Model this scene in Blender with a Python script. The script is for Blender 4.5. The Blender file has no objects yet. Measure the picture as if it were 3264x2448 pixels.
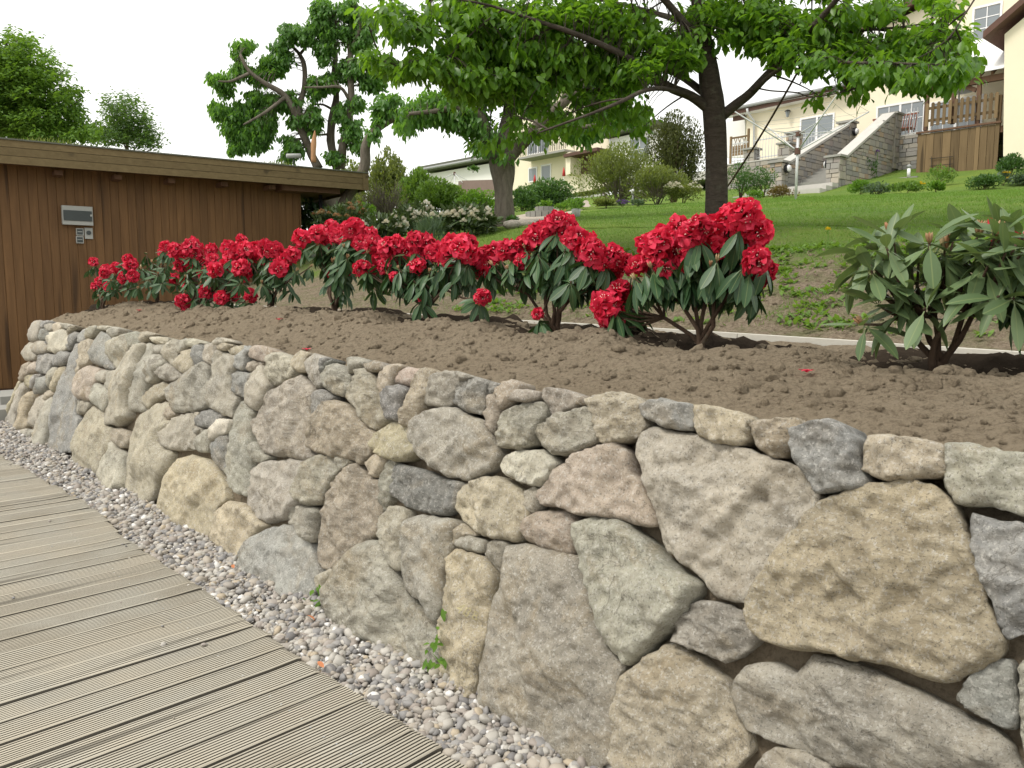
import bpy, math, random
import numpy as np
from mathutils import Vector, Matrix, noise as mnoise
from mathutils.geometry import delaunay_2d_cdt

random.seed(7)
RS = np.random.RandomState(11)
SC = bpy.context.scene
COL = SC.collection
rad = math.radians

# ------------------------------------------------------------------ camera
EYE = 1.55
PITCH = rad(6.4)
cam = bpy.data.cameras.new('camera')
cam.sensor_width = 36.0
cam.lens = 28.0
cam.clip_end = 2000.0
camo = bpy.data.objects.new('camera', cam)
camo.location = (0, 0, EYE)
camo.rotation_euler = (rad(90) - PITCH, 0, 0)
COL.objects.link(camo)
SC.camera = camo

# ------------------------------------------------------------------ sky, sun, exposure
SUN_DIR = Vector((-0.62, -0.30, 0.95)).normalized()       # towards the sun
SUN_EL = math.asin(SUN_DIR.z)
SUN_AZ = math.atan2(SUN_DIR.x, SUN_DIR.y)
W = bpy.data.worlds.new('World')
SC.world = W
W.use_nodes = True
wt = W.node_tree
wt.nodes.clear()
sky = wt.nodes.new('ShaderNodeTexSky')
sky.sky_type = 'NISHITA'
sky.sun_disc = False
sky.sun_elevation = SUN_EL
sky.sun_rotation = SUN_AZ
sky.air_density = 1.0
sky.dust_density = 3.0
veil = wt.nodes.new('ShaderNodeMix')                       # thin bright cloud over the whole sky
veil.data_type = 'RGBA'
veil.inputs[0].default_value = 0.86
veil.inputs[7].default_value = (10.1, 10.0, 9.55, 1)
bg = wt.nodes.new('ShaderNodeBackground')
bg.inputs['Strength'].default_value = 0.088
wo = wt.nodes.new('ShaderNodeOutputWorld')
wt.links.new(sky.outputs[0], veil.inputs[6])
wt.links.new(veil.outputs[2], bg.inputs[0])
wt.links.new(bg.outputs[0], wo.inputs[0])

sl = bpy.data.lights.new('sun', 'SUN')
sl.energy = 1.5
sl.angle = rad(14)
sl.color = (1.0, 0.95, 0.87)
slo = bpy.data.objects.new('sun', sl)
slo.rotation_euler = SUN_DIR.to_track_quat('Z', 'Y').to_euler()
slo.location = (-20, -10, 30)
COL.objects.link(slo)
SC.view_settings.view_transform = 'Standard'
SC.view_settings.look = 'None'
SC.view_settings.exposure = 0.80
SC.view_settings.gamma = 1.0
SC.view_settings.use_curve_mapping = False
SC.render.film_transparent = False

# ------------------------------------------------------------------ measuring: from the photograph to the place
FPX = 2538.6
CP, SP = math.cos(PITCH), math.sin(PITCH)
KS = 3264 / 2212.0
U = np.array([-0.67123, 0.74125, 0.0])     # along the stone wall, away from the camera
M = np.array([0.74125, 0.67123, 0.0])      # into the bank
ZV = np.array([0.0, 0.0, 1.0])
CAM = np.array([0.0, 0.0, EYE])

def ray(x, y):
    u = (x - 1632) / FPX
    v = (y - 1224) / FPX
    return np.array([u, CP - v * SP, -SP - v * CP])

def on_plane(x, y, p0, n):
    d = ray(x, y)
    return CAM + d * (((np.asarray(p0) - CAM) @ n) / (d @ n))

def on_q(x, y, c, k=0.0):
    d = ray(x, y)
    return CAM + d * ((c + k * EYE) / (d @ M - k * d[2]))

def at_Y(x, y, Y):
    d = ray(x, y)
    return CAM + d * (Y / d[1])

def h2(x, y, Y):                           # the same in the units of the half-size view
    return at_Y(x * KS, y * KS, Y)

def sq(s, q, z):
    return U * s + M * q + ZV * z

def s_of(p):
    return float(p @ U)

# ------------------------------------------------------------------ mesh helpers
class MB:
    def __init__(self):
        self.v = []
        self.f = []
        self.n = 0

    def add(self, v, f):
        v = np.asarray(v, float)
        self.v.append(v)
        self.f += [tuple(i + self.n for i in q) for q in f]
        self.n += len(v)
        return self

    def obox(self, O, A, B, a0, a1, b0, b1, z0, z1):
        O = np.asarray(O, float)
        p = [O + A * a + B * b + ZV * z for z in (z0, z1) for a, b in ((a0, b0), (a1, b0), (a1, b1), (a0, b1))]
        f = [(0, 1, 2, 3), (7, 6, 5, 4), (0, 4, 5, 1), (1, 5, 6, 2), (2, 6, 7, 3), (3, 7, 4, 0)]
        if np.cross(A, B)[2] > 0:
            f = [q[::-1] for q in f]
        return self.add(p, f)

    def qbox(self, s0, s1, q0, q1, z0, z1):
        return self.obox((0, 0, 0), U, M, s0, s1, q0, q1, z0, z1)

    def hull8(self, lo, hi):
        "two quads (same winding) joined into a closed block"
        p = list(lo) + list(hi)
        return self.add(p, [(3, 2, 1, 0), (4, 5, 6, 7), (0, 1, 5, 4), (1, 2, 6, 5), (2, 3, 7, 6), (3, 0, 4, 7)])

    def prism(self, poly, vec):
        n = len(poly)
        poly = [np.asarray(p, float) for p in poly]
        p = poly + [q + vec for q in poly]
        f = [tuple(range(n)), tuple(range(2 * n - 1, n - 1, -1))]
        f += [(i, i + n, (i + 1) % n + n, (i + 1) % n) for i in range(n)]
        return self.add(p, f)

    def beam(self, a, b, w, h, up=ZV):
        a = np.asarray(a, float)
        b = np.asarray(b, float)
        d = b - a
        L = np.linalg.norm(d)
        d = d / L
        x = np.cross(d, up)
        x /= np.linalg.norm(x)
        y = np.cross(x, d)
        lo = [a + x * i * w / 2 + y * j * h / 2 for i, j in ((-1, -1), (1, -1), (1, 1), (-1, 1))]
        return self.hull8(lo, [p + d * L for p in lo])

    def tube(self, pts, r, n=8, cap=True, wob=0.0):
        pts = np.asarray(pts, float)
        k = len(pts)
        r = np.broadcast_to(np.asarray(r, float), (k,))
        vs = []
        t = np.gradient(pts, axis=0)
        t /= np.linalg.norm(t, axis=1)[:, None] + 1e-9
        x = np.cross(t[0], (0.31, 0.95, 0.1))
        if np.linalg.norm(x) < 0.1:
            x = np.cross(t[0], (1, 0, 0))
        for i in range(k):
            x = x - t[i] * (x @ t[i])
            x /= np.linalg.norm(x) + 1e-9
            y = np.cross(t[i], x)
            for j in range(n):
                a = 2 * math.pi * j / n
                rr = r[i]
                if wob:
                    rr *= 1 + wob * mnoise.noise(Vector(pts[i] * 3.1 + np.array([j * 0.9, 0, 0])))
                vs.append(pts[i] + (x * math.cos(a) + y * math.sin(a)) * rr)
        f = [(i * n + j, i * n + (j + 1) % n, (i + 1) * n + (j + 1) % n, (i + 1) * n + j) for i in range(k - 1) for j in range(n)]
        if cap:
            f += [tuple(range(n - 1, -1, -1)), tuple(range((k - 1) * n, k * n))]
        return self.add(vs, f)

    def arrays(self):
        return np.concatenate(self.v), self.f


def new_obj(name, me, parent=None):
    o = bpy.data.objects.new(name, me)
    COL.objects.link(o)
    if parent is not None:
        o.parent = parent
    return o


def root_loc(o):
    while o.parent is not None:
        o = o.parent
    return np.array(o.location)


def build(name, mb, m, parent=None, smooth=False, color=None, kind=None):
    "link a mesh made in place coordinates; under a parent it is stored relative to the thing's base"
    V, F = mb.arrays() if isinstance(mb, MB) else mb
    V = np.asarray(V, float)
    if parent is not None:
        V = V - root_loc(parent)
    me = bpy.data.meshes.new(name)
    if isinstance(F, np.ndarray):
        nf, k = F.shape
        me.vertices.add(len(V))
        me.vertices.foreach_set('co', V.astype(np.float32).ravel())
        me.loops.add(nf * k)
        me.loops.foreach_set('vertex_index', F.astype(np.int32).ravel())
        me.polygons.add(nf)
        me.polygons.foreach_set('loop_start', np.arange(0, nf * k, k, dtype=np.int32))
        me.update(calc_edges=True)
    else:
        me.from_pydata(V.tolist(), [], F)
        me.update()
    if smooth:
        me.polygons.foreach_set('use_smooth', np.ones(len(me.polygons), bool))
    me.materials.append(m)
    o = new_obj(name, me, parent)
    if color is not None:
        o.color = color
    if kind:
        o['kind'] = kind
    return o


def tag(o, label=None, cat=None, group=None, kind=None):
    for k, v in (('label', label), ('category', cat), ('group', group), ('kind', kind)):
        if v:
            o[k] = v
    return o


def thing(name, loc, label, cat, group=None):
    o = bpy.data.objects.new(name, None)
    o.empty_display_size = 0.1
    COL.objects.link(o)
    o.location = Vector(loc)
    return tag(o, label, cat, group)


def frame_mats(axis, normal):
    "N x 3 x 3 with columns side, axis, normal"
    a = axis / (np.linalg.norm(axis, axis=1)[:, None] + 1e-9)
    s = np.cross(a, normal)
    s /= np.linalg.norm(s, axis=1)[:, None] + 1e-9
    n = np.cross(s, a)
    return np.stack([s, a, n], axis=2)


def scatter(V, F, pos, R, scale):
    "instances of a small template joined into arrays"
    V = np.asarray(V, float)
    F = np.asarray(F, int)
    N = len(pos)
    scale = np.asarray(scale, float)
    if scale.ndim == 1:
        W_ = V[None] * scale[:, None, None]
    else:
        W_ = V[None] * scale[:, None, :]
    P = np.einsum('nij,nkj->nki', R, W_) + np.asarray(pos)[:, None, :]
    FF = F[None] + (np.arange(N) * len(V))[:, None, None]
    return P.reshape(-1, 3), FF.reshape(-1, F.shape[1])


def rand_rot(n):
    q = RS.normal(size=(n, 4))
    q /= np.linalg.norm(q, axis=1)[:, None]
    w, x, y, z = q.T
    return np.stack([np.stack([1 - 2 * (y * y + z * z), 2 * (x * y - z * w), 2 * (x * z + y * w)], 1),
                     np.stack([2 * (x * y + z * w), 1 - 2 * (x * x + z * z), 2 * (y * z - x * w)], 1),
                     np.stack([2 * (x * z - y * w), 2 * (y * z + x * w), 1 - 2 * (x * x + y * y)], 1)], 1)


def ico(sub):
    import bmesh
    b = bmesh.new()
    bmesh.ops.create_icosphere(b, subdivisions=sub, radius=1)
    V = np.array([v.co[:] for v in b.verts])
    F = np.array([[v.index for v in f.verts] for f in b.faces])
    b.free()
    return V, F


# ------------------------------------------------------------------ materials
class NT:
    def __init__(self, name):
        self.m = bpy.data.materials.new(name)
        self.m.use_nodes = True
        self.t = self.m.node_tree
        self.b = self.t.nodes['Principled BSDF']
        self.out = self.t.nodes['Material Output']

    def n(self, typ, **kw):
        o = self.t.nodes.new('ShaderNode' + typ)
        for k, v in kw.items():
            if k.startswith('i_'):
                key = k[2:]
                key = int(key) if key.isdigit() else key.replace('_', ' ')
                if hasattr(v, 'links') or isinstance(v, bpy.types.NodeSocket):
                    self.t.links.new(v, o.inputs[key])
                else:
                    o.inputs[key].default_value = v
            else:
                setattr(o, k, v)
        return o

    def link(self, a, b):
        self.t.links.new(a, b)

    def mix(self, fac, a, b, mode='MIX'):
        o = self.t.nodes.new('ShaderNodeMix')
        o.data_type = 'RGBA'
        o.blend_type = mode
        for i, v in ((0, fac), (6, a), (7, b)):
            if isinstance(v, bpy.types.NodeSocket):
                self.t.links.new(v, o.inputs[i])
            else:
                if i and len(v) == 3:
                    v = (*v, 1)
                o.inputs[i].default_value = v
        return o.outputs[2]

    def math(self, op, a, b=0.0, clamp=False):
        o = self.t.nodes.new('ShaderNodeMath')
        o.operation = op
        o.use_clamp = clamp
        for i, v in ((0, a), (1, b)):
            if isinstance(v, bpy.types.NodeSocket):
                self.t.links.new(v, o.inputs[i])
            else:
                o.inputs[i].default_value = v
        return o.outputs[0]

    def ramp(self, fac, stops, interp='LINEAR'):
        o = self.t.nodes.new('ShaderNodeValToRGB')
        o.color_ramp.interpolation = interp
        el = o.color_ramp.elements
        while len(el) < len(stops):
            el.new(0.5)
        for e, (p, c) in zip(el, stops):
            e.position = p
            e.color = (*c, 1) if len(c) == 3 else c
        self.link(fac, o.inputs[0])
        return o.outputs[0]

    def noise(self, scale, detail=4, rough=0.6, vec=None, dist=0.0, color=False):
        o = self.n('TexNoise', i_Scale=scale, i_Detail=detail, i_Roughness=rough, i_Distortion=dist)
        if vec is not None:
            self.link(vec, o.inputs['Vector'])
        return o.outputs[1 if color else 0]

    def pos(self, scale=None):
        g = self.n('NewGeometry').outputs['Position']
        if scale is None:
            return g
        o = self.n('Mapping')
        o.inputs['Scale'].default_value = scale
        self.link(g, o.inputs['Vector'])
        return o.outputs[0]

    def bump(self, h, strength=0.5, dist=0.01, normal=None):
        o = self.n('Bump', i_Strength=strength, i_Distance=dist)
        self.link(h, o.inputs['Height'])
        if normal is not None:
            self.link(normal, o.inputs['Normal'])
        return o.outputs[0]

    def done(self, color=None, rough=None, normal=None, spec=None):
        for key, v in (('Base Color', color), ('Roughness', rough), ('Normal', normal), ('Specular IOR Level', spec)):
            if v is None:
                continue
            if isinstance(v, bpy.types.NodeSocket):
                self.link(v, self.b.inputs[key])
            else:
                if key == 'Base Color' and len(v) == 3:
                    v = (*v, 1)
                self.b.inputs[key].default_value = v
        return self.m


def plain(name, col, rough=0.6, var=0.12, scale=8.0, bump=0.0, metal=0.0, bscale=60.0, spec=0.3):
    t = NT(name)
    n = t.noise(scale, 5, 0.6, t.pos())
    c = t.mix(n, tuple(x * (1 - var) for x in col), tuple(min(1, x * (1 + var)) for x in col))
    nm = t.bump(t.noise(bscale, 4, 0.6, t.pos()), bump, 0.01) if bump else None
    t.b.inputs['Metallic'].default_value = metal
    return t.done(c, rough, nm, spec)


def leaf_mat(name, c1, c2, trans=0.35, rough=0.45, spec=0.4, midrib=None, tcol=None):
    t = NT(name)
    r1 = t.n('NewGeometry').outputs['Random Per Island']
    r2 = t.n('ObjectInfo').outputs['Random']
    r = t.math('FRACT', t.math('ADD', r1, r2))
    cl = t.noise(1.6, 2, 0.5, t.pos())
    f = t.math('ADD', t.math('MULTIPLY', r, 0.65), t.math('MULTIPLY', t.math('SUBTRACT', cl, 0.3), 0.8), True)
    c = t.mix(f, c1, c2)
    if midrib:
        g = t.n('TexCoord').outputs['Generated']
        x = t.n('SeparateXYZ', i_Vector=g).outputs[0]
        d = t.math('ABSOLUTE', t.math('SUBTRACT', x, 0.5))
        k = t.math('LESS_THAN', d, 0.035)
        c = t.mix(t.math('MULTIPLY', k, 0.7), c, midrib)
    t.done(c, rough, None, spec)
    tr = t.n('BsdfTranslucent')
    if tcol is None:
        tcol = tuple(min(1, x) for x in (c2[0] * 1.9 + 0.02, c2[1] * 1.9 + 0.03, c2[2] * 0.7))
    t.link(t.mix(0.6, c, tcol), tr.inputs[0])
    mx = t.n('MixShader')
    mx.inputs[0].default_value = trans
    t.link(t.b.outputs[0], mx.inputs[1])
    t.link(tr.outputs[0], mx.inputs[2])
    t.link(mx.outputs[0], t.out.inputs[0])
    return t.m


MAT = {}

def mk_stone():
    t = NT('field_stone')
    oc = t.n('ObjectInfo')
    col = oc.outputs['Color']
    rnd = oc.outputs['Random']
    p = t.pos()
    off = t.n('VectorMath', operation='ADD')
    t.link(p, off.inputs[0])
    cmb = t.n('CombineXYZ')
    t.link(t.math('MULTIPLY', rnd, 37.0), cmb.inputs[0])
    t.link(t.math('MULTIPLY', rnd, 91.0), cmb.inputs[2])
    t.link(cmb.outputs[0], off.inputs[1])
    v = off.outputs[0]
    big = t.noise(5.0, 5, 0.6, v, 0.6)
    c = t.mix(t.ramp(big, [(0.3, (0, 0, 0)), (0.7, (1, 1, 1))]), t.mix(1.0, col, (0.78, 0.77, 0.76), 'MULTIPLY'), t.mix(1.0, col, (1.2, 1.17, 1.12), 'MULTIPLY'))
    # ochre weathering in soft patches
    och = t.noise(3.3, 4, 0.65, v, 1.2)
    c = t.mix(t.math('MULTIPLY', t.ramp(och, [(0.50, (0, 0, 0)), (0.66, (1, 1, 1))]), t.math('ADD', t.math('MULTIPLY', t.math('FRACT', t.math('MULTIPLY', rnd, 7.3)), 0.5), 0.08)), c, (0.34, 0.27, 0.165))
    mid = t.noise(26.0, 6, 0.78, v, 0.4)
    c = t.mix(t.math('MULTIPLY', t.ramp(mid, [(0.34, (1, 1, 1)), (0.52, (0, 0, 0))]), 0.30), c, t.mix(1.0, c, (0.55, 0.53, 0.50), 'MULTIPLY'))
    c = t.mix(t.math('MULTIPLY', t.ramp(mid, [(0.54, (0, 0, 0)), (0.70, (1, 1, 1))]), 0.40), c, (0.52, 0.50, 0.445))
    # grains: pale feldspar and dark mica
    sp = t.noise(88.0, 3, 0.75, v)
    c = t.mix(t.math('MULTIPLY', t.ramp(sp, [(0.54, (0, 0, 0)), (0.64, (1, 1, 1))]), 0.55), c, (0.64, 0.62, 0.57))
    sp2 = t.noise(125.0, 3, 0.75, v)
    c = t.mix(t.math('MULTIPLY', t.ramp(sp2, [(0.55, (0, 0, 0)), (0.66, (1, 1, 1))]), 0.6), c, (0.075, 0.07, 0.06))
    # dusty soil clinging to the stone
    du = t.noise(9.0, 6, 0.7, v, 0.5)
    c = t.mix(t.math('MULTIPLY', t.ramp(du, [(0.5, (0, 0, 0)), (0.75, (1, 1, 1))]), 0.35), c, (0.25, 0.205, 0.15))
    ck = t.math('ABSOLUTE', t.math('SUBTRACT', t.noise(3.6, 7, 0.62, v, 0.8), 0.5))
    ckm = t.math('MULTIPLY', t.ramp(ck, [(0.0, (1, 1, 1)), (0.012, (0, 0, 0))]), t.ramp(t.noise(2.2, 2, 0.5, v), [(0.48, (0, 0, 0)), (0.6, (1, 1, 1))]))
    c = t.mix(t.math('MULTIPLY', ckm, 0.6), c, (0.10, 0.085, 0.065))
    st = t.n('Mapping')
    st.inputs['Scale'].default_value = (7.0, 7.0, 34.0)
    st.inputs['Rotation'].default_value = (0.3, 0.5, 0.0)
    t.link(v, st.inputs['Vector'])
    sm = t.noise(1.0, 6, 0.7, st.outputs[0], 0.6)
    nb = t.bump(ckm, -0.7, 0.02)
    bo = t.n('Bump', i_Distance=0.022)
    t.link(t.math('MULTIPLY', t.math('GREATER_THAN', rnd, 0.62), 0.85), bo.inputs['Strength'])
    t.link(sm, bo.inputs['Height'])
    t.link(nb, bo.inputs['Normal'])
    nb = bo.outputs[0]
    c = t.mix(t.math('MULTIPLY', t.math('MULTIPLY', t.math('GREATER_THAN', rnd, 0.62), 0.5), t.ramp(sm, [(0.40, (1, 1, 1)), (0.55, (0, 0, 0))])), c, t.mix(1.0, c, (0.6, 0.59, 0.57), 'MULTIPLY'))
    nb = t.bump(t.noise(24.0, 8, 0.80, v, 0.5), 0.75, 0.022, nb)
    nb = t.bump(t.noise(95.0, 5, 0.75, v), 0.7, 0.006, nb)
    return t.done(c, 0.88, nb, 0.25)

MAT['stone'] = mk_stone()

def mk_soil():
    t = NT('dry_soil')
    p = t.pos()
    a = t.noise(2.2, 5, 0.6, p)
    c = t.mix(a, (0.268, 0.214, 0.146), (0.39, 0.326, 0.236))
    b = t.noise(46.0, 8, 0.8, p)
    c = t.mix(t.math('MULTIPLY', t.ramp(b, [(0.38, (1, 1, 1)), (0.52, (0, 0, 0))]), 0.55), c, (0.115, 0.085, 0.06))
    c = t.mix(t.math('MULTIPLY', t.ramp(b, [(0.52, (0, 0, 0)), (0.66, (1, 1, 1))]), 0.35), c, (0.37, 0.31, 0.24))
    s = t.noise(140.0, 2, 0.6, p)
    c = t.mix(t.math('MULTIPLY', t.ramp(s, [(0.66, (0, 0, 0)), (0.72, (1, 1, 1))]), 0.5), c, (0.42, 0.36, 0.28))
    nb = t.bump(b, 1.0, 0.045)
    nb = t.bump(t.noise(130.0, 4, 0.75, p), 0.7, 0.008, nb)
    return t.done(c, 0.97, nb, 0.03)

MAT['soil'] = mk_soil()
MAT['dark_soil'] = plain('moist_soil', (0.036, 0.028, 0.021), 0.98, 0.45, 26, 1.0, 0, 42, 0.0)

def mk_lawn():
    t = NT('lawn_ground')
    p = t.pos()
    q = t.n('VectorMath', operation='DOT_PRODUCT')
    t.link(p, q.inputs[0])
    q.inputs[1].default_value = tuple(M)
    qd = q.outputs['Value']
    big = t.noise(0.7, 4, 0.6, p)
    fine = t.noise(26.0, 5, 0.75, p)
    g = t.mix(fine, (0.08, 0.145, 0.028), (0.16, 0.26, 0.058))
    g = t.mix(t.ramp(big, [(0.35, (0, 0, 0)), (0.65, (1, 1, 1))]), g, t.mix(1.0, g, (1.5, 1.25, 1.1), 'MULTIPLY'))
    soil = t.mix(t.ramp(t.noise(30.0, 8, 0.8, p), [(0.36, (0, 0, 0)), (0.62, (1, 1, 1))]), (0.14, 0.105, 0.07), (0.36, 0.295, 0.215))
    soil = t.mix(t.ramp(t.noise(5.0, 5, 0.65, p), [(0.45, (0, 0, 0)), (0.62, (1, 1, 1))]), soil, t.mix(0.45, soil, (0.12, 0.16, 0.05)))
    # bare sown strip next to the kerb, closing up into turf further up the bank
    k = t.math('ADD', t.math('MULTIPLY', t.math('SUBTRACT', qd, 6.2), 0.9), t.math('MULTIPLY', t.math('SUBTRACT', t.noise(2.4, 5, 0.65, p), 0.5), 4.0))
    k = t.math('MULTIPLY', k, 1.0, True)
    c = t.mix(k, soil, g)
    nb = t.bump(fine, 1.0, 0.06)
    nb = t.bump(t.noise(90.0, 4, 0.7, p), 0.6, 0.012, nb)
    return t.done(c, 0.95, nb, 0.1)

MAT['lawn'] = mk_lawn()

def mk_wood(name, c1, c2, rough=0.75, axis='Z', knots=True, wave=18.0, bump=0.3, objvar=0.25, grey=None):
    t = NT(name)
    oi = t.n('ObjectInfo').outputs['Random']
    sc = {'Z': (wave, wave, wave * 0.06), 'X': (wave * 0.06, wave, wave)}[axis]
    tc = t.n('TexCoord').outputs['Object']
    mp = t.n('Mapping')
    mp.inputs['Scale'].default_value = sc
    t.link(tc, mp.inputs['Vector'])
    o = t.n('VectorMath', operation='ADD')
    cm = t.n('CombineXYZ')
    for i, k in enumerate((53.0, 17.0, 29.0)):
        t.link(t.math('MULTIPLY', oi, k), cm.inputs[i])
    t.link(mp.outputs[0], o.inputs[0])
    t.link(cm.outputs[0], o.inputs[1])
    v = o.outputs[0]
    g = t.noise(1.0, 6, 0.65, v, 0.6)
    c = t.mix(t.ramp(g, [(0.3, (0, 0, 0)), (0.7, (1, 1, 1))]), c1, c2)
    c = t.mix(objvar, c, t.mix(oi, tuple(x * 0.5 for x in c1), tuple(x * 1.5 for x in c2)))
    if grey:
        c = t.mix(t.ramp(t.noise(2.2, 4, 0.6, t.pos()), [(0.4, (0, 0, 0)), (0.65, (1, 1, 1))]), c, grey)
    if knots:
        kn = t.noise(0.35, 2, 0.4, v)
        c = t.mix(t.math('MULTIPLY', t.ramp(kn, [(0.66, (0, 0, 0)), (0.74, (1, 1, 1))]), 0.7), c, tuple(x * 0.3 for x in c1))
    return t.done(c, rough, t.bump(g, bump, 0.01), 0.3)

MAT['shed_wood'] = mk_wood('stained_cladding', (0.096, 0.048, 0.017), (0.182, 0.096, 0.037), 0.62, objvar=0.16)
MAT['fascia_wood'] = mk_wood('stained_fascia', (0.115, 0.083, 0.036), (0.185, 0.138, 0.066), 0.7, 'X')
MAT['deck_wood'] = mk_wood('weathered_deck', (0.365, 0.328, 0.256), (0.455, 0.412, 0.33), 0.85, 'X', True, 34.0, 0.3, 0.30, (0.42, 0.395, 0.33))
MAT['groove'] = plain('groove_dirt_gap_shade', (0.12, 0.108, 0.088), 0.95, 0.25, 20)
MAT['fence_wood'] = mk_wood('fence_wood', (0.105, 0.068, 0.032), (0.20, 0.138, 0.072), 0.8, objvar=0.4)
MAT['dark_wood'] = mk_wood('pergola_wood', (0.095, 0.05, 0.03), (0.16, 0.09, 0.055), 0.75)

def mk_bark(name, c1, c2, bands=False):
    t = NT(name)
    p = t.pos((9, 9, 2.2) if not bands else (5, 5, 16))
    g = t.noise(1.6, 7, 0.7, p, 0.8)
    c = t.mix(t.ramp(g, [(0.3, (0, 0, 0)), (0.7, (1, 1, 1))]), c1, c2)
    lich = t.noise(7.0, 5, 0.7, t.pos())
    c = t.mix(t.math('MULTIPLY', t.ramp(lich, [(0.56, (0, 0, 0)), (0.7, (1, 1, 1))]), 0.45), c, (0.16, 0.165, 0.12))
    nb = t.bump(g, 1.0, 0.03)
    nb = t.bump(t.noise(60.0, 5, 0.7, t.pos()), 0.6, 0.01, nb)
    return t.done(c, 0.92, nb, 0.2)

MAT['cherry_bark'] = mk_bark('cherry_bark', (0.045, 0.036, 0.03), (0.105, 0.085, 0.068), True)
MAT['bark'] = mk_bark('grey_bark', (0.085, 0.072, 0.055), (0.20, 0.175, 0.14))
MAT['stem'] = mk_bark('shrub_stem', (0.055, 0.034, 0.022), (0.13, 0.088, 0.06))
MAT['plaster'] = plain('cream_plaster', (0.78, 0.715, 0.55), 0.9, 0.06, 0.9, 0.15, 0, 90)
MAT['white_wall'] = plain('white_plaster', (0.78, 0.77, 0.74), 0.9, 0.03, 1.2, 0.1)
MAT['tile_brown'] = plain('brown_tiles', (0.115, 0.06, 0.045), 0.7, 0.25, 12, 0.4)
MAT['board_brown'] = plain('brown_boarding', (0.10, 0.055, 0.04), 0.7, 0.2, 9, 0.2)
MAT['felt'] = plain('roof_felt', (0.12, 0.125, 0.10), 0.9, 0.3, 14, 0.5)
MAT['white_paint'] = plain('white_paint', (0.80, 0.80, 0.80), 0.4, 0.03)
MAT['cap_slab'] = plain('capping_slab', (0.30, 0.295, 0.27), 0.85, 0.15, 6, 0.3)
MAT['cope'] = plain('coping_stone', (0.47, 0.455, 0.42), 0.85, 0.12, 5, 0.2)
MAT['kerb'] = plain('concrete_kerb', (0.50, 0.48, 0.42), 0.88, 0.12, 9, 0.3)
MAT['galv'] = plain('galvanised_metal', (0.56, 0.57, 0.57), 0.42, 0.08, 20, 0, 0.15)
MAT['grey_metal'] = plain('grey_metal', (0.30, 0.31, 0.31), 0.5, 0.1, 10)
MAT['black'] = plain('black_metal', (0.018, 0.018, 0.02), 0.45, 0.2)
MAT['plastic_grey'] = plain('grey_plastic', (0.36, 0.37, 0.35), 0.45, 0.05)
MAT['plastic_dark'] = plain('dark_plastic', (0.05, 0.06, 0.06), 0.3, 0.1)
MAT['red_brown'] = plain('red_brown_furniture', (0.22, 0.075, 0.045), 0.6, 0.2)
MAT['path'] = plain('path_gravel', (0.40, 0.345, 0.285), 0.95, 0.2, 14, 0.6, 0, 70)
MAT['brown_wall'] = plain('brown_screen_wall', (0.20, 0.145, 0.125), 0.9, 0.15, 6, 0.3)
MAT['fresh_wood'] = plain('split_wood', (0.40, 0.22, 0.11), 0.8, 0.3, 12, 0.3)

def mk_glass():
    t = NT('window_glass')
    t.b.inputs['Base Color'].default_value = (0.19, 0.215, 0.23, 1)
    t.b.inputs['Roughness'].default_value = 0.06
    t.b.inputs['Specular IOR Level'].default_value = 0.9
    return t.m

MAT['glass'] = mk_glass()

def mk_brickstone():
    t = NT('walling_stone')
    r = t.n('ObjectInfo').outputs['Random']
    r1 = t.n('NewGeometry').outputs['Random Per Island']
    r = t.math('FRACT', t.math('ADD', r, r1))
    c = t.ramp(r, [(0.0, (0.25, 0.245, 0.235)), (0.17, (0.37, 0.34, 0.285)), (0.4, (0.31, 0.295, 0.27)), (0.6, (0.39, 0.285, 0.19)), (0.70, (0.35, 0.32, 0.275)), (0.84, (0.31, 0.265, 0.245)), (0.93, (0.46, 0.41, 0.33))], 'CONSTANT')
    c = t.mix(t.math('MULTIPLY', t.noise(9, 5, 0.7, t.pos()), 0.5), c, (0.27, 0.25, 0.225))
    return t.done(c, 0.9, t.bump(t.noise(30, 5, 0.7, t.pos()), 0.5, 0.015))

MAT['walling'] = mk_brickstone()
MAT['mortar'] = plain('mortar', (0.18, 0.165, 0.145), 0.95, 0.15, 12)

MAT['cherry_leaf'] = leaf_mat('cherry_leaf', (0.040, 0.115, 0.014), (0.15, 0.285, 0.03), 0.5, 0.38, 0.45)
MAT['pollard_leaf'] = leaf_mat('pollard_leaf', (0.045, 0.125, 0.026), (0.135, 0.275, 0.06), 0.48, 0.4, 0.45)
MAT['far_leaf'] = leaf_mat('far_leaf', (0.06, 0.135, 0.02), (0.145, 0.26, 0.042), 0.35, 0.55)
MAT['birch_leaf'] = leaf_mat('birch_leaf', (0.055, 0.11, 0.035), (0.11, 0.19, 0.065), 0.4, 0.5)
MAT['shrub_leaf'] = leaf_mat('shrub_leaf', (0.068, 0.135, 0.026), (0.165, 0.28, 0.052), 0.35, 0.55)
MAT['hedge_leaf'] = leaf_mat('hedge_leaf', (0.034, 0.085, 0.022), (0.09, 0.18, 0.05), 0.3, 0.5)
MAT['olive_leaf'] = leaf_mat('olive_leaf', (0.085, 0.115, 0.034), (0.19, 0.23, 0.065), 0.35, 0.6)
MAT['thuja_leaf'] = leaf_mat('thuja_leaf', (0.035, 0.05, 0.012), (0.095, 0.105, 0.028), 0.2, 0.7)
MAT['dry_twig'] = plain('dry_twig', (0.17, 0.145, 0.115), 0.9, 0.25, 10)
MAT['bright_leaf'] = leaf_mat('bright_leaf', (0.07, 0.16, 0.02), (0.15, 0.28, 0.045), 0.4, 0.5)
MAT['rust_leaf'] = leaf_mat('rust_leaf', (0.085, 0.06, 0.025), (0.16, 0.115, 0.04), 0.3, 0.6)
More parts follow.
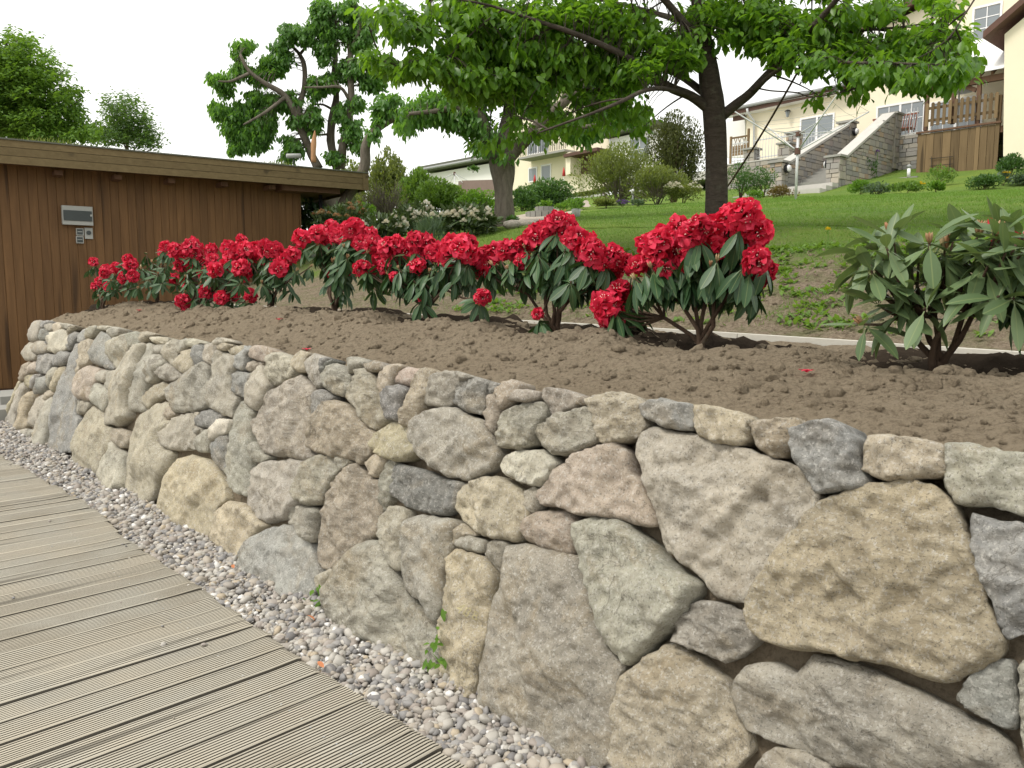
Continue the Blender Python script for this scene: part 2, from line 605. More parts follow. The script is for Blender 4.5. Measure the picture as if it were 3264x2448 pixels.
MAT['blue_leaf'] = leaf_mat('grey_green_leaf', (0.05, 0.09, 0.055), (0.11, 0.165, 0.10), 0.3, 0.5)
MAT['rhodo_leaf'] = leaf_mat('rhododendron_leaf', (0.020, 0.055, 0.022), (0.052, 0.108, 0.040), 0.10, 0.40, 0.32, (0.14, 0.19, 0.075))
MAT['rhodo_pale'] = leaf_mat('pale_rhododendron_leaf', (0.066, 0.112, 0.048), (0.155, 0.225, 0.10), 0.16, 0.45, 0.35, (0.20, 0.25, 0.10))
MAT['white_rhodo_leaf'] = leaf_mat('distant_rhododendron_leaf', (0.03, 0.06, 0.02), (0.085, 0.125, 0.045), 0.15, 0.4, 0.5)
MAT['grass'] = leaf_mat('grass_blade', (0.075, 0.155, 0.026), (0.175, 0.29, 0.06), 0.3, 0.6, 0.2)

def mk_petal(name, c1, c2, trans=0.3):
    t = NT(name)
    r = t.math('FRACT', t.math('ADD', t.n('NewGeometry').outputs['Random Per Island'], t.n('ObjectInfo').outputs['Random']))
    c = t.mix(r, c1, c2)
    c = t.mix(t.math('MULTIPLY', t.n('ObjectInfo').outputs['Random'], 0.5), c, tuple(x * 0.62 for x in c1))
    t.done(c, 0.5, None, 0.3)
    tr = t.n('BsdfTranslucent')
    t.link(c, tr.inputs[0])
    mx = t.n('MixShader')
    mx.inputs[0].default_value = trans
    t.link(t.b.outputs[0], mx.inputs[1])
    t.link(tr.outputs[0], mx.inputs[2])
    t.link(mx.outputs[0], t.out.inputs[0])
    return t.m

MAT['red_petal'] = mk_petal('red_petal', (0.64, 0.014, 0.045), (0.90, 0.060, 0.135))
MAT['throat'] = mk_petal('petal_throat', (0.30, 0.004, 0.014), (0.42, 0.008, 0.03), 0.2)
MAT['stamen'] = plain('stamen', (0.80, 0.52, 0.46), 0.6)
MAT['white_petal'] = mk_petal('white_petal', (0.72, 0.66, 0.50), (0.85, 0.84, 0.78))
MAT['bud'] = mk_petal('flower_bud', (0.42, 0.20, 0.10), (0.50, 0.42, 0.24), 0.15)
MAT['purple'] = mk_petal('purple_petal', (0.22, 0.10, 0.32), (0.32, 0.20, 0.50))
MAT['yellow'] = mk_petal('yellow_petal', (0.75, 0.52, 0.02), (0.85, 0.65, 0.05))

def mk_pebble():
    t = NT('pebble')
    r = t.n('NewGeometry').outputs['Random Per Island']
    c = t.ramp(r, [(0.0, (0.30, 0.275, 0.245)), (0.13, (0.40, 0.385, 0.35)), (0.26, (0.21, 0.21, 0.215)), (0.40, (0.305, 0.272, 0.245)), (0.49, (0.46, 0.44, 0.40)),
                   (0.60, (0.27, 0.265, 0.26)), (0.70, (0.37, 0.33, 0.275)), (0.80, (0.14, 0.14, 0.15)), (0.86, (0.27, 0.235, 0.21)), (0.92, (0.70, 0.69, 0.67)), (0.97, (0.42, 0.35, 0.25))], 'CONSTANT')
    c = t.mix(t.math('MULTIPLY', t.noise(60, 4, 0.7, t.pos()), 0.45), c, (0.33, 0.295, 0.25))
    return t.done(c, 0.75, t.bump(t.noise(150, 3, 0.6, t.pos()), 0.25, 0.004), 0.35)

MAT['pebble'] = mk_pebble()

# ================================================================== ground level by the deck
def sheet(name, s0, s1, q0, q1, z, m):
    mb = MB().add([sq(s0, q0, z), sq(s1, q0, z), sq(s1, q1, z), sq(s0, q1, z)], [(0, 1, 2, 3)])
    V, F = mb.arrays()
    if np.cross(V[1] - V[0], V[2] - V[0])[2] < 0:
        mb.f = [q[::-1] for q in mb.f]
    return tag(build(name, mb, m), kind='structure')

sheet('ground', -40, 140, -60, 9.0, -0.075, MAT['soil'])

# ================================================================== dry-stone retaining wall
WQ, WK = 1.85, 0.25                        # its face: q = WQ + WK * z (battered back)
_nl = math.sqrt(1 + WK * WK)
E1 = -U
E2 = (M * WK + ZV) / _nl
NW = (-M + ZV * WK) / _nl
WO = M * WQ

def wall_st(p):
    d = np.asarray(p) - WO
    return float(d @ E1), float(d @ E2)

ZO = {1: (0, 980, 600), 2: (500, 1050, 600), 3: (400, 1450, 800), 4: (1000, 1100, 1000), 5: (1700, 1200, 800),
      6: (2464, 1250, 800), 7: (1800, 1750, 800), 8: (1000, 1623, 1100), 9: (2164, 1623, 1100), 0: (0, 800, 1100)}

def zpx(z, x, y):
    ox, oy, w = ZO[z]
    return ox + x * w / 2212.0, oy + y * w / 2212.0

STONES = """
1G 400,160 480,150 470,230 440,330 440,370 380,410 330,380 360,290
1B 485,165 580,150 575,190 545,240 475,235
1B 470,250 545,245 575,300 540,370 470,400 440,340
1G 345,400 390,420 385,500 430,550 390,610 300,625 275,590 290,490
1G 400,430 460,395 540,400 580,470 560,530 460,550 385,520
1B 580,300 640,320 600,420 580,470 545,400
1G 555,210 615,185 625,250 600,290 550,250
1T 625,190 690,170 725,230 660,310 625,280
1L 650,290 740,250 800,300 820,380 790,490 660,545 600,525 580,460 610,360
1G 725,185 800,190 840,215 800,260 740,240
1T 805,270 850,235 915,215 880,270 820,330
1D 840,330 890,280 920,330 880,420 810,510 800,440 825,380
1D 680,550 720,520 795,520 830,560 800,640 740,685 620,680
1B 460,550 560,540 660,560 620,660 570,790 430,760 440,640
1P 350,660 400,635 430,680 430,740 370,780 335,750
1T 320,640 350,640 335,760 300,820 280,860 215,860 260,760
1Y 300,800 380,785 385,850 350,950 300,930
1B 400,790 480,780 440,870 390,950 350,950 385,850
1B 480,830 560,800 575,870 545,960 400,1030 430,930
1G 600,710 680,700 660,790 600,920 570,950 570,820
1Y 680,700 770,690 740,800 690,930 620,1010 600,950 650,820
1B 880,430 930,430 945,560 940,700 900,870 900,1060 880,1270 920,1300 890,1480 850,1700 570,1720 600,1500 620,1200 700,950 780,740 840,600
1T 980,420 1070,370 1085,430 1075,560 1060,640 960,730 920,800 940,680 960,540
1B 920,320 960,260 1030,240 1010,340 980,420 930,420 890,390
1G 1040,240 1110,210 1140,220 1090,330 1020,380 1010,330
1L 1140,215 1270,210 1275,240 1230,270 1120,250
1B 1130,330 1180,285 1240,300 1310,350 1280,480 1275,600 1230,700 1160,680 1075,650 1090,470
1G 1300,250 1370,230 1440,250 1420,320 1340,370 1290,310
1S 1310,390 1400,330 1500,305 1560,320 1545,450 1450,640 1420,730 1370,720 1290,600 1270,560 1285,480
1D 1260,650 1290,600 1360,720 1270,740 1240,700
1G 1545,320 1620,280 1660,420 1600,500 1550,530 1540,420
1T 1640,290 1720,280 1830,310 1740,350 1670,420
1P 1000,710 1080,690 1200,720 1170,820 1110,950 1090,1100 950,1080 910,1050 910,920 960,790
1G 1200,740 1310,740 1280,830 1250,890 1160,870 1180,790
1G 1330,745 1430,740 1400,820 1340,980 1280,960 1290,830
1S 1580,490 1650,440 1720,430 1670,600 1640,760 1580,970 1540,1150 1530,1300 1420,1400 1330,1370 1240,1380 1260,1230 1330,1000 1420,760 1470,620
1G 1730,410 1790,440 1780,600 1740,850 1690,1000 1680,1120 1700,1210 1640,1230 1560,1220 1530,1160 1580,960 1640,700 1690,500
1L 1760,350 1880,345 2000,355 1960,430 1880,430 1810,420
1G 1810,440 1920,430 1920,510 1870,550 1800,530
1G 1820,560 1900,560 1950,640 1900,740 1840,830 1760,900 1750,780 1780,620
1S 1990,390 2060,370 2120,400 2100,500 2030,690 1970,640 1910,560 1940,460
1G 1960,650 2030,700 2100,760 2150,800 2040,860 1940,860 1850,800 1910,730
1G 1120,910 1180,890 1270,960 1340,1000 1280,1180 1250,1230 1170,1170 1100,1110 1100,1000
1T 1840,900 1920,870 1980,920 1970,990 1880,1050 1760,1170 1720,1190 1665,1110 1680,1040 1740,980
1G 900,1085 990,1080 1050,1110 1030,1180 1000,1240 910,1260 880,1200
0T 600,990 680,1040 690,1130 720,1130 710,1270 650,1370 640,1450 550,1440 470,1350 470,1230 540,1070
0S 680,1130 710,1140 740,1260 800,1290 800,1510 750,1560 650,1460 655,1330 690,1250
1T 1320,1450 1400,1410 1500,1450 1510,1560 1470,1640 1410,1650 1350,1590 1300,1540
1Y 110,1130 150,1010 215,860 240,870 180,1000 110,1180 70,1300 -20,1330 30,1230
1G 170,1060 230,900 285,880 300,950 250,1100 180,1330 160,1440 60,1360 100,1250
1Y 300,1010 400,980 390,1090 300,1290 330,1390 290,1420 240,1460 160,1430 230,1130
1L 420,1060 520,1020 530,1120 480,1250 470,1370 430,1420 340,1390 315,1290 370,1160
1G 590,1080 640,1050 640,1150 600,1300 560,1500 520,1680 380,1660 400,1500 470,1420 530,1250
1G 250,1440 350,1420 330,1500 300,1580 245,1570
1G 350,1440 440,1440 420,1490 310,1600
1T 540,1010 600,970 640,1010 600,1060 530,1100
2T 320,270 380,235 440,235 425,330 420,440 330,515 270,500 215,430
2G 290,150 380,110 370,200 280,285 260,270
2L 380,120 470,110 540,160 450,210 370,205
2B 445,165 530,160 530,270 555,380 430,430 430,300
2S 550,270 600,180 660,160 660,280 645,430 560,370
2L 680,160 740,105 850,110 870,150 780,185 700,185
2T 740,210 800,165 850,170 940,190 830,255 760,250
2T 840,240 900,200 1030,190 1050,220 960,310 880,300
2B 965,310 1050,200 1130,200 1110,270 1060,300 1030,470 990,480 930,450
2P 1100,240 1170,185 1260,190 1390,260 1300,380 1180,360 1095,320
2P 1070,390 1130,365 1250,390 1230,410 1160,490 1065,490
2L 1310,310 1430,255 1560,330 1610,460 1540,570 1370,655 1310,590 1275,500 1290,400
2T 1590,330 1680,250 1800,280 1730,350 1730,490 1680,500 1610,460 1575,380
2G 1740,350 1850,280 1990,340 1970,480 1930,640 1870,690 1760,530 1725,400
2D 1960,350 2090,360 2010,440 1965,520 1970,420
2G 180,640 310,580 400,490 500,410 580,395 640,440 620,560 620,700 610,900 540,940 400,970 220,970 150,800 135,700
2G 690,250 750,240 840,290 950,320 940,450 900,520 890,700 890,760 950,790 910,930 890,1030 790,1000 620,920 620,650 650,560 650,330
2B 940,480 1060,510 1140,510 1100,620 1080,800 1040,810 900,740 890,620 910,520
2S 1180,470 1250,405 1280,520 1340,650 1300,740 1240,880 1190,960 1060,880 1090,700 1120,560
2G 960,870 1050,815 1090,910 1150,980 1110,1050 1110,1250 1100,1400 1100,1600 1060,1960 930,1930 870,1800 840,1500 840,1200 890,1040
2S 1180,1000 1270,860 1290,740 1490,640 1700,520 1760,600 1850,690 1840,800 1820,1000 1850,1130 1820,1250 1810,1420 1890,1480 1810,1540 1500,1500 1300,1450 1220,1360 1180,1250 1130,1130
2B 1860,720 1970,710 2100,800 2010,860 1950,980 1830,1110 1820,950
2G 1120,1350 1190,1310 1240,1440 1340,1500 1280,1540 1180,1570 1110,1440
2S 180,1090 250,1020 350,990 520,970 480,1040 440,1130 530,1170 500,1250 400,1340 390,1400 240,1430 90,1380 90,1270 130,1180
2D 510,970 600,945 700,960 770,1020 680,1100 650,1170 550,1150 440,1130 460,1050
2G 440,1170 530,1180 495,1240 470,1420 410,1380 400,1350 500,1260
2G 530,1230 580,1170 660,1190 630,1300 610,1440 480,1440 490,1330
2L 740,1060 890,1060 880,1120 840,1220 650,1310 660,1190
2D 690,1320 830,1240 840,1350 830,1640 750,1659 700,1560 640,1420 630,1330
2T 120,910 170,900 240,1000 170,1040 120,1080 95,1000
0R 880,1060 980,990 1080,960 1100,1000 1060,1060 1110,1100 1050,1220 1110,1290 1090,1380 1020,1480 960,1590 880,1620 800,1590 800,1400 830,1200
3Y 380,110 480,20 600,0 760,50 830,180 880,260 890,400 820,470 770,600 750,690 740,730 640,720 480,660 370,580 280,500 300,360 340,200
3Y 830,480 930,410 1060,420 1150,560 1240,620 1150,700 1080,830 1060,890 1060,940 920,930 840,870 760,800 750,700 780,600
3G 1110,130 1200,60 1400,45 1620,50 1580,180 1540,380 1510,450 1440,530 1430,570 1320,590 1240,600 1080,530 1070,360 1110,230
3G 1650,40 1750,5 1860,20 2000,50 1880,170 1810,280 1750,430 1650,450 1550,390 1550,250 1600,130
3G 1470,460 1600,445 1720,480 1690,590 1670,780 1590,740 1540,640 1470,590 1450,530
3B 1200,700 1340,620 1480,630 1570,700 1650,800 1690,950 1720,1060 1680,1220 1620,1320 1450,1300 1260,1200 1100,1100 1060,950 1080,840 1140,740
4T 140,950 290,830 330,850 370,920 480,960 470,1080 480,1180 440,1330 330,1400 200,1540 80,1580 20,1530 20,1380 50,1200 100,1080
3S 1740,1040 1820,1005 1850,1030 1800,1120 1760,1200 1700,1160 1690,1100
4T 380,790 440,765 510,800 480,880 440,935 390,910 360,850
4T 100,400 190,385 290,460 380,590 430,600 440,690 400,790 340,850 300,810 100,780 -20,730 0,600 50,470
4G 75,170 150,120 270,210 240,290 210,370 120,330 60,270
4D 50,95 140,95 90,160 60,200
4G 245,90 330,85 380,130 310,190 260,200
4D 385,140 450,110 530,150 480,185 400,195
4S 290,210 370,160 430,220 470,340 510,400 530,520 440,600 380,570 300,450 220,360
4T 470,190 550,140 640,140 590,200 560,270 520,370 490,370 450,270
4P 580,200 660,155 760,170 720,230 680,290 570,260
4T 760,180 830,165 880,200 830,310 800,420 760,540 690,580 640,560 640,490 670,410 700,290
4D 540,310 620,285 690,310 650,410 620,540 540,520 510,470 520,380
4G 870,210 960,190 1050,195 1130,230 1040,280 1010,420 940,440 840,430 805,400 830,310
4B 1020,265 1190,235 1240,260 1215,350 1225,440 1200,490 1090,470 1030,430 1020,340
4D 1240,255 1320,275 1280,330 1230,350
4T 1300,290 1400,245 1460,270 1450,310 1410,390 1330,460 1310,400 1285,330
4V 1450,315 1600,330 1600,380 1500,405 1400,390
4P 1220,360 1290,340 1310,430 1310,540 1290,630 1250,600 1225,480
4V 1610,310 1680,300 1800,320 1900,370 1830,440 1690,490 1640,400
4V 1900,375 1980,365 1960,425 1860,420
4S 1330,480 1480,410 1640,410 1655,500 1600,600 1580,700 1450,735 1320,720 1305,640
4G 1640,560 1740,490 1940,440 1990,510 2030,650 1960,720 1800,780 1700,770 1620,690 1590,620
4G 740,540 850,450 1000,445 1130,500 1220,540 1280,640 1320,770 1280,850 1190,920 1080,950 960,920 830,840 760,760 720,680 715,600
4Y 440,640 560,550 650,550 710,620 740,760 660,815 590,825 480,780 415,720
4L 1360,790 1440,745 1630,740 1730,830 1680,930 1590,1000 1480,970 1350,910 1330,860
4D 570,850 620,840 760,880 920,940 1060,970 1030,1050 1000,1150 940,1200 840,1200 640,1120 550,1060 540,990
4G 510,810 590,830 560,900 540,1080 500,1160 465,1170 470,1010
4R 1060,990 1180,940 1280,925 1360,960 1430,1010 1500,1080 1530,1180 1490,1280 1440,1390 1330,1370 1180,1340 1050,1230 1005,1150 1020,1050
4G 1490,1030 1550,1000 1590,1030 1600,1110 1570,1180 1520,1180 1490,1090
4P 1520,1200 1640,1165 1800,1170 1860,1210 1870,1380 1820,1480 1690,1460 1530,1390 1485,1300
5P 60,1000 150,920 260,790 420,690 560,620 700,590 770,590 830,680 870,850 940,900 1030,1100 1090,1320 980,1320 760,1260 540,1240 400,1220 280,1150 120,1140 45,1080
5T 520,200 630,150 780,130 880,170 950,260 990,430 940,510 780,580 620,605 590,480 560,370 510,260
5B 960,260 1110,205 1160,200 1300,240 1410,240 1440,460 1300,475 1160,440 1000,360
5T 1405,255 1540,260 1760,300 1950,380 1920,500 1830,610 1620,580 1460,520
5T 1940,400 2080,370 2312,362 2340,400 2290,560 2250,640 2180,715 2090,690 1960,620 1935,500
5K 960,490 1060,440 1200,470 1430,500 1620,590 1900,640 2150,720 2353,800 2500,1020 2490,1130 2330,1300 2200,1520 2100,1680 1966,1830 1870,1985 1720,1985 1590,1940 1476,1770 1330,1650 1176,1530 1100,1330 1050,1150 980,900 890,680
6B 205,340 360,280 530,250 640,300 740,390 780,480 800,680 835,760 830,830 700,860 560,880 410,890 350,790 230,620 210,450
6T 870,385 1000,380 1280,415 1480,450 1530,510 1530,740 1400,750 1010,785 920,730 815,690 830,500
6G 1530,460 1720,455 2000,510 2212,540 2400,560 2400,1080 2212,1080 1900,1000 1740,1005 1620,970 1530,830 1540,650
9Y 490,520 640,300 860,10 967,-59 1229,-146 1476,-176 1640,-150 1750,-40 1810,60 1900,300 1990,590 2050,750 2080,850 2050,950 1900,1030 1830,1100 1690,1095 1500,1040 1250,970 1000,910 720,890 560,840 480,740 465,640
9B 1890,30 2030,70 2212,100 2400,150 2400,780 2200,800 2100,830 2060,740 2000,560 1900,280 1880,120
9B 1810,1170 1880,1060 2000,970 2110,970 2150,1040 2180,1300 2170,1400 2080,1390 1900,1290 1800,1220
9G 340,1100 440,1000 600,980 760,1060 860,930 1000,960 1180,1020 1400,1120 1600,1200 1800,1320 2000,1400 2120,1500 2180,1600 2212,1720 1500,1720 1000,1640 850,1560 600,1480 440,1420 380,1290
9G 2190,1000 2230,960 2400,950 2400,1700 2230,1600 2200,1400 2190,1150
7T 560,1090 650,1020 900,850 980,850 1100,900 1300,1080 1450,1210 1490,1330 1500,1500 1590,1600 1620,1760 1500,1930 1400,1950 460,1950 460,1560 490,1300 530,1180
9G 500,1640 600,1530 780,1540 960,1640 960,1740 500,1740
7G 980,650 1040,560 1200,460 1330,470 1500,520 1640,600 1730,780 1600,900 1460,1000 1400,990 1250,920 1000,810 970,730
8G 1700,100 1800,50 1900,70 2000,80 2100,160 2200,260 2350,400 2480,480 2450,600 2330,730 2212,850 2150,920 2030,1000 1970,930 1900,860 1850,740 1830,560 1760,410 1700,220
8V 1260,240 1400,230 1640,290 1720,310 1760,420 1830,560 1850,720 1900,880 1960,950 2010,1010 1970,1130 1950,1300 1930,1640 1800,1680 1600,1600 1450,1470 1270,1390 1060,1270 1080,1080 1130,800 1170,560 1240,470
8Y 890,290 950,258 1100,300 1170,400 1180,490 1140,700 1110,870 1070,1050 1040,1220 900,1170 800,1080 800,960 830,740 870,470
8G 90,500 160,350 270,250 400,190 450,240 500,350 620,540 720,690 800,770 810,900 790,1040 650,1040 420,950 230,820 140,710 80,590
8G 620,70 720,45 930,80 900,250 860,400 840,600 800,730 730,610 620,530 590,420 590,200
4S 480,1220 560,1140 640,1150 680,1200 660,1380 640,1600 560,1560 510,1430 470,1320
4T 1000,1290 1050,1260 1150,1340 1060,1360 1000,1420 980,1370
4G 1020,1360 1100,1345 1210,1380 1210,1470 1100,1445 1010,1420
4V 1230,1390 1310,1360 1390,1420 1370,1530 1340,1630 1270,1570 1215,1490
"""
SCOL = {'G': (0.33, 0.315, 0.27), 'B': (0.255, 0.265, 0.27), 'T': (0.37, 0.315, 0.235), 'Y': (0.41, 0.345, 0.225), 'P': (0.37, 0.298, 0.252),
        'D': (0.205, 0.21, 0.215), 'L': (0.46, 0.435, 0.36), 'S': (0.36, 0.335, 0.275), 'R': (0.37, 0.335, 0.245), 'K': (0.39, 0.355, 0.30), 'V': (0.31, 0.275, 0.24)}


def chaikin(P, k, it):
    for _ in range(it):
        Q = np.roll(P, -1, 0)
        P = np.stack([P * (1 - k) + Q * k, P * k + Q * (1 - k)], 1).reshape(-1, 2)
    return P


def seg_dist(pts, poly):
    a = poly
    b = np.roll(poly, -1, 0)
    d = b - a
    L = (d * d).sum(1) + 1e-12
    t = ((pts[:, None] - a) * d).sum(2) / L
    t = np.clip(t, 0, 1)
    c = a + t[..., None] * d
    return np.sqrt(((pts[:, None] - c) ** 2).sum(2)).min(1)


def in_poly(pts, poly):
    x, y = pts[:, 0], pts[:, 1]
    ins = np.zeros(len(pts), bool)
    for (x0, y0), (x1, y1) in zip(poly, np.roll(poly, -1, 0)):
        c = (y0 > y) != (y1 > y)
        with np.errstate(divide='ignore', invalid='ignore'):
            ins ^= c & (x < (x1 - x0) * (y - y0) / (y1 - y0) + x0)
    return ins


def fbm(P, scale, octv, seed):
    o = Vector((seed * 13.7, seed * 7.3, seed * 3.1))
    return np.array([mnoise.fractal(Vector(p) * scale + o, 1.0, 2.0, octv) for p in P])


def stone_mesh(poly, seed, lift=0.0):
    "poly: outline on the wall face (metres); gives a full stone with skirt"
    r = random.Random(seed)
    area = 0.5 * np.sum(poly[:, 0] * np.roll(poly[:, 1], -1) - np.roll(poly[:, 0], -1) * poly[:, 1])
    if area < 0:
        poly = poly[::-1]
        area = -area
    size = math.sqrt(area)
    cen = poly.mean(0)
    P = chaikin(poly, r.uniform(0.07, 0.16), 1)
    P = chaikin(P, 0.2, 1)
    # even spacing along the outline
    dist_cam = np.linalg.norm(WO + E1 * cen[0] + E2 * cen[1] - CAM)
    h = max(0.008, min(dist_cam * 0.0036, size / 7))
    closed = np.vstack([P, P[:1]])
    sl_ = np.r_[0, np.cumsum(np.linalg.norm(np.diff(closed, axis=0), axis=1))]
    n = max(14, int(sl_[-1] / h))
    tt = np.linspace(0, sl_[-1], n, endpoint=False)
    P = np.stack([np.interp(tt, sl_, closed[:, 0]), np.interp(tt, sl_, closed[:, 1])], 1)
    P = cen + (P - cen) * (1 + 0.007 / max(size, 0.05))
    jit = fbm(np.c_[P, np.zeros(n)], 10.0 / max(0.2, size * 2), 5, seed) * size * 0.026 + fbm(np.c_[P, np.zeros(n)], 42.0, 3, seed + 9) * 0.004
    rd = (P - cen) / (np.linalg.norm(P - cen, axis=1)[:, None] + 1e-9)
    P = P + rd * jit[:, None]
    lo, hi = P.min(0), P.max(0)
    gx = np.arange(lo[0], hi[0], h)
    gy = np.arange(lo[1], hi[1], h * 0.87)
    G = np.array([(x + (0.5 * h if j % 2 else 0), y) for j, y in enumerate(gy) for x in gx])
    G += RS.uniform(-0.18 * h, 0.18 * h, G.shape)
    G = G[in_poly(G, P)]
    if len(G):
        G = G[seg_dist(G, P) > 0.5 * h]
    A = np.vstack([P, G]) if len(G) else P
    res = delaunay_2d_cdt([Vector(p) for p in A], [], [list(range(n))], 1, 1e-6)
    V2 = np.array([v[:] for v in res[0]])
    F = [tuple(f) for f in res[2]]
    orig = res[3]
    is_b = np.array([any(i < n for i in o) for o in orig])
    d = seg_dist(V2, P)
    d[is_b] = 0
    inr = d.max()
    rnd = r.choice((0, 0, 0, 1))                               # most are split blocks, some are rolled boulders
    R = min(0.10, inr * (r.uniform(0.34, 0.55) if rnd else r.uniform(0.05, 0.13)))
    H = min(0.058 if rnd else 0.042, 0.22 * inr + 0.012) * r.uniform(0.75, 1.2)
    k = np.clip(d / R, 0, 1)
    hgt = H * (1 - (1 - k) ** 2) ** 0.55
    hgt += (0.16 if rnd else 0.06) * inr * (d / inr) ** 1.3 * r.uniform(0.0, 0.7)
    # broad broken facets
    rel = V2 - cen
    for _ in range(r.choice((2, 3, 3, 4))):
        a = r.uniform(0, 6.283)
        pos = rel @ np.array([math.cos(a), math.sin(a)]) / size
        cut = H * 1.05 - (pos - r.uniform(0.05, 0.38)) * size * r.uniform(0.2, 0.95)
        hgt = np.where(cut < hgt, np.maximum(cut, hgt * 0.35), hgt)
    for _ in range(r.choice((1, 2, 3, 3))):                     # split steps across the face
        a = r.uniform(0, 6.283)
        pos = rel @ np.array([math.cos(a), math.sin(a)]) / size + 0.10 * fbm(np.c_[V2, np.zeros(len(V2))], 5.0 / max(size, 0.15), 3, seed + 11)
        t_ = np.clip((pos - r.uniform(-0.3, 0.3)) / r.uniform(0.02, 0.08), 0, 1)
        hgt += (0.3 + 0.7 * k) * t_ * r.uniform(-0.05, 0.04) * min(size, 0.4) * 0.6
    a = r.uniform(0, 6.283)
    hgt += k * (rel @ np.array([math.cos(a), math.sin(a)])) * r.uniform(0, 0.10)
    P3 = np.c_[V2, np.zeros(len(V2))]
    lump = fbm(P3, 3.2 / max(size, 0.14), 3, seed + 40)
    rough = np.array([mnoise.hetero_terrain(Vector(p) * 24 + Vector((seed, 0, 0)), 0.9, 2.0, 5, 0.7) for p in P3]) - 0.7
    ridg = np.abs(fbm(P3 * np.array([1, 2.2, 1]), 15.0, 3, seed + 70))
    hgt += (0.25 + 0.75 * k) * (lump * 0.06 * min(size, 0.4) + rough * 0.0095 - ridg * 0.014 * r.uniform(0.0, 1.2))
    hgt += lift
    X = WO + E1 * V2[:, :1] + E2 * V2[:, 1:2] + NW * hgt[:, None]
    # skirt back into the bank
    loop = []
    inv = {}
    for vi, o in enumerate(orig):
        for i in o:
            if i < n:
                inv[i] = vi
    loop = [inv[i] for i in range(n) if i in inv]
    Vb = []
    depth = min(0.17, 0.06 + size * 0.3)
    for vi in loop:
        q = cen + (V2[vi] - cen) * 0.93
        Vb.append(WO + E1 * q[0] + E2 * q[1] - NW * depth)
    base = len(X)
    X = np.vstack([X, Vb])
    m_ = len(loop)
    for i in range(m_):
        F.append((loop[(i + 1) % m_], loop[i], base + i, base + (i + 1) % m_))
    F.append(tuple(base + i for i in range(m_ - 1, -1, -1)))
    return X, F


S_END = 11.02                               # where the wall turns its corner
wall = thing('retaining_wall', sq(5.0, 2.0, 0), 'long dry-stone retaining wall of mixed field stones holding up the planted soil bed', 'stone wall')
wall_top = []                               # (s, z) along the crest, for the soil behind
for i, line in enumerate(STONES.strip().split('\n')):
    w = line.split()
    z, ck = int(w[0][0]), w[0][1]
    st = []
    for c in w[1:]:
        x, y = c.split(',')
        st.append(wall_st(on_q(*zpx(z, float(x), float(y)), WQ, WK)))
    poly = np.array(st)
    X, F = stone_mesh(poly, 100 + i, random.uniform(-0.008, 0.022))
    b = random.uniform(0.93, 1.08)
    gm = sum(SCOL[ck]) / 3
    c = [min(1, 1.27 * b * random.uniform(0.98, 1.02) * (0.62 * v + 0.38 * gm * k)) for v, k in zip(SCOL[ck], (1.035, 1.01, 0.86))]
    build('stone', (X, F), MAT['stone'], wall, True, (*c, 1))

# worn figures cut into the tall yellow stone
def carve(txt, x, y, h, tilt):
    from mathutils.bvhtree import BVHTree
    c0 = on_q(x, y, WQ, WK)
    best = None
    for o in wall.children:
        if not o.name.startswith('stone'):
            continue
        cc = np.mean([o.data.vertices[k].co[:] for k in range(0, len(o.data.vertices), 9)], axis=0) + np.array(wall.location)
        dd_ = np.linalg.norm(cc - c0)
        if best is None or dd_ < best[0]:
            best = (dd_, o)
    o = best[1]
    tree = BVHTree.FromPolygons([v.co + wall.location for v in o.data.vertices], [p.vertices[:] for p in o.data.polygons])
    fc = bpy.data.curves.new('carved_number', 'FONT')
    fc.body = txt
    fc.size = h
    fc.align_x = 'CENTER'
    fc.resolution_u = 3
    fc.space_character = 1.25
    tmp = bpy.data.objects.new('carved_number', fc)
    COL.objects.link(tmp)
    me = bpy.data.meshes.new_from_object(tmp.evaluated_get(bpy.context.evaluated_depsgraph_get()))
    bpy.data.objects.remove(tmp)
    ca, sa = math.cos(tilt), math.sin(tilt)
    dn = Vector(-NW)
    eye = tree.ray_cast(Vector(CAM), Vector(ray(x, y)).normalized())
    if eye[0]:
        c0 = np.array(eye[0])
    for v in me.vertices:
        X, Y = v.co.x * 0.8, v.co.y - h * 0.35
        p = c0 + E1 * (X * ca - Y * sa) + E2 * (X * sa + Y * ca)
        hit = tree.ray_cast(Vector(p + NW * 0.3), dn)
        q = (np.array(hit[0]) if hit[0] else p) + NW * 0.0015
        v.co = Vector(q - np.array(wall.location))
    me.materials.append(plain('worn_yellow', (0.44, 0.39, 0.235), 0.9, 0.2, 40))
    n_ = new_obj('carved_number', me, o)

carve('488', 1488, 1950, 0.056, rad(-14))

def blob_poly(cx, cy, rx, ry, r, n=9):
    a0 = r.uniform(0, 6)
    return np.array([(cx + rx * math.cos(a0 + 6.283 * k / n) * r.uniform(0.82, 1.1), cy + ry * math.sin(a0 + 6.283 * k / n) * r.uniform(0.82, 1.1)) for k in range(n)])

# the wall runs on to the right of the picture: coursed on with more of the same
rr = random.Random(5)
yy = 0.0
for row, hgt in enumerate((0.34, 0.27, 0.24, 0.2, 0.14)):
    x = -0.40 + (0.12 if row > 2 else 0) - 0.0
    while x < 1.9:
        wd = rr.uniform(0.8, 1.5) * hgt
        poly = blob_poly(x + wd / 2, yy + hgt / 2, wd / 2 * 1.02, hgt / 2 * 1.02, rr)
        p = WO + E1 * (x + 0.0) + E2 * (yy + hgt / 2) - CAM
        f = p[1] * CP - p[2] * SP
        if f < 0.15 or 1632 + FPX * p[0] / f > 3330:
            X, F = stone_mesh(poly, 700 + row * 40 + int(x * 10), 0)
            c = SCOL[rr.choice('GGTBSYP')]
            build('stone', (X, F), MAT['stone'], wall, True, (*c, 1))
        x += wd
    yy += hgt
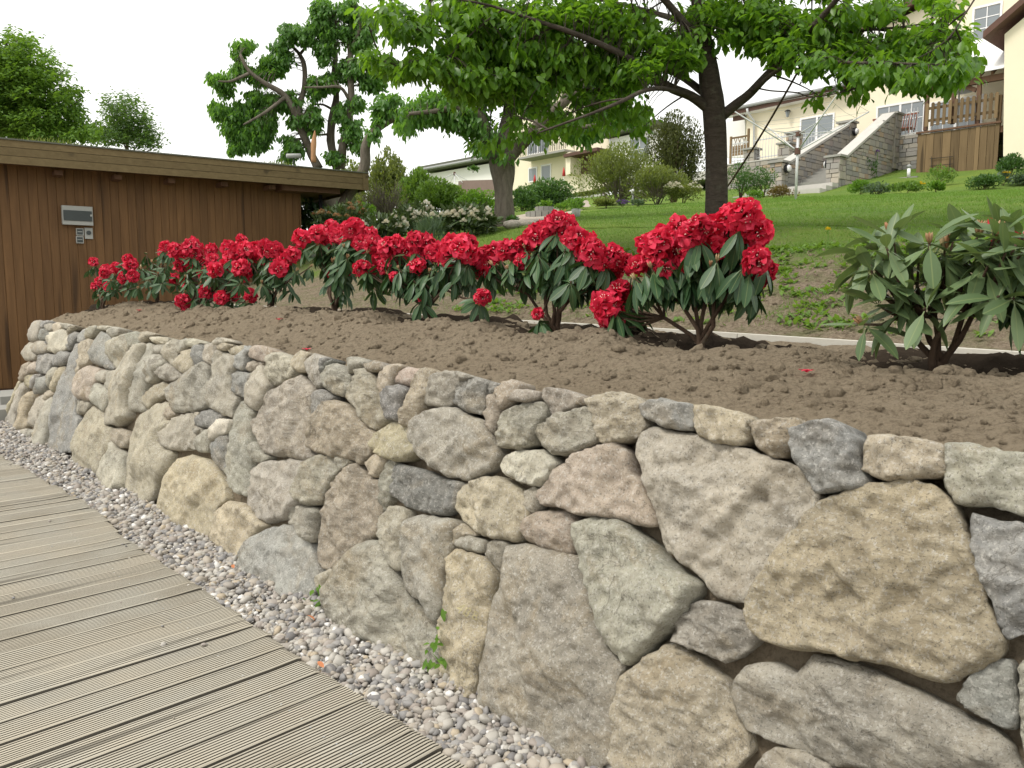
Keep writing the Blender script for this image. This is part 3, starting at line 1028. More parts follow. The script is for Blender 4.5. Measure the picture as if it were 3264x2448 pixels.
# the return round the far corner, in rough courses
yy = 0.02
for row in range(5):
    hgt = 0.24
    q = 2.02 + WK * yy
    while q < 3.9:
        wd = rr.uniform(0.22, 0.42)
        V, F = ico(3)
        V = V * np.array([0.5, 0.5, 0.5])
        V = np.sign(V) * np.abs(V) ** 0.72
        V *= (1 + 0.22 * np.array([mnoise.noise(Vector(v) * 2.6 + Vector((row * 9, q * 7, 0))) for v in V]))[:, None]
        cpos = sq(S_END - 0.16 - 0.2 * yy, q + wd / 2, yy + hgt / 2)
        X = cpos + np.outer(V[:, 0], U) * 0.4 + np.outer(V[:, 1], M) * wd * 1.05 + np.outer(V[:, 2], ZV) * hgt * 1.05
        build('stone', (X, F), MAT['stone'], wall, True, (*SCOL[rr.choice('GGTBS')], 1))
        q += wd
    yy += hgt

# earth packed behind the stones
def crest(s):
    return float(np.interp(s, [-2, 0.5, 1.5, 2.5, 3.3, 5.3, 7.8, 10.7, 12], [1.17, 1.18, 1.19, 1.185, 1.185, 1.225, 1.215, 1.25, 1.25]))

ss = np.linspace(-2.5, S_END - 0.2, 60)
V = []
for s in ss:
    for k, (z, o) in enumerate([(-0.1, 0.055), (0.2, 0.05), (0.45, 0.05), (0.7, 0.05), (0.95, 0.07), (1.07, 0.11), (1.08, 0.6), (-0.1, 0.6)]):
        zz = z + (crest(s) - 1.19 if z > 1 else 0)
        qq = WQ + WK * max(zz, 0) + o
        V.append(sq(s - (0.25 * max(zz, 0) if s > S_END - 0.3 else 0), qq, zz) + (NW * 0.03 * mnoise.noise(Vector((s * 4, z * 9, 1))) if k < 5 else 0))
nk = 8
F = [(i * nk + j, (i + 1) * nk + j, (i + 1) * nk + (j + 1) % nk, i * nk + (j + 1) % nk) for i in range(len(ss) - 1) for j in range(nk)]
F += [tuple(range(nk)), tuple(range((len(ss) - 1) * nk, len(ss) * nk))[::-1]]
build('earth_packing', (np.array(V), F), MAT['soil'], wall, True)

# ================================================================== planted soil bed
BUSHES = {}   # key: (px, py, q)  base in photo pixels and its distance into the bank
BASES = [('b1', 330, 985, 2.85), ('b2', 500, 968, 3.1), ('b3', 640, 1000, 3.1), ('b4', 860, 992, 3.25), ('b5', 1065, 1003, 3.25), ('b6', 1365, 1033, 3.2),
         ('b7', 1765, 1068, 3.2), ('b8', 2228, 1122, 3.2), ('b9', 2985, 1193, 3.15)]
for k, x, y, q in BASES:
    BUSHES[k] = on_q(x, y, q)
rowS = np.array([s_of(BUSHES[k[0]]) for k in BASES][::-1])
rowZ = np.array([BUSHES[k[0]][2] for k in BASES][::-1])
_o = np.argsort(rowS)
rowS, rowZ = rowS[_o], rowZ[_o]
KERB_Q = 4.82

def kerb_z(s):
    return float(np.interp(s, [-3, 1.0, 3, 6, 12, 16], [1.20, 1.245, 1.285, 1.34, 1.42, 1.46]))

def bed_z(s, q, fine=True):
    zr = float(np.interp(s, rowS, rowZ))
    zc = crest(s) - 0.005
    ze = kerb_z(s) - 0.05
    z = float(np.interp(q, [2.2, 2.34, 2.62, 2.95, 3.2, 3.7, 4.3, 4.9], [zc - 0.075, zc - 0.005, zc + 0.45 * (zr - zc) + 0.012, zr + 0.025, zr, zr - 0.02, 0.5 * zr + 0.5 * ze - 0.01, ze]))
    # a worked, lumpy surface with a hollow round every plant
    for k in BASES:
        b = BUSHES[k[0]]
        ds, dq = s - s_of(b), q - float(b @ M)
        d2 = ds * ds * 0.8 + dq * dq
        if d2 < 1.2:
            d = math.sqrt(d2)
            z += 0.030 * math.exp(-((d - 0.42) / 0.10) ** 2) * (1 if dq < 0.1 else 0.3) - 0.022 * math.exp(-(d / 0.24) ** 2)
            z += 0.035 * math.exp(-((dq - 0.42) / 0.22) ** 2 - (ds / 0.55) ** 2)
    w = min(1.0, max(0.15, (q - 2.15) / 0.4))
    z += w * 0.030 * mnoise.fractal(Vector((s * 1.7, q * 2.3, 0.0)), 1.0, 2.0, 3)
    if fine:
        z += w * 0.020 * mnoise.fractal(Vector((s * 8.0, q * 8.0, 4.0)), 0.8, 2.1, 4)
        z += w * 0.013 * abs(mnoise.noise(Vector((s * 22.0, q * 22.0, 7.0)))) + w * 0.007 * mnoise.noise(Vector((s * 48.0, q * 48.0, 3.0)))
    return z

S = [-2.5]
while S[-1] < 10.8:
    S.append(S[-1] + 0.012 + 0.0042 * max(0, S[-1] + 0.6))
S = np.array(S)
Q = np.r_[np.arange(2.215, 3.3, 0.017), np.arange(3.3, 4.76, 0.04)]
V = np.array([sq(s, q + (0 if q > 2.2 else 0), bed_z(s, q)) for s in S for q in Q])
a = np.arange((len(S) - 1) * len(Q)).reshape(len(S) - 1, len(Q))[:, :-1].ravel()
F = np.stack([a, a + 1, a + 1 + len(Q), a + len(Q)], 1)[:, ::-1]
tag(build('soil_bed', (V, F), MAT['soil'], None, True), kind='structure')
# the bed runs on behind the shed corner
V = np.array([sq(s, q, bed_z(10.8, q, False) - 0.02) for s in (10.79, 11.6, 13.0) for q in (3.0, 3.6, 4.2, 4.8)])
V[0] = sq(10.79, 3.0, 1.2); 
F = [(i * 4 + j, (i + 1) * 4 + j, (i + 1) * 4 + j + 1, i * 4 + j + 1)[::1] for i in range(2) for j in range(3)]
F = [f[::-1] for f in F]
tag(build('soil_bed', (V, F), MAT['soil'], None, True), kind='structure')

# loose clods and crumbs
V0, F0 = ico(2)
V0 = V0 * (1 + 0.5 * np.array([mnoise.noise(Vector(v) * 1.7) + 0.5 * mnoise.noise(Vector(v) * 4.1) for v in V0]))[:, None]
N = 9000
s = -1.2 + 12 * RS.rand(N) ** 1.8
q = 2.28 + 1.2 * RS.rand(N) ** 0.9
ps = np.array([sq(a, b, bed_z(a, b)) for a, b in zip(s, q)])
sc = RS.gamma(1.1, 0.0036, N) + 0.0022
sc = np.minimum(sc, 0.03)
sc[:260] = RS.uniform(0.012, 0.034, 260)
V, F = scatter(V0, F0, ps, rand_rot(N), np.stack([sc * 1.2, sc, sc * 0.8], 1))
tag(build('soil_clods', (V, F), MAT['soil'], None, True), kind='stuff')

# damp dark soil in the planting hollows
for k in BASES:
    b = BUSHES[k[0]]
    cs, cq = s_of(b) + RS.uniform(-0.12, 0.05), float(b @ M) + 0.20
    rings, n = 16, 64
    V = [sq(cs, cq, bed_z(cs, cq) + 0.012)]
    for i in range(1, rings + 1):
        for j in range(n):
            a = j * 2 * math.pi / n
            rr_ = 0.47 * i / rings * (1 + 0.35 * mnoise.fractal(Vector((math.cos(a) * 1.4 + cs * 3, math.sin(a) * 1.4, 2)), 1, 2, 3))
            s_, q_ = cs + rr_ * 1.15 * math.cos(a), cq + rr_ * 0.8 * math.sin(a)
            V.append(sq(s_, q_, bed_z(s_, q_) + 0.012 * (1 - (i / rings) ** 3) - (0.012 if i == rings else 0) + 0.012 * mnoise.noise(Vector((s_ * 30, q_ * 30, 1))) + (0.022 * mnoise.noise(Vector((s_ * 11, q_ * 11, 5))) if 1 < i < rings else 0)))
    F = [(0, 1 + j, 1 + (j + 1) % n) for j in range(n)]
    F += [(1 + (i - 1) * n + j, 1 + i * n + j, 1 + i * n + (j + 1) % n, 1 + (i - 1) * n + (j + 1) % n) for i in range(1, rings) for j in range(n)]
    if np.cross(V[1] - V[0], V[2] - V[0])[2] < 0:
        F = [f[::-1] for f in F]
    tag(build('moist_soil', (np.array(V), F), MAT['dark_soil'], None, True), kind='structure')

# kerb edging in the bed's back
kerb = thing('kerb_edging', sq(4.0, KERB_Q, 1.25), 'pale concrete kerb edging along the back of the soil bed', 'kerb')
s = -2.0
while s < 13.2:
    s1 = s + 0.994
    z0, z1 = kerb_z(s), kerb_z(s1)
    lo = [sq(s, KERB_Q - 0.035, z0 - 0.25), sq(s1, KERB_Q - 0.035, z1 - 0.25), sq(s1, KERB_Q + 0.035, z1 - 0.25), sq(s, KERB_Q + 0.035, z0 - 0.25)]
    hi = [p + ZV * 0.25 for p in lo]
    j = RS.uniform(-0.003, 0.003)
    build('kerb_block', MB().hull8([p + ZV * j for p in lo][::-1], [p + ZV * j for p in hi][::-1]), MAT['kerb'], kerb)
    s += 1.0

# ================================================================== deck
deck = thing('boardwalk', sq(3.5, 0.4, 0), 'weathered grooved timber boardwalk beside the pebble strip', 'boardwalk')
def on_z(x, y, z):
    d = ray(x, y)
    return CAM + d * ((z - EYE) / d[2])
DZ = 0.02
edge_pts = [on_z(x, y, DZ) for x, y in ((0, 1453), (148, 1535), (295, 1616), (423, 1732), (612, 1857), (811, 1991), (1024, 2140), (1318, 2329), (1492, 2443))]
edge_s = np.array([s_of(p) for p in edge_pts])[::-1]
edge_q = np.array([float(p @ M) for p in edge_pts])[::-1]
BW, GAP = 0.142, 0.012
NG = 7
prof = [(0.0, -0.034), (0.0, -0.004), (0.004, 0.0)]
GI = []
pitch = (BW - 0.027) / NG
for g in range(NG + 1):
    x0 = 0.0135 + g * pitch
    if True:
        GI.append(len(prof))
        prof += [(x0 - 0.0036, 0.0), (x0 - 0.0028, -0.0075), (x0 + 0.0028, -0.0075), (x0 + 0.0036, 0.0)]
prof += [(BW - 0.004, 0.0), (BW, -0.004), (BW, -0.034)]
s = 0.2
r = random.Random(3)
while s < 12.2:
    qe = float(np.interp(s, edge_s, edge_q)) + r.uniform(-0.012, 0.014)
    ang = rad(float(np.interp(s, [0.5, 2.5, 5, 9], [-4.0, -3.2, -1.0, 2.0]))) + rad(r.uniform(-0.25, 0.25))
    L = 3.6
    dirq = M * math.cos(ang) + U * math.sin(-ang)           # along the board, towards the wall
    side = np.cross(ZV, dirq)
    if side @ U < 0:
        side = -side
    O = sq(s, qe, DZ + r.uniform(-0.003, 0.004))
    tilt = r.uniform(-0.012, 0.012)
    cup = r.uniform(-0.004, 0.002)
    V = []
    cuts = [0, 0.02, 0.15, 0.45, 0.9, 1.5, 2.3, L]
    for k, c in enumerate(cuts):
        lift = 0.006 * r.random() if k < 2 else 0
        for x, z in prof:
            u_ = (x / BW - 0.5)
            drop = 0.003 if k == 0 else 0
            V.append(O - dirq * (c + (0.003 * mnoise.noise(Vector((x * 60, s * 9, 0))) if k == 0 else 0)) + side * (x + 0.002 * mnoise.noise(Vector((c * 2.0, s * 5, 0)))) + ZV * (z + tilt * u_ + cup * (1 - 4 * u_ * u_) - drop + lift))
    npf = len(prof)
    F = [(k * npf + j, k * npf + (j + 1) % npf, (k + 1) * npf + (j + 1) % npf, (k + 1) * npf + j) for k in range(len(cuts) - 1) for j in range(npf)]
    F += [tuple(range(npf))[::-1], tuple(range((len(cuts) - 1) * npf, len(cuts) * npf))]
    V = np.array(V)
    # grain runs along the local X axis
    Rm = np.stack([dirq, side, np.cross(dirq, side)], 1)
    me = bpy.data.meshes.new('plank')
    me.from_pydata(((V - O) @ Rm).tolist(), [], F)
    me.update()
    me.materials.append(MAT['deck_wood'])
    me.materials.append(MAT['groove'])
    for pi, pl in enumerate(me.polygons):
        if pi < (len(cuts) - 1) * npf and (any(g <= pi % npf < g + 3 for g in GI) or pi % npf in (0, npf - 2, npf - 1)):  # plank sides coloured dark too, painting shade into the gaps between boards
            pl.material_index = 1
    o = new_obj('plank', me, deck)
    o.matrix_basis = Matrix.Translation(Vector(O - np.array(deck.location))) @ Matrix([list(x) for x in Rm]).to_4x4()
    s += BW + GAP + r.uniform(-0.001, 0.003)
# screw heads over the bearers
mb = MB()
for o in [c_ for c_ in deck.children if c_.name.startswith('plank')]:
    mw = o.matrix_basis
    base_ = Vector(deck.location)
    for off in (0.25, 1.2, 2.2):
        for y in (0.028, 0.114):
            p_ = np.array(mw @ Vector((-off, y, 0.0006)) + base_)
            mb.add([p_ + np.array([math.cos(a) * 0.0042, math.sin(a) * 0.0042, 0]) for a in np.linspace(0, 5.236, 6)], [(0, 1, 2, 3, 4, 5)])
build('screws', mb, MAT['grey_metal'], deck)['kind'] = 'stuff'
# bearers under the boards
mb = MB()
for off in (0.25, 1.2, 2.2):
    for a, b in zip(range(len(edge_s) - 1), range(1, len(edge_s))):
        A_ = sq(edge_s[a], edge_q[a] - off, -0.04)
        B_ = sq(edge_s[b], edge_q[b] - off, -0.04)
        mb.beam(A_, B_, 0.07, 0.04)
build('bearer', mb, MAT['dark_wood'], deck)

# ================================================================== pebble strip
V1, F1 = ico(2)
N = 24000
s = 0.9 + 11.0 * RS.rand(N) ** 1.5
lo_q = np.interp(s, edge_s, edge_q) + 0.02
hi_q = np.full(N, WQ + 0.03)
q = lo_q - 0.05 + (hi_q - lo_q + 0.05) * RS.rand(N)
layer = RS.rand(N)
sc = np.clip(RS.gamma(5.0, 0.0026, N), 0.006, 0.03)
bank = np.clip((q - lo_q) / np.maximum(hi_q - lo_q, 0.05), 0, 1)
zz = -0.035 + layer * 0.04 + bank ** 3 * 0.035
under = q < lo_q
zz[under] -= 0.03
stray = np.arange(N) < 45                                  # a few kicked onto the boards
q[stray] = lo_q[stray] - RS.gamma(1.2, 0.25, stray.sum()) - 0.03
zz[stray] = DZ + 0.004
sc[stray] *= 0.45
ps = U[None] * s[:, None] + M[None] * q[:, None] + ZV[None] * zz[:, None]
shapes = []
halfs = np.array_split(np.arange(N), 5)
VV, FF, off = [], [], 0
for k, idx in enumerate(halfs):
    Vt = np.sign(V1) * np.abs(V1) ** (0.8 + 0.1 * k)
    Vt = Vt * (1 + 0.34 * np.array([mnoise.noise(Vector(v) * 1.3 + Vector((k * 5, 0, 0))) for v in V1]))[:, None]
    sca = np.stack([sc[idx] * RS.uniform(0.9, 1.45, len(idx)), sc[idx], sc[idx] * RS.uniform(0.5, 0.85, len(idx))], 1)
    R = rand_rot(len(idx))
    # mostly lying flat
    flat = RS.rand(len(idx)) < 0.6
    ang = RS.rand(len(idx)) * 6.283
    Rz = np.zeros((len(idx), 3, 3))
    Rz[:, 0, 0] = np.cos(ang); Rz[:, 0, 1] = -np.sin(ang); Rz[:, 1, 0] = np.sin(ang); Rz[:, 1, 1] = np.cos(ang); Rz[:, 2, 2] = 1
    R[flat] = Rz[flat]
    # coarse copies far away
    far = s[idx] > 5.0
    for sel, (Vb, Fb) in ((~far, (Vt, F1)), (far, (None, None))):
        if not sel.any():
            continue
        if Vb is None:
            Vb, Fb = ico(1)
        v_, f_ = scatter(Vb, Fb, ps[idx][sel], R[sel], sca[sel] * (1.15 if Fb is not F1 else 1))
        VV.append(v_); FF.append(f_ + off); off += len(v_)
tag(build('gravel', (np.concatenate(VV), np.concatenate(FF)), MAT['pebble'], None, True), kind='stuff')
sheet('gravel_bed', 0.2, 13, 0.6, 2.0, -0.04, MAT['dark_soil'])

# ================================================================== rhododendrons
def leaf_template(rows, wid, fold, curl, tip=1.0):
    "unit-long leaf along +Y, face up +Z"
    V, F = [], []
    for i, (t, w) in enumerate(zip(rows, wid)):
        y = t
        z = -curl * t * t
        for sx in (-1, 0, 1):
            V.append((sx * w, y, z + (fold * w if sx else 0)))
    n = len(rows)
    F = []
    for i in range(n - 1):
        for j in (0, 1):
            a = i * 3 + j
            F.append((a, a + 1, a + 4, a + 3))
    return np.array(V), F

RH_LEAVES = []
for fold, curl, wk in ((0.25, 0.10, 0.165), (0.35, 0.25, 0.15), (0.10, 0.02, 0.18), (0.45, 0.38, 0.16), (0.2, -0.08, 0.155)):
    rows = [0.0, 0.10, 0.24, 0.42, 0.60, 0.78, 0.91, 1.0]
    wid = [0.012, 0.018, 0.52 * wk, 0.80 * wk, 0.88 * wk, 0.74 * wk, 0.42 * wk, 0.008]
    V, F = leaf_template(rows, wid, fold, curl)
    me = bpy.data.meshes.new('leaf')
    me.from_pydata(V.tolist(), [], F)
    me.polygons.foreach_set('use_smooth', np.ones(len(me.polygons), bool))
    RH_LEAVES.append(me)
def leaf_set(m):
    out = []
    for me in RH_LEAVES:
        c = me.copy()
        c.materials.append(m)
        out.append(c)
    return out
L_DARK = leaf_set(MAT['rhodo_leaf'])
L_PALE = leaf_set(MAT['rhodo_pale'])


def floret(r, seed):
    "open funnel of five ruffled petals, mouth towards +Z"
    R = random.Random(seed)
    V, F = [], []
    for p in range(5):
        a0 = 2 * math.pi * p / 5
        base = len(V)
        tw = R.uniform(-0.25, 0.25)
        prof = [(0.12, -0.95, 0.34), (0.36, -0.50, 0.50), (0.78, -0.06, 0.66 + 0.1 * R.random()), (1.10 + 0.15 * R.random(), -0.05 - 0.35 * R.random(), 0.40)]
        for (rr, z, w) in prof:
            for k in (-1, -0.35, 0.35, 1):
                ang = a0 + k * w / max(rr, 0.42) * 0.82
                rr2 = rr * (1 - 0.10 * k * k) * R.uniform(0.90, 1.10)
                zz = z + (0.14 * k * k + tw * k) * (1 if rr > 0.5 else 0) + R.uniform(-0.11, 0.11) * (rr > 0.5)
                V.append((rr2 * math.cos(ang) * r, rr2 * math.sin(ang) * r, zz * r))
        for i in range(3):
            for j in range(3):
                q = base + i * 4 + j
                F.append((q, q + 1, q + 5, q + 4))
    for k in range(6):                                       # stamens
        a = k * 1.047 + R.uniform(-0.3, 0.3)
        d = np.array([math.cos(a), math.sin(a), 0])
        s = np.array([-d[1], d[0], 0]) * 0.035 * r
        e = d * R.uniform(0.22, 0.42) * r + np.array([0, 0, R.uniform(-0.05, 0.18) * r])
        b0 = np.array([0, 0, -0.8 * r])
        base = len(V)
        V += [tuple(b0 - s * 0.5), tuple(b0 + s * 0.5), tuple(e + s), tuple(e - s)]
        F.append((base, base + 1, base + 2, base + 3))
        V += [tuple(e + s * 1.6), tuple(e + d * 0.10 * r), tuple(e - s * 1.6), tuple(e - d * 0.05 * r + np.array([0, 0, 0.06 * r]))]
        F.append((base + 4, base + 5, base + 6, base + 7))
    return np.array(V), F

def truss_mesh(seed, nfl, R0, rf):
    R = random.Random(seed)
    mb = MB()
    for k in range(nfl):
        # spread over the upper two thirds of a ball
        zc = 1 - 1.42 * (k + 0.5) / nfl
        ph = k * 2.39996 + R.uniform(-0.25, 0.25)
        rr = math.sqrt(max(0, 1 - zc * zc))
        d = Vector((rr * math.cos(ph), rr * math.sin(ph), zc + R.uniform(-0.1, 0.1))).normalized()
        V, F = floret(rf * R.uniform(0.85, 1.12), seed * 50 + k)
        q = d.to_track_quat('Z', 'Y').to_matrix() @ Matrix.Rotation(R.uniform(0, 6.28), 3, 'Z')
        Rm = np.array(q)
        mb.add(V @ Rm.T + np.array(d) * R0 * R.uniform(0.7, 1.3), F)
    me = bpy.data.meshes.new('flower_truss')
    V, F = mb.arrays()
    me.from_pydata(V.tolist(), [], F)
    me.polygons.foreach_set('use_smooth', np.ones(len(me.polygons), bool))
    me.materials.append(MAT['red_petal'])
    me.materials.append(MAT['throat'])
    me.materials.append(MAT['stamen'])
    nf_ = 45 + 12
    mi = np.zeros(len(me.polygons), np.int32)
    for i in range(len(mi)):
        j = i % nf_
        mi[i] = 2 if j >= 45 else (1 if j % 9 < 3 else 0)
    me.polygons.foreach_set('material_index', mi)
    return me
TRUSS = [truss_mesh(k + 1, n, 0.050, 0.053) for k, n in enumerate((10, 12, 9, 13, 11, 8, 12))]

def bud_mesh():
    mb = MB()
    for k in range(5):
        a = k * 1.2566
        d = np.array([math.cos(a), math.sin(a), 0])
        mb.tube([d * 0.004, d * 0.009 + ZV * 0.018, d * 0.012 + ZV * 0.036, d * 0.014 + ZV * 0.05], [0.003, 0.006, 0.006, 0.001], 5)
    me = bpy.data.meshes.new('bud')
    V, F = mb.arrays()
    me.from_pydata(V.tolist(), [], F)
    me.polygons.foreach_set('use_smooth', np.ones(len(me.polygons), bool))
    me.materials.append(MAT['bud'])
    return me
BUD = bud_mesh()


def put(name, me, root, pos, Rm, scale):
    o = bpy.data.objects.new(name, me)
    COL.objects.link(o)
    o.parent = root
    m = Matrix([list(x) for x in Rm]).to_4x4()
    sc = scale if hasattr(scale, '__len__') else (scale,) * 3
    o.matrix_basis = Matrix.Translation(Vector(np.asarray(pos) - np.array(root.location))) @ m @ Matrix.Diagonal((*sc, 1))
    return o


def axes(d, up):
    d = d / np.linalg.norm(d)
    s = np.cross(d, up)
    if np.linalg.norm(s) < 1e-4:
        s = np.cross(d, (0, 1, 0.1))
    s = s / np.linalg.norm(s)
    n = np.cross(s, d)
    return np.stack([s, d, n], 1)


ZB = {'a': (250, 700, 800), 'c': (1050, 680, 700), 'd': (1700, 630, 800), 'e': (2500, 640, 764)}

def zb(k, x, y):
    ox, oy, w = ZB[k]
    return ox + x * w / 2212.0, oy + y * w / 2212.0


def bush(key, label, trusses, rosettes, r, droop=(20, 62), length=(0.10, 0.15), pale=False, tsc=1.0, extra=10, n_leaf=(7, 9), stems=True, span=None):
    base = BUSHES[key]
    root = thing('rhododendron_bush', base - ZV * 0.05, label, 'rhododendron', 'rhododendrons planted along the soil bed')
    q0 = float(base @ M)
    meshes = L_PALE if pale else L_DARK
    ends = []
    pts = []
    for t in trusses:
        zk, x, y = t[0], t[1], t[2]
        sc = (t[3] if len(t) > 3 else 1.0) * tsc
        px, py = zb(zk, x, y)
        p = on_q(px, py, q0 - r.uniform(-0.10, 0.16))
        pts.append((p, sc, True))
    for zk, x, y in rosettes:
        px, py = zb(zk, x, y)
        pts.append((on_q(px, py, q0 - r.uniform(-0.05, 0.22)), 1.0, False))
    arr = np.array([p[0] for p in pts])
    lo, hi = arr.min(0), arr.max(0)
    cen = base + ZV * 0.30 * (hi[2] - base[2])
    for k in range(extra):                                     # leafy shoots inside, below and behind the flowers
        j = arr[r.randrange(len(arr))]
        p = base + (j - base) * r.uniform(0.45, 0.78) + U * r.uniform(-0.12, 0.12) + M * r.uniform(-0.12, 0.24)
        p[2] = base[2] + (hi[2] - base[2]) * r.uniform(0.45, 0.78)
        pts.append((p, 1.0, False))
    fork0 = base + ZV * r.uniform(0.03, 0.07)
    for p, sc, fl in pts:
        out = p - cen
        out[2] = max(out[2], 0.02) + 0.25
        out /= np.linalg.norm(out)
        if fl:
            me = TRUSS[r.randrange(len(TRUSS))]
            Rm = axes(np.cross(out, U + 0.1 * M), out)
            ang = r.uniform(0, 6.28)
            ca, sa = math.cos(ang), math.sin(ang)
            Rm = Rm @ np.array([[ca, -sa, 0], [sa, ca, 0], [0, 0, 1]])
            put('flower_truss', me, root, p, Rm, [sc * r.uniform(0.85, 1.15) for _ in range(3)])
            c = p - out * 0.06 * sc
        else:
            c = p
            if (pale and len(ends) in (1, 2, 3, 4, 5, 10, 19)) or (not pale and r.random() < 0.5):
                put('bud', BUD, root, p, axes(np.cross(out, U), out), r.uniform(0.75, 1.15) if pale else r.uniform(0.5, 0.85))
        ends.append(c)
        n = r.randint(*n_leaf)
        a0 = r.uniform(0, 6.28)
        sx = np.cross(out, ZV)
        if np.linalg.norm(sx) < 0.05:
            sx = U.copy()
        sx /= np.linalg.norm(sx)
        sy = np.cross(out, sx)
        for k in range(n):
            a = a0 + 6.283 * k / n + r.uniform(-0.3, 0.3)
            d = sx * math.cos(a) + sy * math.sin(a)
            dr = rad(r.uniform(*droop))
            d = d * math.cos(dr) - out * math.sin(dr) * 0.35 - ZV * math.sin(dr) * 0.9
            d /= np.linalg.norm(d)
            upv = out + ZV * 0.6
            Rm = axes(d, upv)
            roll = r.uniform(-0.45, 0.45)
            cr, sr = math.cos(roll), math.sin(roll)
            Rm = Rm @ np.array([[cr, 0, sr], [0, 1, 0], [-sr, 0, cr]])
            L = r.uniform(*length)
            put('leaf', meshes[r.randrange(len(meshes))], root, c + d * 0.008 - out * r.uniform(0, 0.02), Rm, (L * r.uniform(0.9, 1.15), L, L))
    # stems from the fork out to the shoots
    ends = np.array(ends)
    nmain = max(3, min(6, len(ends) // 4))
    az = np.argsort(ends @ U)
    for grp in np.array_split(az, nmain):
        g = ends[grp].mean(0)
        mid = fork0 + (g - fork0) * 0.48 + ZV * 0.02
        b0 = base - ZV * 0.06 + U * r.uniform(-0.025, 0.025) + M * r.uniform(-0.02, 0.02)
        fork = fork0 + U * r.uniform(-0.03, 0.03) + M * r.uniform(-0.02, 0.03) + ZV * r.uniform(-0.02, 0.05)
        mb = MB()
        k1 = fork + (mid - fork) * 0.4 + U * r.uniform(-0.03, 0.03) + M * r.uniform(-0.02, 0.02)
        mb.tube([b0, fork, k1, mid], [0.016, 0.0135, 0.011, 0.009], 7, wob=0.35)
        for i in grp:
            e = ends[i]
            m2 = mid + (e - mid) * 0.55 - ZV * 0.02 + U * r.uniform(-0.02, 0.02)
            mb.tube([mid, m2, e], [0.008, 0.0058, 0.004], 6)
        build('stem', mb, MAT['stem'], root, True)
    return root

r = random.Random(21)
P = lambda k, s: [(k, *map(float, t.split(','))) for t in s.split()]
bush('b1', 'small red rhododendron at the far end of the bed, against the shed wall', P('a', '135,375,.8 235,455 330,430 450,390 200,545 265,590 480,500 390,515,.8 440,345,.8 150,590,.8'),
     P('a', '110,430 330,600 460,600 180,680 520,600'), r, extra=6, length=(0.10, 0.14), tsc=1)
bush('b2', 'leafy rhododendron with few open flowers, second from the shed', P('a', '760,235,.8 725,290,.6'),
     P('a', '600,310 650,380 560,420 700,480 770,290 620,520 690,560 760,420 820,300 740,560 640,610'), r, extra=10, length=(0.10, 0.14), droop=(10, 55), tsc=1)
bush('b3', 'widest red rhododendron, flowering down to the soil', P('a', '860,275 1000,240 930,330 1060,390 1170,280 1190,370 1320,260 1350,350 1200,450 1290,420 1430,420 850,530 980,560,.9 1180,540 1130,640,.9 920,720,.9 1260,690,.9 1370,660,.8 950,790,.6 1520,670,.8 1040,310 1110,480 1400,300 920,400 1450,470,.9'),
     P('a', '960,460 1080,560 900,640 1330,540 1430,560 1120,740 1250,780 1480,730 1020,690 1360,760'), r, extra=14, length=(0.10, 0.145), tsc=1.12)
bush('b4', 'red rhododendron between the widest bush and the tallest bush', P('a', '1440,180,.7 1470,270 1570,260 1730,270 1630,330 1760,430 1890,310 1700,370 1530,330 1830,350 1650,250,.9'),
     P('a', '1590,450 1720,500 1830,540 1920,450 1620,560 1880,620 1700,620'), r, extra=12, length=(0.10, 0.145), tsc=1.08)
bush('b5', 'tallest far red rhododendron with bare brown forked stem', P('a', '1960,170 2110,130') + P('c', '20,140,.9 100,240 200,170 300,230 400,240 440,310,.9 60,200 250,150 330,300,.9 160,610,.5 30,610,.6 150,740,.6 -60,260 200,270'),
     P('c', '40,350 140,340 240,370 320,420 -60,400 380,400 180,450 60,480'), r, extra=9, length=(0.12, 0.16), tsc=0.98)
bush('b6', 'red rhododendron with long drooping leaves left of the middle of the bed', P('c', '600,350 680,320 860,290 960,310 520,450 440,540 330,560,.9 640,480 560,540,.8 900,450 1000,420 1080,400 880,540,.9 1240,310 1380,310 1290,420 1420,420,.95 1190,440 1310,560,.8 650,640,.5 430,630,.8 1550,850,.7 780,380 1330,350 920,860,.3 1480,560,.8'),
     P('c', '380,580 600,620 850,680 1010,600 1270,660 1400,520 760,650 960,710 1100,620 700,560 520,640 450,760'), r, extra=14, length=(0.11, 0.155), tsc=0.94)
bush('b7', 'red rhododendron with a tall domed top in the middle of the bed', P('c', '1560,420,.9 1680,400 1790,380 1590,560 1510,520,.9 1940,340 1950,490,.8 2080,250 2180,200') + P('d', '30,330 160,270 290,250 250,330 370,360 470,400 400,480 520,480 600,540,.9 700,520,.9 650,620,.9 700,660,.7 210,210 130,340 40,1030,.5 410,690,.5 470,470'),
     P('c', '1640,520 1800,560 1920,580 1960,640 2100,540') + P('d', '40,500 130,580 280,450 290,520 420,580 560,680 180,700 330,740'), r, extra=14, length=(0.11, 0.155), tsc=0.94)
bush('b8', 'large near red rhododendron with one low truss beside its left foot', P('d', '830,590,.9 940,600,.9 1010,430 1090,480 1180,400 1290,270,.9 1470,250,.8 1250,480 1390,560,.9 1170,620,.8 1560,350 1600,460 1700,290 1750,180 1860,150 1930,260 1780,400 1720,470 1970,310 1960,570,.9 2040,650,.8 1990,720,.7 1400,330,.9 1120,380 1620,270 1830,260') +
     P('d', '700,890,1.1 650,850 760,850 680,1000,1.1 700,1100,.9 630,930 760,960,.9'),
     P('d', '980,660 1040,620 1150,640 1300,640 1420,640 1620,560 1700,560 1860,480 1850,610 1930,700 1560,600 900,720'), r, extra=15, length=(0.12, 0.175), droop=(35, 75), tsc=0.97)
r = random.Random(33)
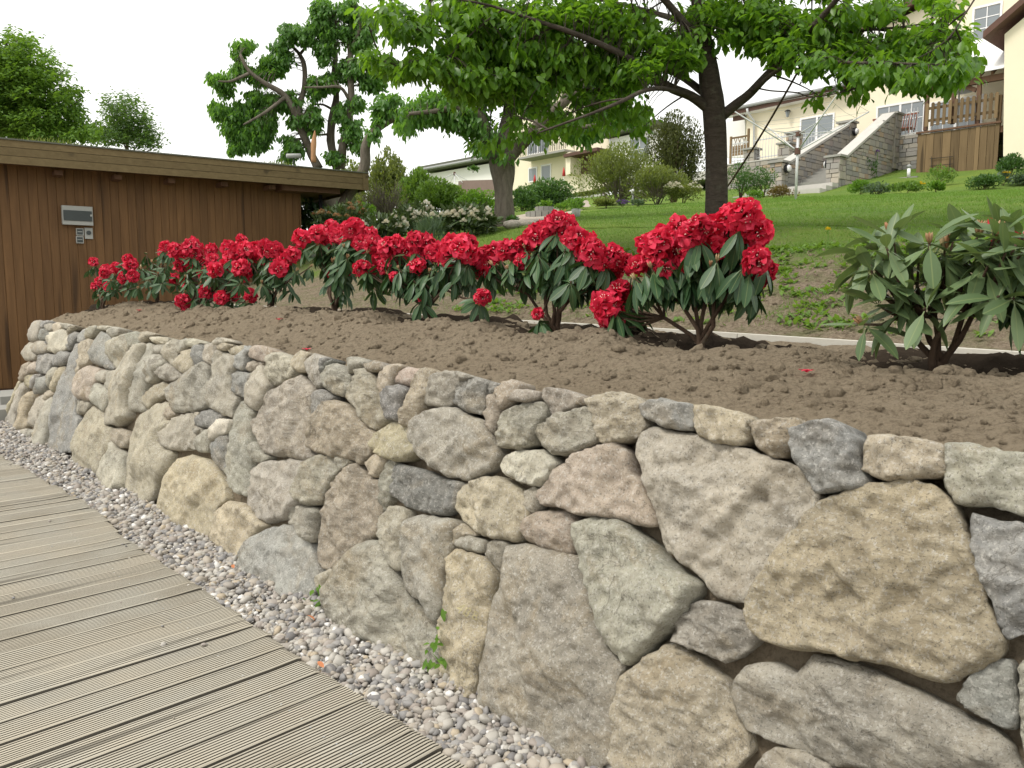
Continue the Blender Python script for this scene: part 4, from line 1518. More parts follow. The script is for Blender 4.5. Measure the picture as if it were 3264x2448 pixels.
bush('b9', 'rhododendron without open flowers, pale buds on its upper shoots, nearest the camera', [],
     P('e', '740,490 1000,320 1340,390 1790,320 1940,330 720,1140 1300,990 1490,770 1840,520 1010,620 1480,450 800,640 1180,600 1640,560 2040,480 860,960 1900,740 2080,640 880,480 1560,360 2150,380 2180,600 2200,800 2120,900 1980,880 1780,880 1080,900 1240,560 1400,640 940,420 1700,430 2020,300 1880,600 2240,420 2230,300 700,600'),
     r, extra=6, length=(0.115, 0.185), droop=(-58, 52), pale=True, n_leaf=(6, 9))
BUSHES['b10'] = on_q(3460, 1190, 3.35)
b10 = bush('b10', 'rhododendron with a red flower cut off by the right edge of the bed', P('e', '2060,400,.8 1990,215,.5'), P('e', '2150,250 2190,360 2240,560 2300,760 2260,900 2350,480 2400,700'), r, extra=8, length=(0.13, 0.18), droop=(15, 60))

# fallen petals on the soil
for px, py, lb in ((2571, 1189, 'red fallen petal on the soil before the bush with pale buds'), (977, 1117, 'red fallen petal on the crest of the stone wall'), (443, 991, 'red fallen petals on the soil beside the small far bush'),
                   (889, 1021, 'red fallen petal on the soil in front of the tallest far bush')):
    d = ray(px, py)
    p = None
    for t in np.arange(1.5, 14, 0.01):
        c = CAM + d * t
        sq_, qq_ = s_of(c), float(c @ M)
        if qq_ > 2.05 and c[2] < (bed_z(sq_, qq_, False) + 0.012):
            p = c
            break
    if p is None:
        continue
    V, F = floret(0.024, int(px))
    build_o = build('fallen_petal', MB().add(V * np.array([1, 1, 0.4]) + p + ZV * 0.012, F), MAT['red_petal'], None, True)
    tag(build_o, lb, 'petal', 'red petals fallen on the soil')

# dry leaves lying on the pebbles
for (x, y, lb) in ((1012, 2108, 'orange dry leaf on the pebbles nearest the deck edge'), (1004, 1978, 'curled orange leaf on the pebbles by the wall foot'), (740, 1800, 'brown dry leaf on the pebbles before the round boulder')):
    c = on_z(x, y, 0.035)
    lf = RH_LEAVES[1].copy()
    lf.name = 'dry_leaf'
    if 'dry_leaf' not in MAT:
        MAT['dry_leaf'] = plain('dry_leaf', (0.42, 0.16, 0.07), 0.8, 0.3, 40)
    lf.materials.append(MAT['dry_leaf'])
    o = bpy.data.objects.new('dry_leaf', lf)
    COL.objects.link(o)
    o.location = Vector(c)
    o.rotation_euler = (0.25, 0.3, x * 0.37)
    o.scale = (0.075, 0.075, 0.06)
    tag(o, lb, 'leaf', 'dry leaves on the pebble strip')

# ================================================================== timber shed
SW = np.array([math.sin(rad(54)), math.cos(rad(54)), 0.0])       # along its front, to the right and away
SN = np.array([SW[1], -SW[0], 0.0])                              # out of the front, towards the camera
SP0 = at_Y(251, 690, 13.0) * np.array([1, 1, 0])
def shed_pt(x, y, off=0.0):
    return on_plane(x, y, SP0 + SN * off, SN)
def shed_t(p):
    return float((p - SP0) @ SW)
shed = thing('timber_shed', SP0, 'brown stained timber shed with a low planted roof and deep fascia', 'shed')
T1 = shed_t(shed_pt(952, 620))
T0 = shed_t(shed_pt(-330, 700))
PWD = 0.128
ZTOP = 3.62
n = int((T1 - T0) / PWD)
for i in range(n):
    a = T1 - (i + 1) * PWD
    ch = 0.006
    pr = [(0.001, -0.03), (0.001, -0.004), (0.005, 0.0), (PWD - 0.005, 0.0), (PWD - 0.001, -0.004), (PWD - 0.001, -0.03)]
    dz = 0.0015 * RS.randn()
    poly = [SP0 + SW * (a + x) + SN * (y + dz) + ZV * 0.10 for x, y in pr]
    mb = MB().prism(poly, ZV * (ZTOP - 0.1))
    mb.f = [q[::-1] for q in mb.f]
    build('plank', mb, MAT['shed_wood'], shed)
mb = MB().obox(SP0, SW, -SN, T0, T1, 0.032, 3.2, 0.02, ZTOP - 0.02)
build('carcass', mb, MAT['dark_wood'], shed)
build('corner_board', MB().obox(SP0, SW, SN, T1, T1 + 0.03, -0.12, 0.012, 0.1, ZTOP), MAT['shed_wood'], shed)
# fascia: three boards on a front 0.55 m out
OV = 0.55
pl_t = shed_pt(0, 297 * KS, OV)
pr_t = shed_pt(795 * KS, 373 * KS, OV)
pl_b = shed_pt(0, 352 * KS, OV)
pr_b = shed_pt(795 * KS, 411 * KS, OV)
tl, tr = shed_t(pl_t), shed_t(pr_t)
def zline(p, q):
    a, b = shed_t(p), shed_t(q)
    return lambda t: p[2] + (q[2] - p[2]) * (t - a) / (b - a)
ztop, zbot = zline(pl_t, pr_t), zline(pl_b, pr_b)
TL = tl - 1.5
def strip(f0, f1, o0, o1, ta=TL, tb=tr):
    lo, hi = [], []
    for t, f, o in ((ta, f0, o0), (tb, f0, o0), (tb, f0, o1), (ta, f0, o1)):
        zb_, zt_ = zbot(t), ztop(t)
        lo.append(SP0 + SW * t + SN * (OV + o) + ZV * (zb_ + (zt_ - zb_) * f0))
        hi.append(SP0 + SW * t + SN * (OV + o) + ZV * (zb_ + (zt_ - zb_) * f1))
    return MB().hull8(lo[::-1], hi[::-1])
for k, (f0, f1) in enumerate(((0.0, 0.315), (0.33, 0.645), (0.66, 0.94))):
    mb = strip(f0, f1, -0.03, 0.004 * k, TL, tr - 0.11)
    build('fascia_board', mb, MAT['fascia_wood'], shed)
build('fascia_post', strip(-0.01, 0.97, -0.1, 0.015, tr - 0.11, tr), MAT['fascia_wood'], shed)
build('roof_edge', strip(0.94, 1.0, -0.06, 0.03, TL, tr + 0.01), MAT['felt'], shed)
# side fascia running back, roof deck, soffit
def slab(f0, f1, oA, oB, ta, tb):
    c = []
    for f in (f0, f1):
        for t, o in ((ta, oA), (tb, oA), (tb, oB), (ta, oB)):
            zb_, zt_ = zbot(t), ztop(t)
            c.append(SP0 + SW * t + SN * (OV + o) + ZV * (zb_ + (zt_ - zb_) * f))
    return MB().hull8(c[:4], c[4:])
build('side_fascia', slab(0.0, 0.95, -4.2, -0.1, tr - 0.03, tr), MAT['fascia_wood'], shed)
build('roof_deck', slab(0.72, 0.93, -4.2, -0.06, TL, tr - 0.03), MAT['felt'], shed)
build('soffit', slab(0.16, 0.22, -4.2, -0.03, TL, tr - 0.03), MAT['dark_wood'], shed)
# beam under the soffit at the open corner, joist ends along the wall, slim black post
def on_wall_box(x0, y0, x1, y1, off0, off1):
    a, b = shed_pt(x0, y0, off1), shed_pt(x1, y1, off1)
    return MB().obox(SP0, SW, SN, shed_t(a), shed_t(b), off0, off1, b[2], a[2])
build('eaves_beam', slab(-0.25, 0.15, -0.9, -0.18, tr - 1.6, tr - 0.5), MAT['dark_wood'], shed)
for x, y in ((185, 552), (376, 566), (547, 578), (717, 589), (870, 599), (1016, 610)):
    a = shed_pt(x - 11, y - 6, OV - 0.22)
    t = shed_t(a)
    build('joist_end', MB().obox(SP0, SW, SN, t, t + 0.11, 0.0, OV - 0.22, a[2] - 0.05, a[2] + 0.02), MAT['dark_wood'], shed)  # dark wood colour carries the shade under the eaves
pp = shed_pt(1024, 720, 0.05)
build('post', MB().tube([pp * np.array([1, 1, 0]) + ZV * 0.1, pp * np.array([1, 1, 0]) + ZV * (zbot(tr) - 0.05)], 0.035, 10), MAT['black'], shed, True)
# plants on the roof
N = 5200
t = TL + (tr - TL) * RS.rand(N)
o = -3.8 * RS.rand(N) ** 2.2 - 0.04
zz = np.array([ztop(a) - 0.01 for a in t])
ps = SP0 + SW * t[:, None] + SN * (OV + o)[:, None] + ZV * zz[:, None]
V0 = np.array([(-0.10, 0, 0), (0.10, 0, 0), (0.02, 1, 0.1)])
dirs = RS.normal(size=(N, 3)) * 0.5 + np.array([0, 0, 0.8])
clump = np.array([max(0, mnoise.noise(Vector((a * 1.1, b * 1.1, 2)))) for a, b in zip(t, o)])
V, F = scatter(V0, [(0, 1, 2)], ps, frame_mats(dirs, RS.normal(size=(N, 3))), (0.035 + 0.20 * clump) * RS.uniform(0.5, 1.3, N))
rp = build('roof_plants', (V, F), MAT['olive_leaf'], shed)
rp['kind'] = 'stuff'

def face_box(name, px, off, depth, m, parent, label=None, cat=None):
    x0, y0, x1, y1 = px
    a, b = shed_pt(x0, y0, off + depth), shed_pt(x1, y1, off + depth)
    return MB().obox(SP0, SW, SN, shed_t(a), shed_t(b), off, off + depth, b[2], a[2])
def px1(x0, y0, x1, y1):
    return tuple(v * 1100 / 2212.0 for v in (x0, y0, x1, y1))
p = shed_pt(246, 690, 0.0)
box = thing('fuse_box', p, 'grey fuse box with a dark glazed flap on the shed wall', 'fuse box')
build('housing', face_box('', px1(395, 1315, 599, 1446), 0.004, 0.10, None, None), MAT['plastic_grey'], box)
build('flap', face_box('', px1(405, 1345, 592, 1420), 0.104, 0.012, None, None), MAT['plastic_dark'], box)
build('catch', face_box('', px1(578, 1375, 590, 1388), 0.117, 0.01, None, None), MAT['plastic_grey'], box)
for k, (y0, y1, lb) in enumerate(((1462, 1510, 'upper switch plate with a flat rocker under the fuse box'), (1513, 1560, 'lower switch plate with a flat rocker under the fuse box'))):
    sw = thing('switch', shed_pt(255, 740, 0.0), lb, 'switch')
    build('plate', face_box('', px1(487, y0, 538, y1), 0.004, 0.03, None, None), MAT['plastic_grey'], sw)
    build('inset', face_box('', px1(493, y0 + 6, 532, y1 - 6), 0.034, 0.004, None, None), MAT['plastic_dark'], sw)
    build('rocker', face_box('', px1(497, y0 + 20, 528, y1 - 22), 0.038, 0.006, None, None), MAT['plastic_grey'], sw)
so = thing('key_switch', shed_pt(283, 742, 0.0), 'square key switch plate with a round dark lock below the fuse box', 'switch')
build('plate', face_box('', px1(541, 1459, 597, 1532), 0.004, 0.02, None, None), MAT['plastic_grey'], so)
c = shed_pt(283, 742, 0.024)
mb = MB().tube([c, c + SN * 0.015], 0.035, 12)
build('lock', mb, MAT['plastic_dark'], so)

# floodlight and dark pot shape on the roof by the split limb
def roof_pt(x, y, off):
    return shed_pt(x, y, off)
fl = thing('floodlight', roof_pt(936, 500, 0.1), 'small pale tubular floodlight on the shed roof', 'floodlight')
c = roof_pt(936, 497, 0.1)
build('lamp_body', MB().tube([c - SW * 0.13 - ZV * 0.015, c + SW * 0.13 + ZV * 0.015], 0.042, 10), MAT['plastic_grey'], fl, True)
build('bracket', MB().tube([c, c - ZV * 0.2], 0.012, 6), MAT['black'], fl)

# stone step beyond the corner of the wall
st = thing('stone_step', sq(11.8, 1.7, 0), 'grey stone step between the wall corner and the shed', 'step')
a = on_z(60, 1370, 0.0)
build('tread', MB().obox((0, 0, 0), U, M, 11.2, 12.1, 1.2, 2.5, -0.05, 0.17), MAT['cap_slab'], st)
build('upper_tread', MB().obox((0, 0, 0), U, M, 11.7, 12.5, 1.9, 3.2, 0.172, 0.27), MAT['cap_slab'], st)

# ================================================================== the bank: sown strip and lawn
LQ = [4.85, 6.0, 7.6, 9.35, 11.3, 15.0, 22.4, 24.4, 26.3, 29.3, 33.0, 60, 140]
LZ = [1.27, 1.66, 2.23, 2.54, 2.80, 3.30, 4.10, 4.33, 4.80, 5.45, 6.4, 8.5, 14.0]
def land_z(s, q, fine=True):
    z = float(np.interp(q, LQ, LZ))
    # soften the broken line
    z = 0.5 * z + 0.25 * float(np.interp(q - 0.7, LQ, LZ)) + 0.25 * float(np.interp(q + 0.7, LQ, LZ)) if q > 6 else z
    w = min(1, max(0, (q - 4.85) / 1.5))
    z += min(0.06, max(0.0, (q - 6.5) * 0.022)) * max(-8.0, min(8.0, s - 7.0))
    z = (1 - w) * (kerb_z(s) - 0.015 + 0.42 * (q - 4.85) * 0.9) + w * z
    if fine:
        z += 0.035 * w * mnoise.fractal(Vector((s * 0.9, q * 0.9, 0)), 1.0, 2.0, 3)
        if q < 8:
            z += 0.030 * mnoise.fractal(Vector((s * 4, q * 4, 3)), 0.8, 2.1, 4) * min(1, (8 - q) / 1.0) * min(1, max(0, (q - 4.88) * 4))
    return z

def land_at(px, py, Y0=4.5, Y1=60.0):
    "where the sight line through a photo pixel meets the bank"
    d = ray(px, py)
    Y = Y0
    while Y < Y1:
        c = CAM + d * (Y / d[1])
        if c[2] < land_z(s_of(c), float(c @ M), False):
            return c
        Y += 0.04
    return CAM + d * (Y1 / d[1])

S = np.r_[np.arange(-22, -3, 0.6), np.arange(-3, 6, 0.045), np.arange(6, 13, 0.09), np.arange(13, 30, 0.4), np.arange(30, 120, 3.0)]
Q = np.r_[np.arange(4.85, 7.6, 0.04), np.arange(7.6, 9, 0.07), np.arange(9, 16, 0.16), np.arange(16, 40, 0.5), np.arange(40, 140, 5.0)]
V = np.array([sq(s, q, land_z(s, q)) for s in S for q in Q])
a = np.arange((len(S) - 1) * len(Q)).reshape(len(S) - 1, len(Q))[:, :-1].ravel()
F = np.stack([a, a + 1, a + 1 + len(Q), a + len(Q)], 1)[:, ::-1]
tag(build('lawn', (V, F), MAT['lawn'], None, True), kind='structure')

# grass: blades over the turf, thinner on the sown strip
N = 160000
qv = 5.0 + 17.0 * RS.rand(N) ** 1.7
sv = -6 + 18 * RS.rand(N)
P3 = U[None] * sv[:, None] + M[None] * qv[:, None]
f = P3[:, 1] * CP
u = 1632 + FPX * P3[:, 0] / np.maximum(f, 0.5)
ok = (P3[:, 1] > 2.5) & (u > 1150) & (u < 3330)
dens = np.array([mnoise.fractal(Vector((a * 0.9, b * 0.9, 5)), 1.0, 2.0, 3) for a, b in zip(sv, qv)])
cover = np.clip((qv - 5.95) * 0.8 + dens * 2.0, 0.06, 1)
ok &= RS.rand(N) < cover
sv, qv, P3 = sv[ok], qv[ok], P3[ok]
zz = np.array([land_z(a, b) for a, b in zip(sv, qv)]) - 0.004
P3[:, 2] = zz
n = len(P3)
V0 = np.array([(-0.09, 0, 0), (0.09, 0, 0), (0.03, 0.6, 0.05), (0.0, 1.0, 0.22)])
dirs = RS.normal(size=(n, 3)) * np.array([0.45, 0.45, 0.1]) + np.array([0, 0, 0.8])
L = RS.uniform(0.018, 0.045, n) * (1 + 0.05 * (qv - 5)) * np.where(qv < 7.2, 1.1, 1)
V, F = scatter(V0, [(0, 1, 2), (0, 2, 3)], P3, frame_mats(dirs, RS.normal(size=(n, 3))), L)
tag(build('grass', (V, F), MAT['grass'], None), kind='stuff')

# broad-leaved weeds in the sown strip
N = 2500
qv = 5.0 + 2.1 * RS.rand(N)
sv = -2.5 + 9 * RS.rand(N)
dens = np.array([mnoise.fractal(Vector((a * 1.7, b * 1.7, 9)), 0.7, 2.0, 4) for a, b in zip(sv, qv)])
ok = (dens * 1.1 + (qv - 5.75) * 0.42 > 0.02) | (RS.rand(N) < 0.06)
sv, qv = sv[ok], qv[ok]
PV, DV, NV, LV = [], [], [], []
for a, b in zip(sv, qv):
    c = sq(a, b, land_z(a, b))
    k = RS.randint(5, 12)
    for _ in range(k):
        ang = RS.rand() * 6.283
        PV.append(c + 0.035 * RS.normal(size=3) * np.array([1, 1, 0]))
        DV.append((math.cos(ang), math.sin(ang), RS.uniform(0.3, 1.4)))
        NV.append((-0.4 * math.cos(ang), -0.4 * math.sin(ang), 1))
        LV.append(RS.uniform(0.03, 0.085))
wl, wf = leaf_template([0, 0.25, 0.6, 1.0], [0.02, 0.16, 0.2, 0.01], 0.2, 0.2)
V, F = scatter(wl, wf, np.array(PV), frame_mats(np.array(DV), np.array(NV)), np.array(LV))
tag(build('weeds', (V, F), MAT['shrub_leaf'], None), kind='stuff')

# crumbs and small stones on the sown strip
N = 2600
sv, qv = -2.5 + 9 * RS.rand(N), 4.92 + 2.0 * RS.rand(N)
ps = np.array([sq(a, b, land_z(a, b)) for a, b in zip(sv, qv)])
sc = np.minimum(RS.gamma(1.2, 0.0055, N) + 0.003, 0.035)
Vc, Fc = ico(1)
V, F = scatter(Vc, Fc, ps, rand_rot(N), np.stack([sc * 1.2, sc, sc * 0.7], 1))
tag(build('soil_clods', (V, F), MAT['soil'], None, True), kind='stuff')

# pale path and beds higher on the bank
def land_patch(name, pix, m, lift=0.02, n=10):
    "a strip on the bank: pairs of left/right pixels"
    V, F = [], []
    for (a, b) in pix:
        A_, B_ = land_at(*a), land_at(*b)
        for k in range(5):
            c = A_ + (B_ - A_) * k / 4
            c[2] = land_z(s_of(c), float(c @ M), True) + lift
            V.append(c)
    for i in range(len(pix) - 1):
        for k in range(4):
            F.append((i * 5 + k, i * 5 + k + 1, (i + 1) * 5 + k + 1, (i + 1) * 5 + k))
    V = np.array(V)
    f = F[0]
    if np.cross(V[f[1]] - V[f[0]], V[f[2]] - V[f[0]])[2] < 0:
        F = [q[::-1] for q in F]
    return tag(build(name, (V, F), m, None, True), kind='structure')

# ================================================================== trees
LEAF_V, LEAF_F = leaf_template([0, 0.22, 0.55, 0.82, 1.0], [0.015, 0.17, 0.24, 0.15, 0.005], 0.25, 0.22)
SMALL_V = np.array([(0, 0, 0), (0.24, 0.5, 0.05), (0, 1, -0.08), (-0.24, 0.5, 0.05)])
SMALL_F = [(0, 1, 2, 3)]
LEAF_F4 = np.array(LEAF_F)

def limb_px(pts, Y, sub=4):
    "pixel polyline (half-size view; x, y, dY) -> smooth polyline in place"
    P = np.array([h2(p[0], p[1], Y + (p[2] if len(p) > 2 else 0)) for p in pts])
    if len(P) < 3:
        return P
    out = []
    for i in range(len(P) - 1):
        p0, p1, p2, p3 = P[max(i - 1, 0)], P[i], P[i + 1], P[min(i + 2, len(P) - 1)]
        for k in range(sub):
            t = k / sub
            out.append(0.5 * ((2 * p1) + (-p0 + p2) * t + (2 * p0 - 5 * p1 + 4 * p2 - p3) * t * t + (-p0 + 3 * p1 - 3 * p2 + p3) * t ** 3))
    out.append(P[-1])
    return np.array(out)

def limb(name, pts, Y, r0, r1, m, root, n=9, wob=0.18):
    P = limb_px(pts, Y)
    rr = np.interp(np.linspace(0, 1, len(P)), [0, 1], [r0, r1])
    build(name, MB().tube(P, rr, n, wob=wob), m, root, True)
    return P

def blobs(spec, f=2.967, ox=0.0, oy=0.0):
    out = []
    for t in spec.split():
        v = [float(x) for x in t.split(',')]
        out.append((v[0] / f + ox, v[1] / f + oy, v[2] / f, v[3] / f, v[4] if len(v) > 4 else 1.0, v[5] if len(v) > 5 else 0.0))
    return out

def spray_positions(bl, Y, per_area, r, dY, surf=False):
    "clump centres inside ellipsoids seen at those pixels"
    C = []
    for (x, y, rx, ry, w, off) in bl:
        cnt = max(2, int(rx * ry * per_area * w + r.random()))
        for _ in range(cnt):
            while True:
                a, b, c = r.uniform(-1, 1), r.uniform(-1, 1), r.uniform(-1, 1)
                if a * a + b * b + c * c <= 1:
                    break
            C.append((h2(x + a * rx, y + b * ry, Y + off + c * dY), x))
    return C

def foliate(root, C, mat, r, leaves, size, spread, branches, droop=0.6, parts=0, twigs=True, tw_mat=None, leafV=LEAF_V, leafF=LEAF_F, name='foliage'):
    "leaves round every clump centre, hanging; twigs run to the nearest limb"
    PV, DV, NV, LV = [], [], [], []
    BP = np.concatenate(branches) if branches else None
    mb = MB()
    for c, _ in C:
        tdir = np.array([r.uniform(-1, 1), r.uniform(-1, 1), r.uniform(-0.5, 0.35)])
        if BP is not None:
            k = np.argmin(((BP - c) ** 2).sum(1))
            b = BP[k]
            dv = c - b
            if np.linalg.norm(dv) > 0.05:
                tdir = 0.75 * dv / np.linalg.norm(dv) + 0.5 * tdir
            if twigs and np.linalg.norm(dv) < 0.5:
                mid = b + dv * 0.5 + np.array([0, 0, 0.10 * np.linalg.norm(dv)])
                th = 0.0022 + 0.003 * np.linalg.norm(dv)
                mb.tube([b, mid, c], [th * 1.4, th, th * 0.6], 4, False)
        tdir /= np.linalg.norm(tdir) + 1e-6
        n = max(3, int(leaves * r.uniform(0.6, 1.4)))
        for i in range(n):
            t = i / n
            p = c + tdir * spread * (t - 0.4) * 1.6 + np.array([r.gauss(0, 1), r.gauss(0, 1), r.gauss(0, 0.8)]) * spread * 0.42
            a = r.uniform(0, 6.283)
            d = np.array([math.cos(a), math.sin(a), 0]) * (1 - 0.5 * droop) + tdir * 0.4 + np.array([0, 0, -droop * r.uniform(0.5, 1.5)])
            PV.append(p)
            DV.append(d)
            NV.append((r.gauss(0, 0.45) - d[0] * -0.5, r.gauss(0, 0.45) + d[1] * 0.5, 1))
            LV.append(size * r.uniform(0.5, 1.25))
    PV, DV, NV, LV = map(np.array, (PV, DV, NV, LV))
    R = frame_mats(DV, NV)
    order = np.argsort(PV[:, 1])
    if parts:
        vis = []
        for i in order:
            p = PV[i]
            f = p[1] * CP - (p[2] - EYE) * SP
            x = 1632 + FPX * p[0] / f
            y = 1224 - FPX * (p[1] * SP + (p[2] - EYE) * CP) / f
            if 0 < x < 3264 and 10 < y < 2400:
                vis.append(i)
            if len(vis) >= parts:
                break
        me = bpy.data.meshes.new('leaf')
        me.from_pydata(np.asarray(leafV).tolist(), [], [tuple(q) for q in leafF])
        me.materials.append(mat)
        for i in vis:
            put('leaf', me, root, PV[i], R[i], LV[i])
        keep = np.ones(len(PV), bool)
        keep[vis] = False
        PV, R, LV = PV[keep], R[keep], LV[keep]
    V, F = scatter(leafV, leafF, PV, R, LV)
    o = build(name, (V, F), mat, root)
    o['kind'] = 'stuff'
    if mb.n:
        build('twigs', mb, tw_mat or MAT['bark'], root, True)['kind'] = 'stuff'
    return o

# ---- the cherry on the lawn
r = random.Random(4)
YC = 9.0
tp = h2(1547, 492, YC)
ground = land_z(s_of(tp), float(tp @ M), False)
cherry = thing('cherry_tree', (tp[0], tp[1], ground), 'broad cherry tree with a smooth dark trunk and hanging leaves on the lawn', 'tree')
br = []
tz = h2(1547, 492, YC)
tr_pts = [(1549, 505), (1548, 470), (1548, 380), (1546, 300), (1542, 240), (1534, 180), (1524, 110), (1512, 40), (1500, -60), (1490, -160)]
P = limb_px(tr_pts, YC)
P[0][2] = min(P[0][2], ground - 0.1)
rr = np.interp(np.linspace(0, 1, len(P)), [0, 0.08, 0.3, 0.5, 0.62, 0.8, 1], [0.155, 0.125, 0.118, 0.125, 0.10, 0.075, 0.05])
build('trunk', MB().tube(P, rr, 16, wob=0.12), MAT['cherry_bark'], cherry, True)
br.append(P)
for pts, r0, r1 in (
    ([(1560, 250), (1590, 225, -.05), (1622, 200, -.15), (1668, 150, -.4), (1720, 95, -.7), (1790, 20, -1.1), (1850, -60, -1.5)], 0.062, 0.022),
    ([(1530, 235), (1492, 207, -.1), (1440, 185, -.3), (1380, 140, -.5), (1318, 105, -.7), (1240, 72, -.9), (1160, 45, -1.0), (1070, 15, -1.1)], 0.060, 0.012),
    ([(1538, 215), (1480, 170, .3), (1419, 141, .5), (1318, 115, .5), (1183, 94, .4), (1080, 80, .2), (985, 62, 0), (870, 45, -.1)], 0.045, 0.008),
    ([(1492, 207, -.1), (1440, 192, -.6), (1395, 195, -.9), (1340, 220, -1.1), (1284, 243, -1.3), (1215, 268, -1.4), (1160, 288, -1.4)], 0.028, 0.007),
    ([(1480, 205, 0), (1400, 178, .3), (1330, 190, .4), (1230, 193, .3), (1130, 178, .1), (1020, 160, 0), (900, 150, -.2), (830, 140, -.2)], 0.026, 0.006),
    ([(1622, 200, -.15), (1682, 150, -.7), (1736, 132, -1.0), (1830, 135, -1.4), (1972, 138, -1.8), (2090, 142, -2.0)], 0.026, 0.006),
    ([(1668, 150, -.4), (1740, 90, -.5), (1830, 70, -.6), (1930, 60, -.8), (2010, 50, -.8)], 0.024, 0.007),
    ([(2140, -60, -1.8), (2104, 0, -1.8), (2075, 45, -1.8), (2053, 78, -1.8), (2020, 105, -1.8), (1990, 122, -1.8)], 0.008, 0.004),
    ([(1634, 190, -.2), (1665, 196, -.5), (1720, 200, -.8), (1757, 210, -1.0), (1830, 197, -1.2)], 0.009, 0.004),
    ([(1524, 110), (1470, 40, -.4), (1400, -40, -.8), (1320, -120, -1.2)], 0.05, 0.02),
    ([(1518, 80), (1580, 10, .2), (1650, -70, .4)], 0.05, 0.02),
    ([(1850, -60, -1.5), (1960, -40, -1.7), (2060, -40, -1.8), (2140, -60, -1.8)], 0.016, 0.008),
    ([(1512, 60), (1420, 30, .8), (1300, 0, 1.3), (1150, -30, 1.6)], 0.04, 0.012),
):
    br.append(limb('branch', pts, YC, r0, r1, MAT['cherry_bark'], cherry))
B = blobs('480,105,130,55 330,95,50,40,.6 640,200,180,70 560,150,100,50 750,110,60,60 400,385,90,45 330,370,40,30,.7 560,455,150,60 700,400,120,60 820,440,140,90 500,20,60,30,.5 '
          '1000,90,200,120 1300,130,300,140 1700,120,300,140 1000,290,180,120 1300,330,250,110 1600,380,250,130 1000,500,160,140 1250,500,200,110 2000,200,250,190 1950,430,250,110 1500,540,160,70 '
          '980,620,80,70 1270,780,130,50 1420,700,120,70 1620,760,150,90 1120,930,100,50 1350,890,130,50 1560,850,150,45 1850,640,200,80 2000,740,200,80 2100,850,60,55 1830,810,70,60 1230,620,120,60', 2.967, 677.7) 
B2 = blobs('200,80,240,90 100,200,120,90 500,60,200,80 330,220,90,70 620,130,190,100 560,280,100,60 850,180,190,110 1100,110,190,90 1050,280,190,80 1300,330,190,75 1480,240,130,80 1380,420,190,70 1700,60,90,50 1600,330,140,70 '
           '1700,440,150,70 1850,410,70,50 1500,510,55,35 1140,600,60,40 910,625,50,28 1010,560,45,25,.6 1780,270,70,80 1350,60,110,60 100,330,130,60 30,420,60,50 1640,190,90,60 1200,470,60,40', 2.967, 1466.5)
B = [(a, b - 6, c * 0.95, d * 0.85, e * (0.45 if b > 232 else 1.0), f) for a, b, c, d, e, f in B]
B2 = [(a, b - 2, c, d * 0.9, e, f) for a, b, c, d, e, f in B2]
B2 = [(a, b, c, d, e, -1.2 * max(0, (a - 1560) / 500)) for a, b, c, d, e, f in B2]
B = [(a, b, c, d, e, -0.9 * max(0, (1480 - a) / 600)) for a, b, c, d, e, f in B]
top = [(x, y, 90, 60, 0.8, 0.0) for x, y in ((1000, -50), (1200, -60), (1400, -70), (1600, -70), (1800, -60), (1980, -50), (1300, -160), (1550, -180), (1750, -150))]
BP_ = np.concatenate(br)
for (x, y, rx, ry, w, off) in B + B2:                       # side branches reaching into every leafy part
    c = h2(x, y, YC + off + r.uniform(-0.3, 0.3))
    k = np.argmin(((BP_ - c) ** 2).sum(1) + 0.6 * np.array([r.random() for _ in range(len(BP_))]))
    b = BP_[k]
    if np.linalg.norm(c - b) > 0.3:
        L_ = np.linalg.norm(c - b)
        m1 = b + (c - b) * 0.5 + ZV * 0.10 * L_ + np.array([r.gauss(0, .05), r.gauss(0, .05), 0]) * L_
        br.append(np.array([b + (c - b) * 0.2, m1, c]))
        br[-1] = np.array([(1 - t) ** 2 * b + 2 * t * (1 - t) * m1 + t * t * c for t in np.linspace(0, 1, 8)])
        build('branch', MB().tube(br[-1], np.linspace(0.008 + 0.004 * L_, 0.004, 8), 6), MAT['cherry_bark'], cherry, True)
B2 += [(1780, 128, 60, 22, 1, -1.0), (1880, 148, 70, 25, 1, -1.3), (1985, 158, 70, 28, 1, -1.6), (2060, 148, 50, 26, 1, -1.8), (1700, 108, 50, 30, 1, -.6), (1640, 60, 60, 40, 1, 0), (1460, 110, 60, 40, 1, -.3), (1380, 150, 60, 30, 1, -.4)]
C = spray_positions([b_ for b_ in B + B2 if b_[1] < 185], YC, 0.043, r, 0.62) + spray_positions([b_ for b_ in B + B2 if b_[1] >= 185], YC, 0.032, r, 0.62) + spray_positions(top, YC, 0.02, r, 1.0)
foliate(cherry, C, MAT['cherry_leaf'], r, 8, 0.105, 0.095, br, 0.55, 300, True, MAT['cherry_bark'])

# rope tied from the cherry down to the ground
a, b = h2(1742, 120, 8.3), land_at(1592 * KS, 372 * KS)
a_, b_ = h2(1742, 122, 8.2), h2(1564, 414, 10.6)
b_[2] = max(b_[2], land_z(s_of(b_), float(b_ @ M)))
rope = thing('guy_rope', b_, 'dark rope stretched slantwise from a cherry branch towards the bank behind its trunk', 'rope')
pts = [a_ + (b_ - a_) * t - ZV * 0.05 * math.sin(math.pi * t) for t in np.linspace(0, 1, 14)]
build('rope', MB().tube(pts, 0.011, 6), MAT['stem'], rope, True)
build('peg', MB().tube([b_ + ZV * 0.06, np.array([b_[0], b_[1], land_z(s_of(b_), float(b_ @ M)) - 0.1])], 0.02, 6), MAT['stem'], rope)

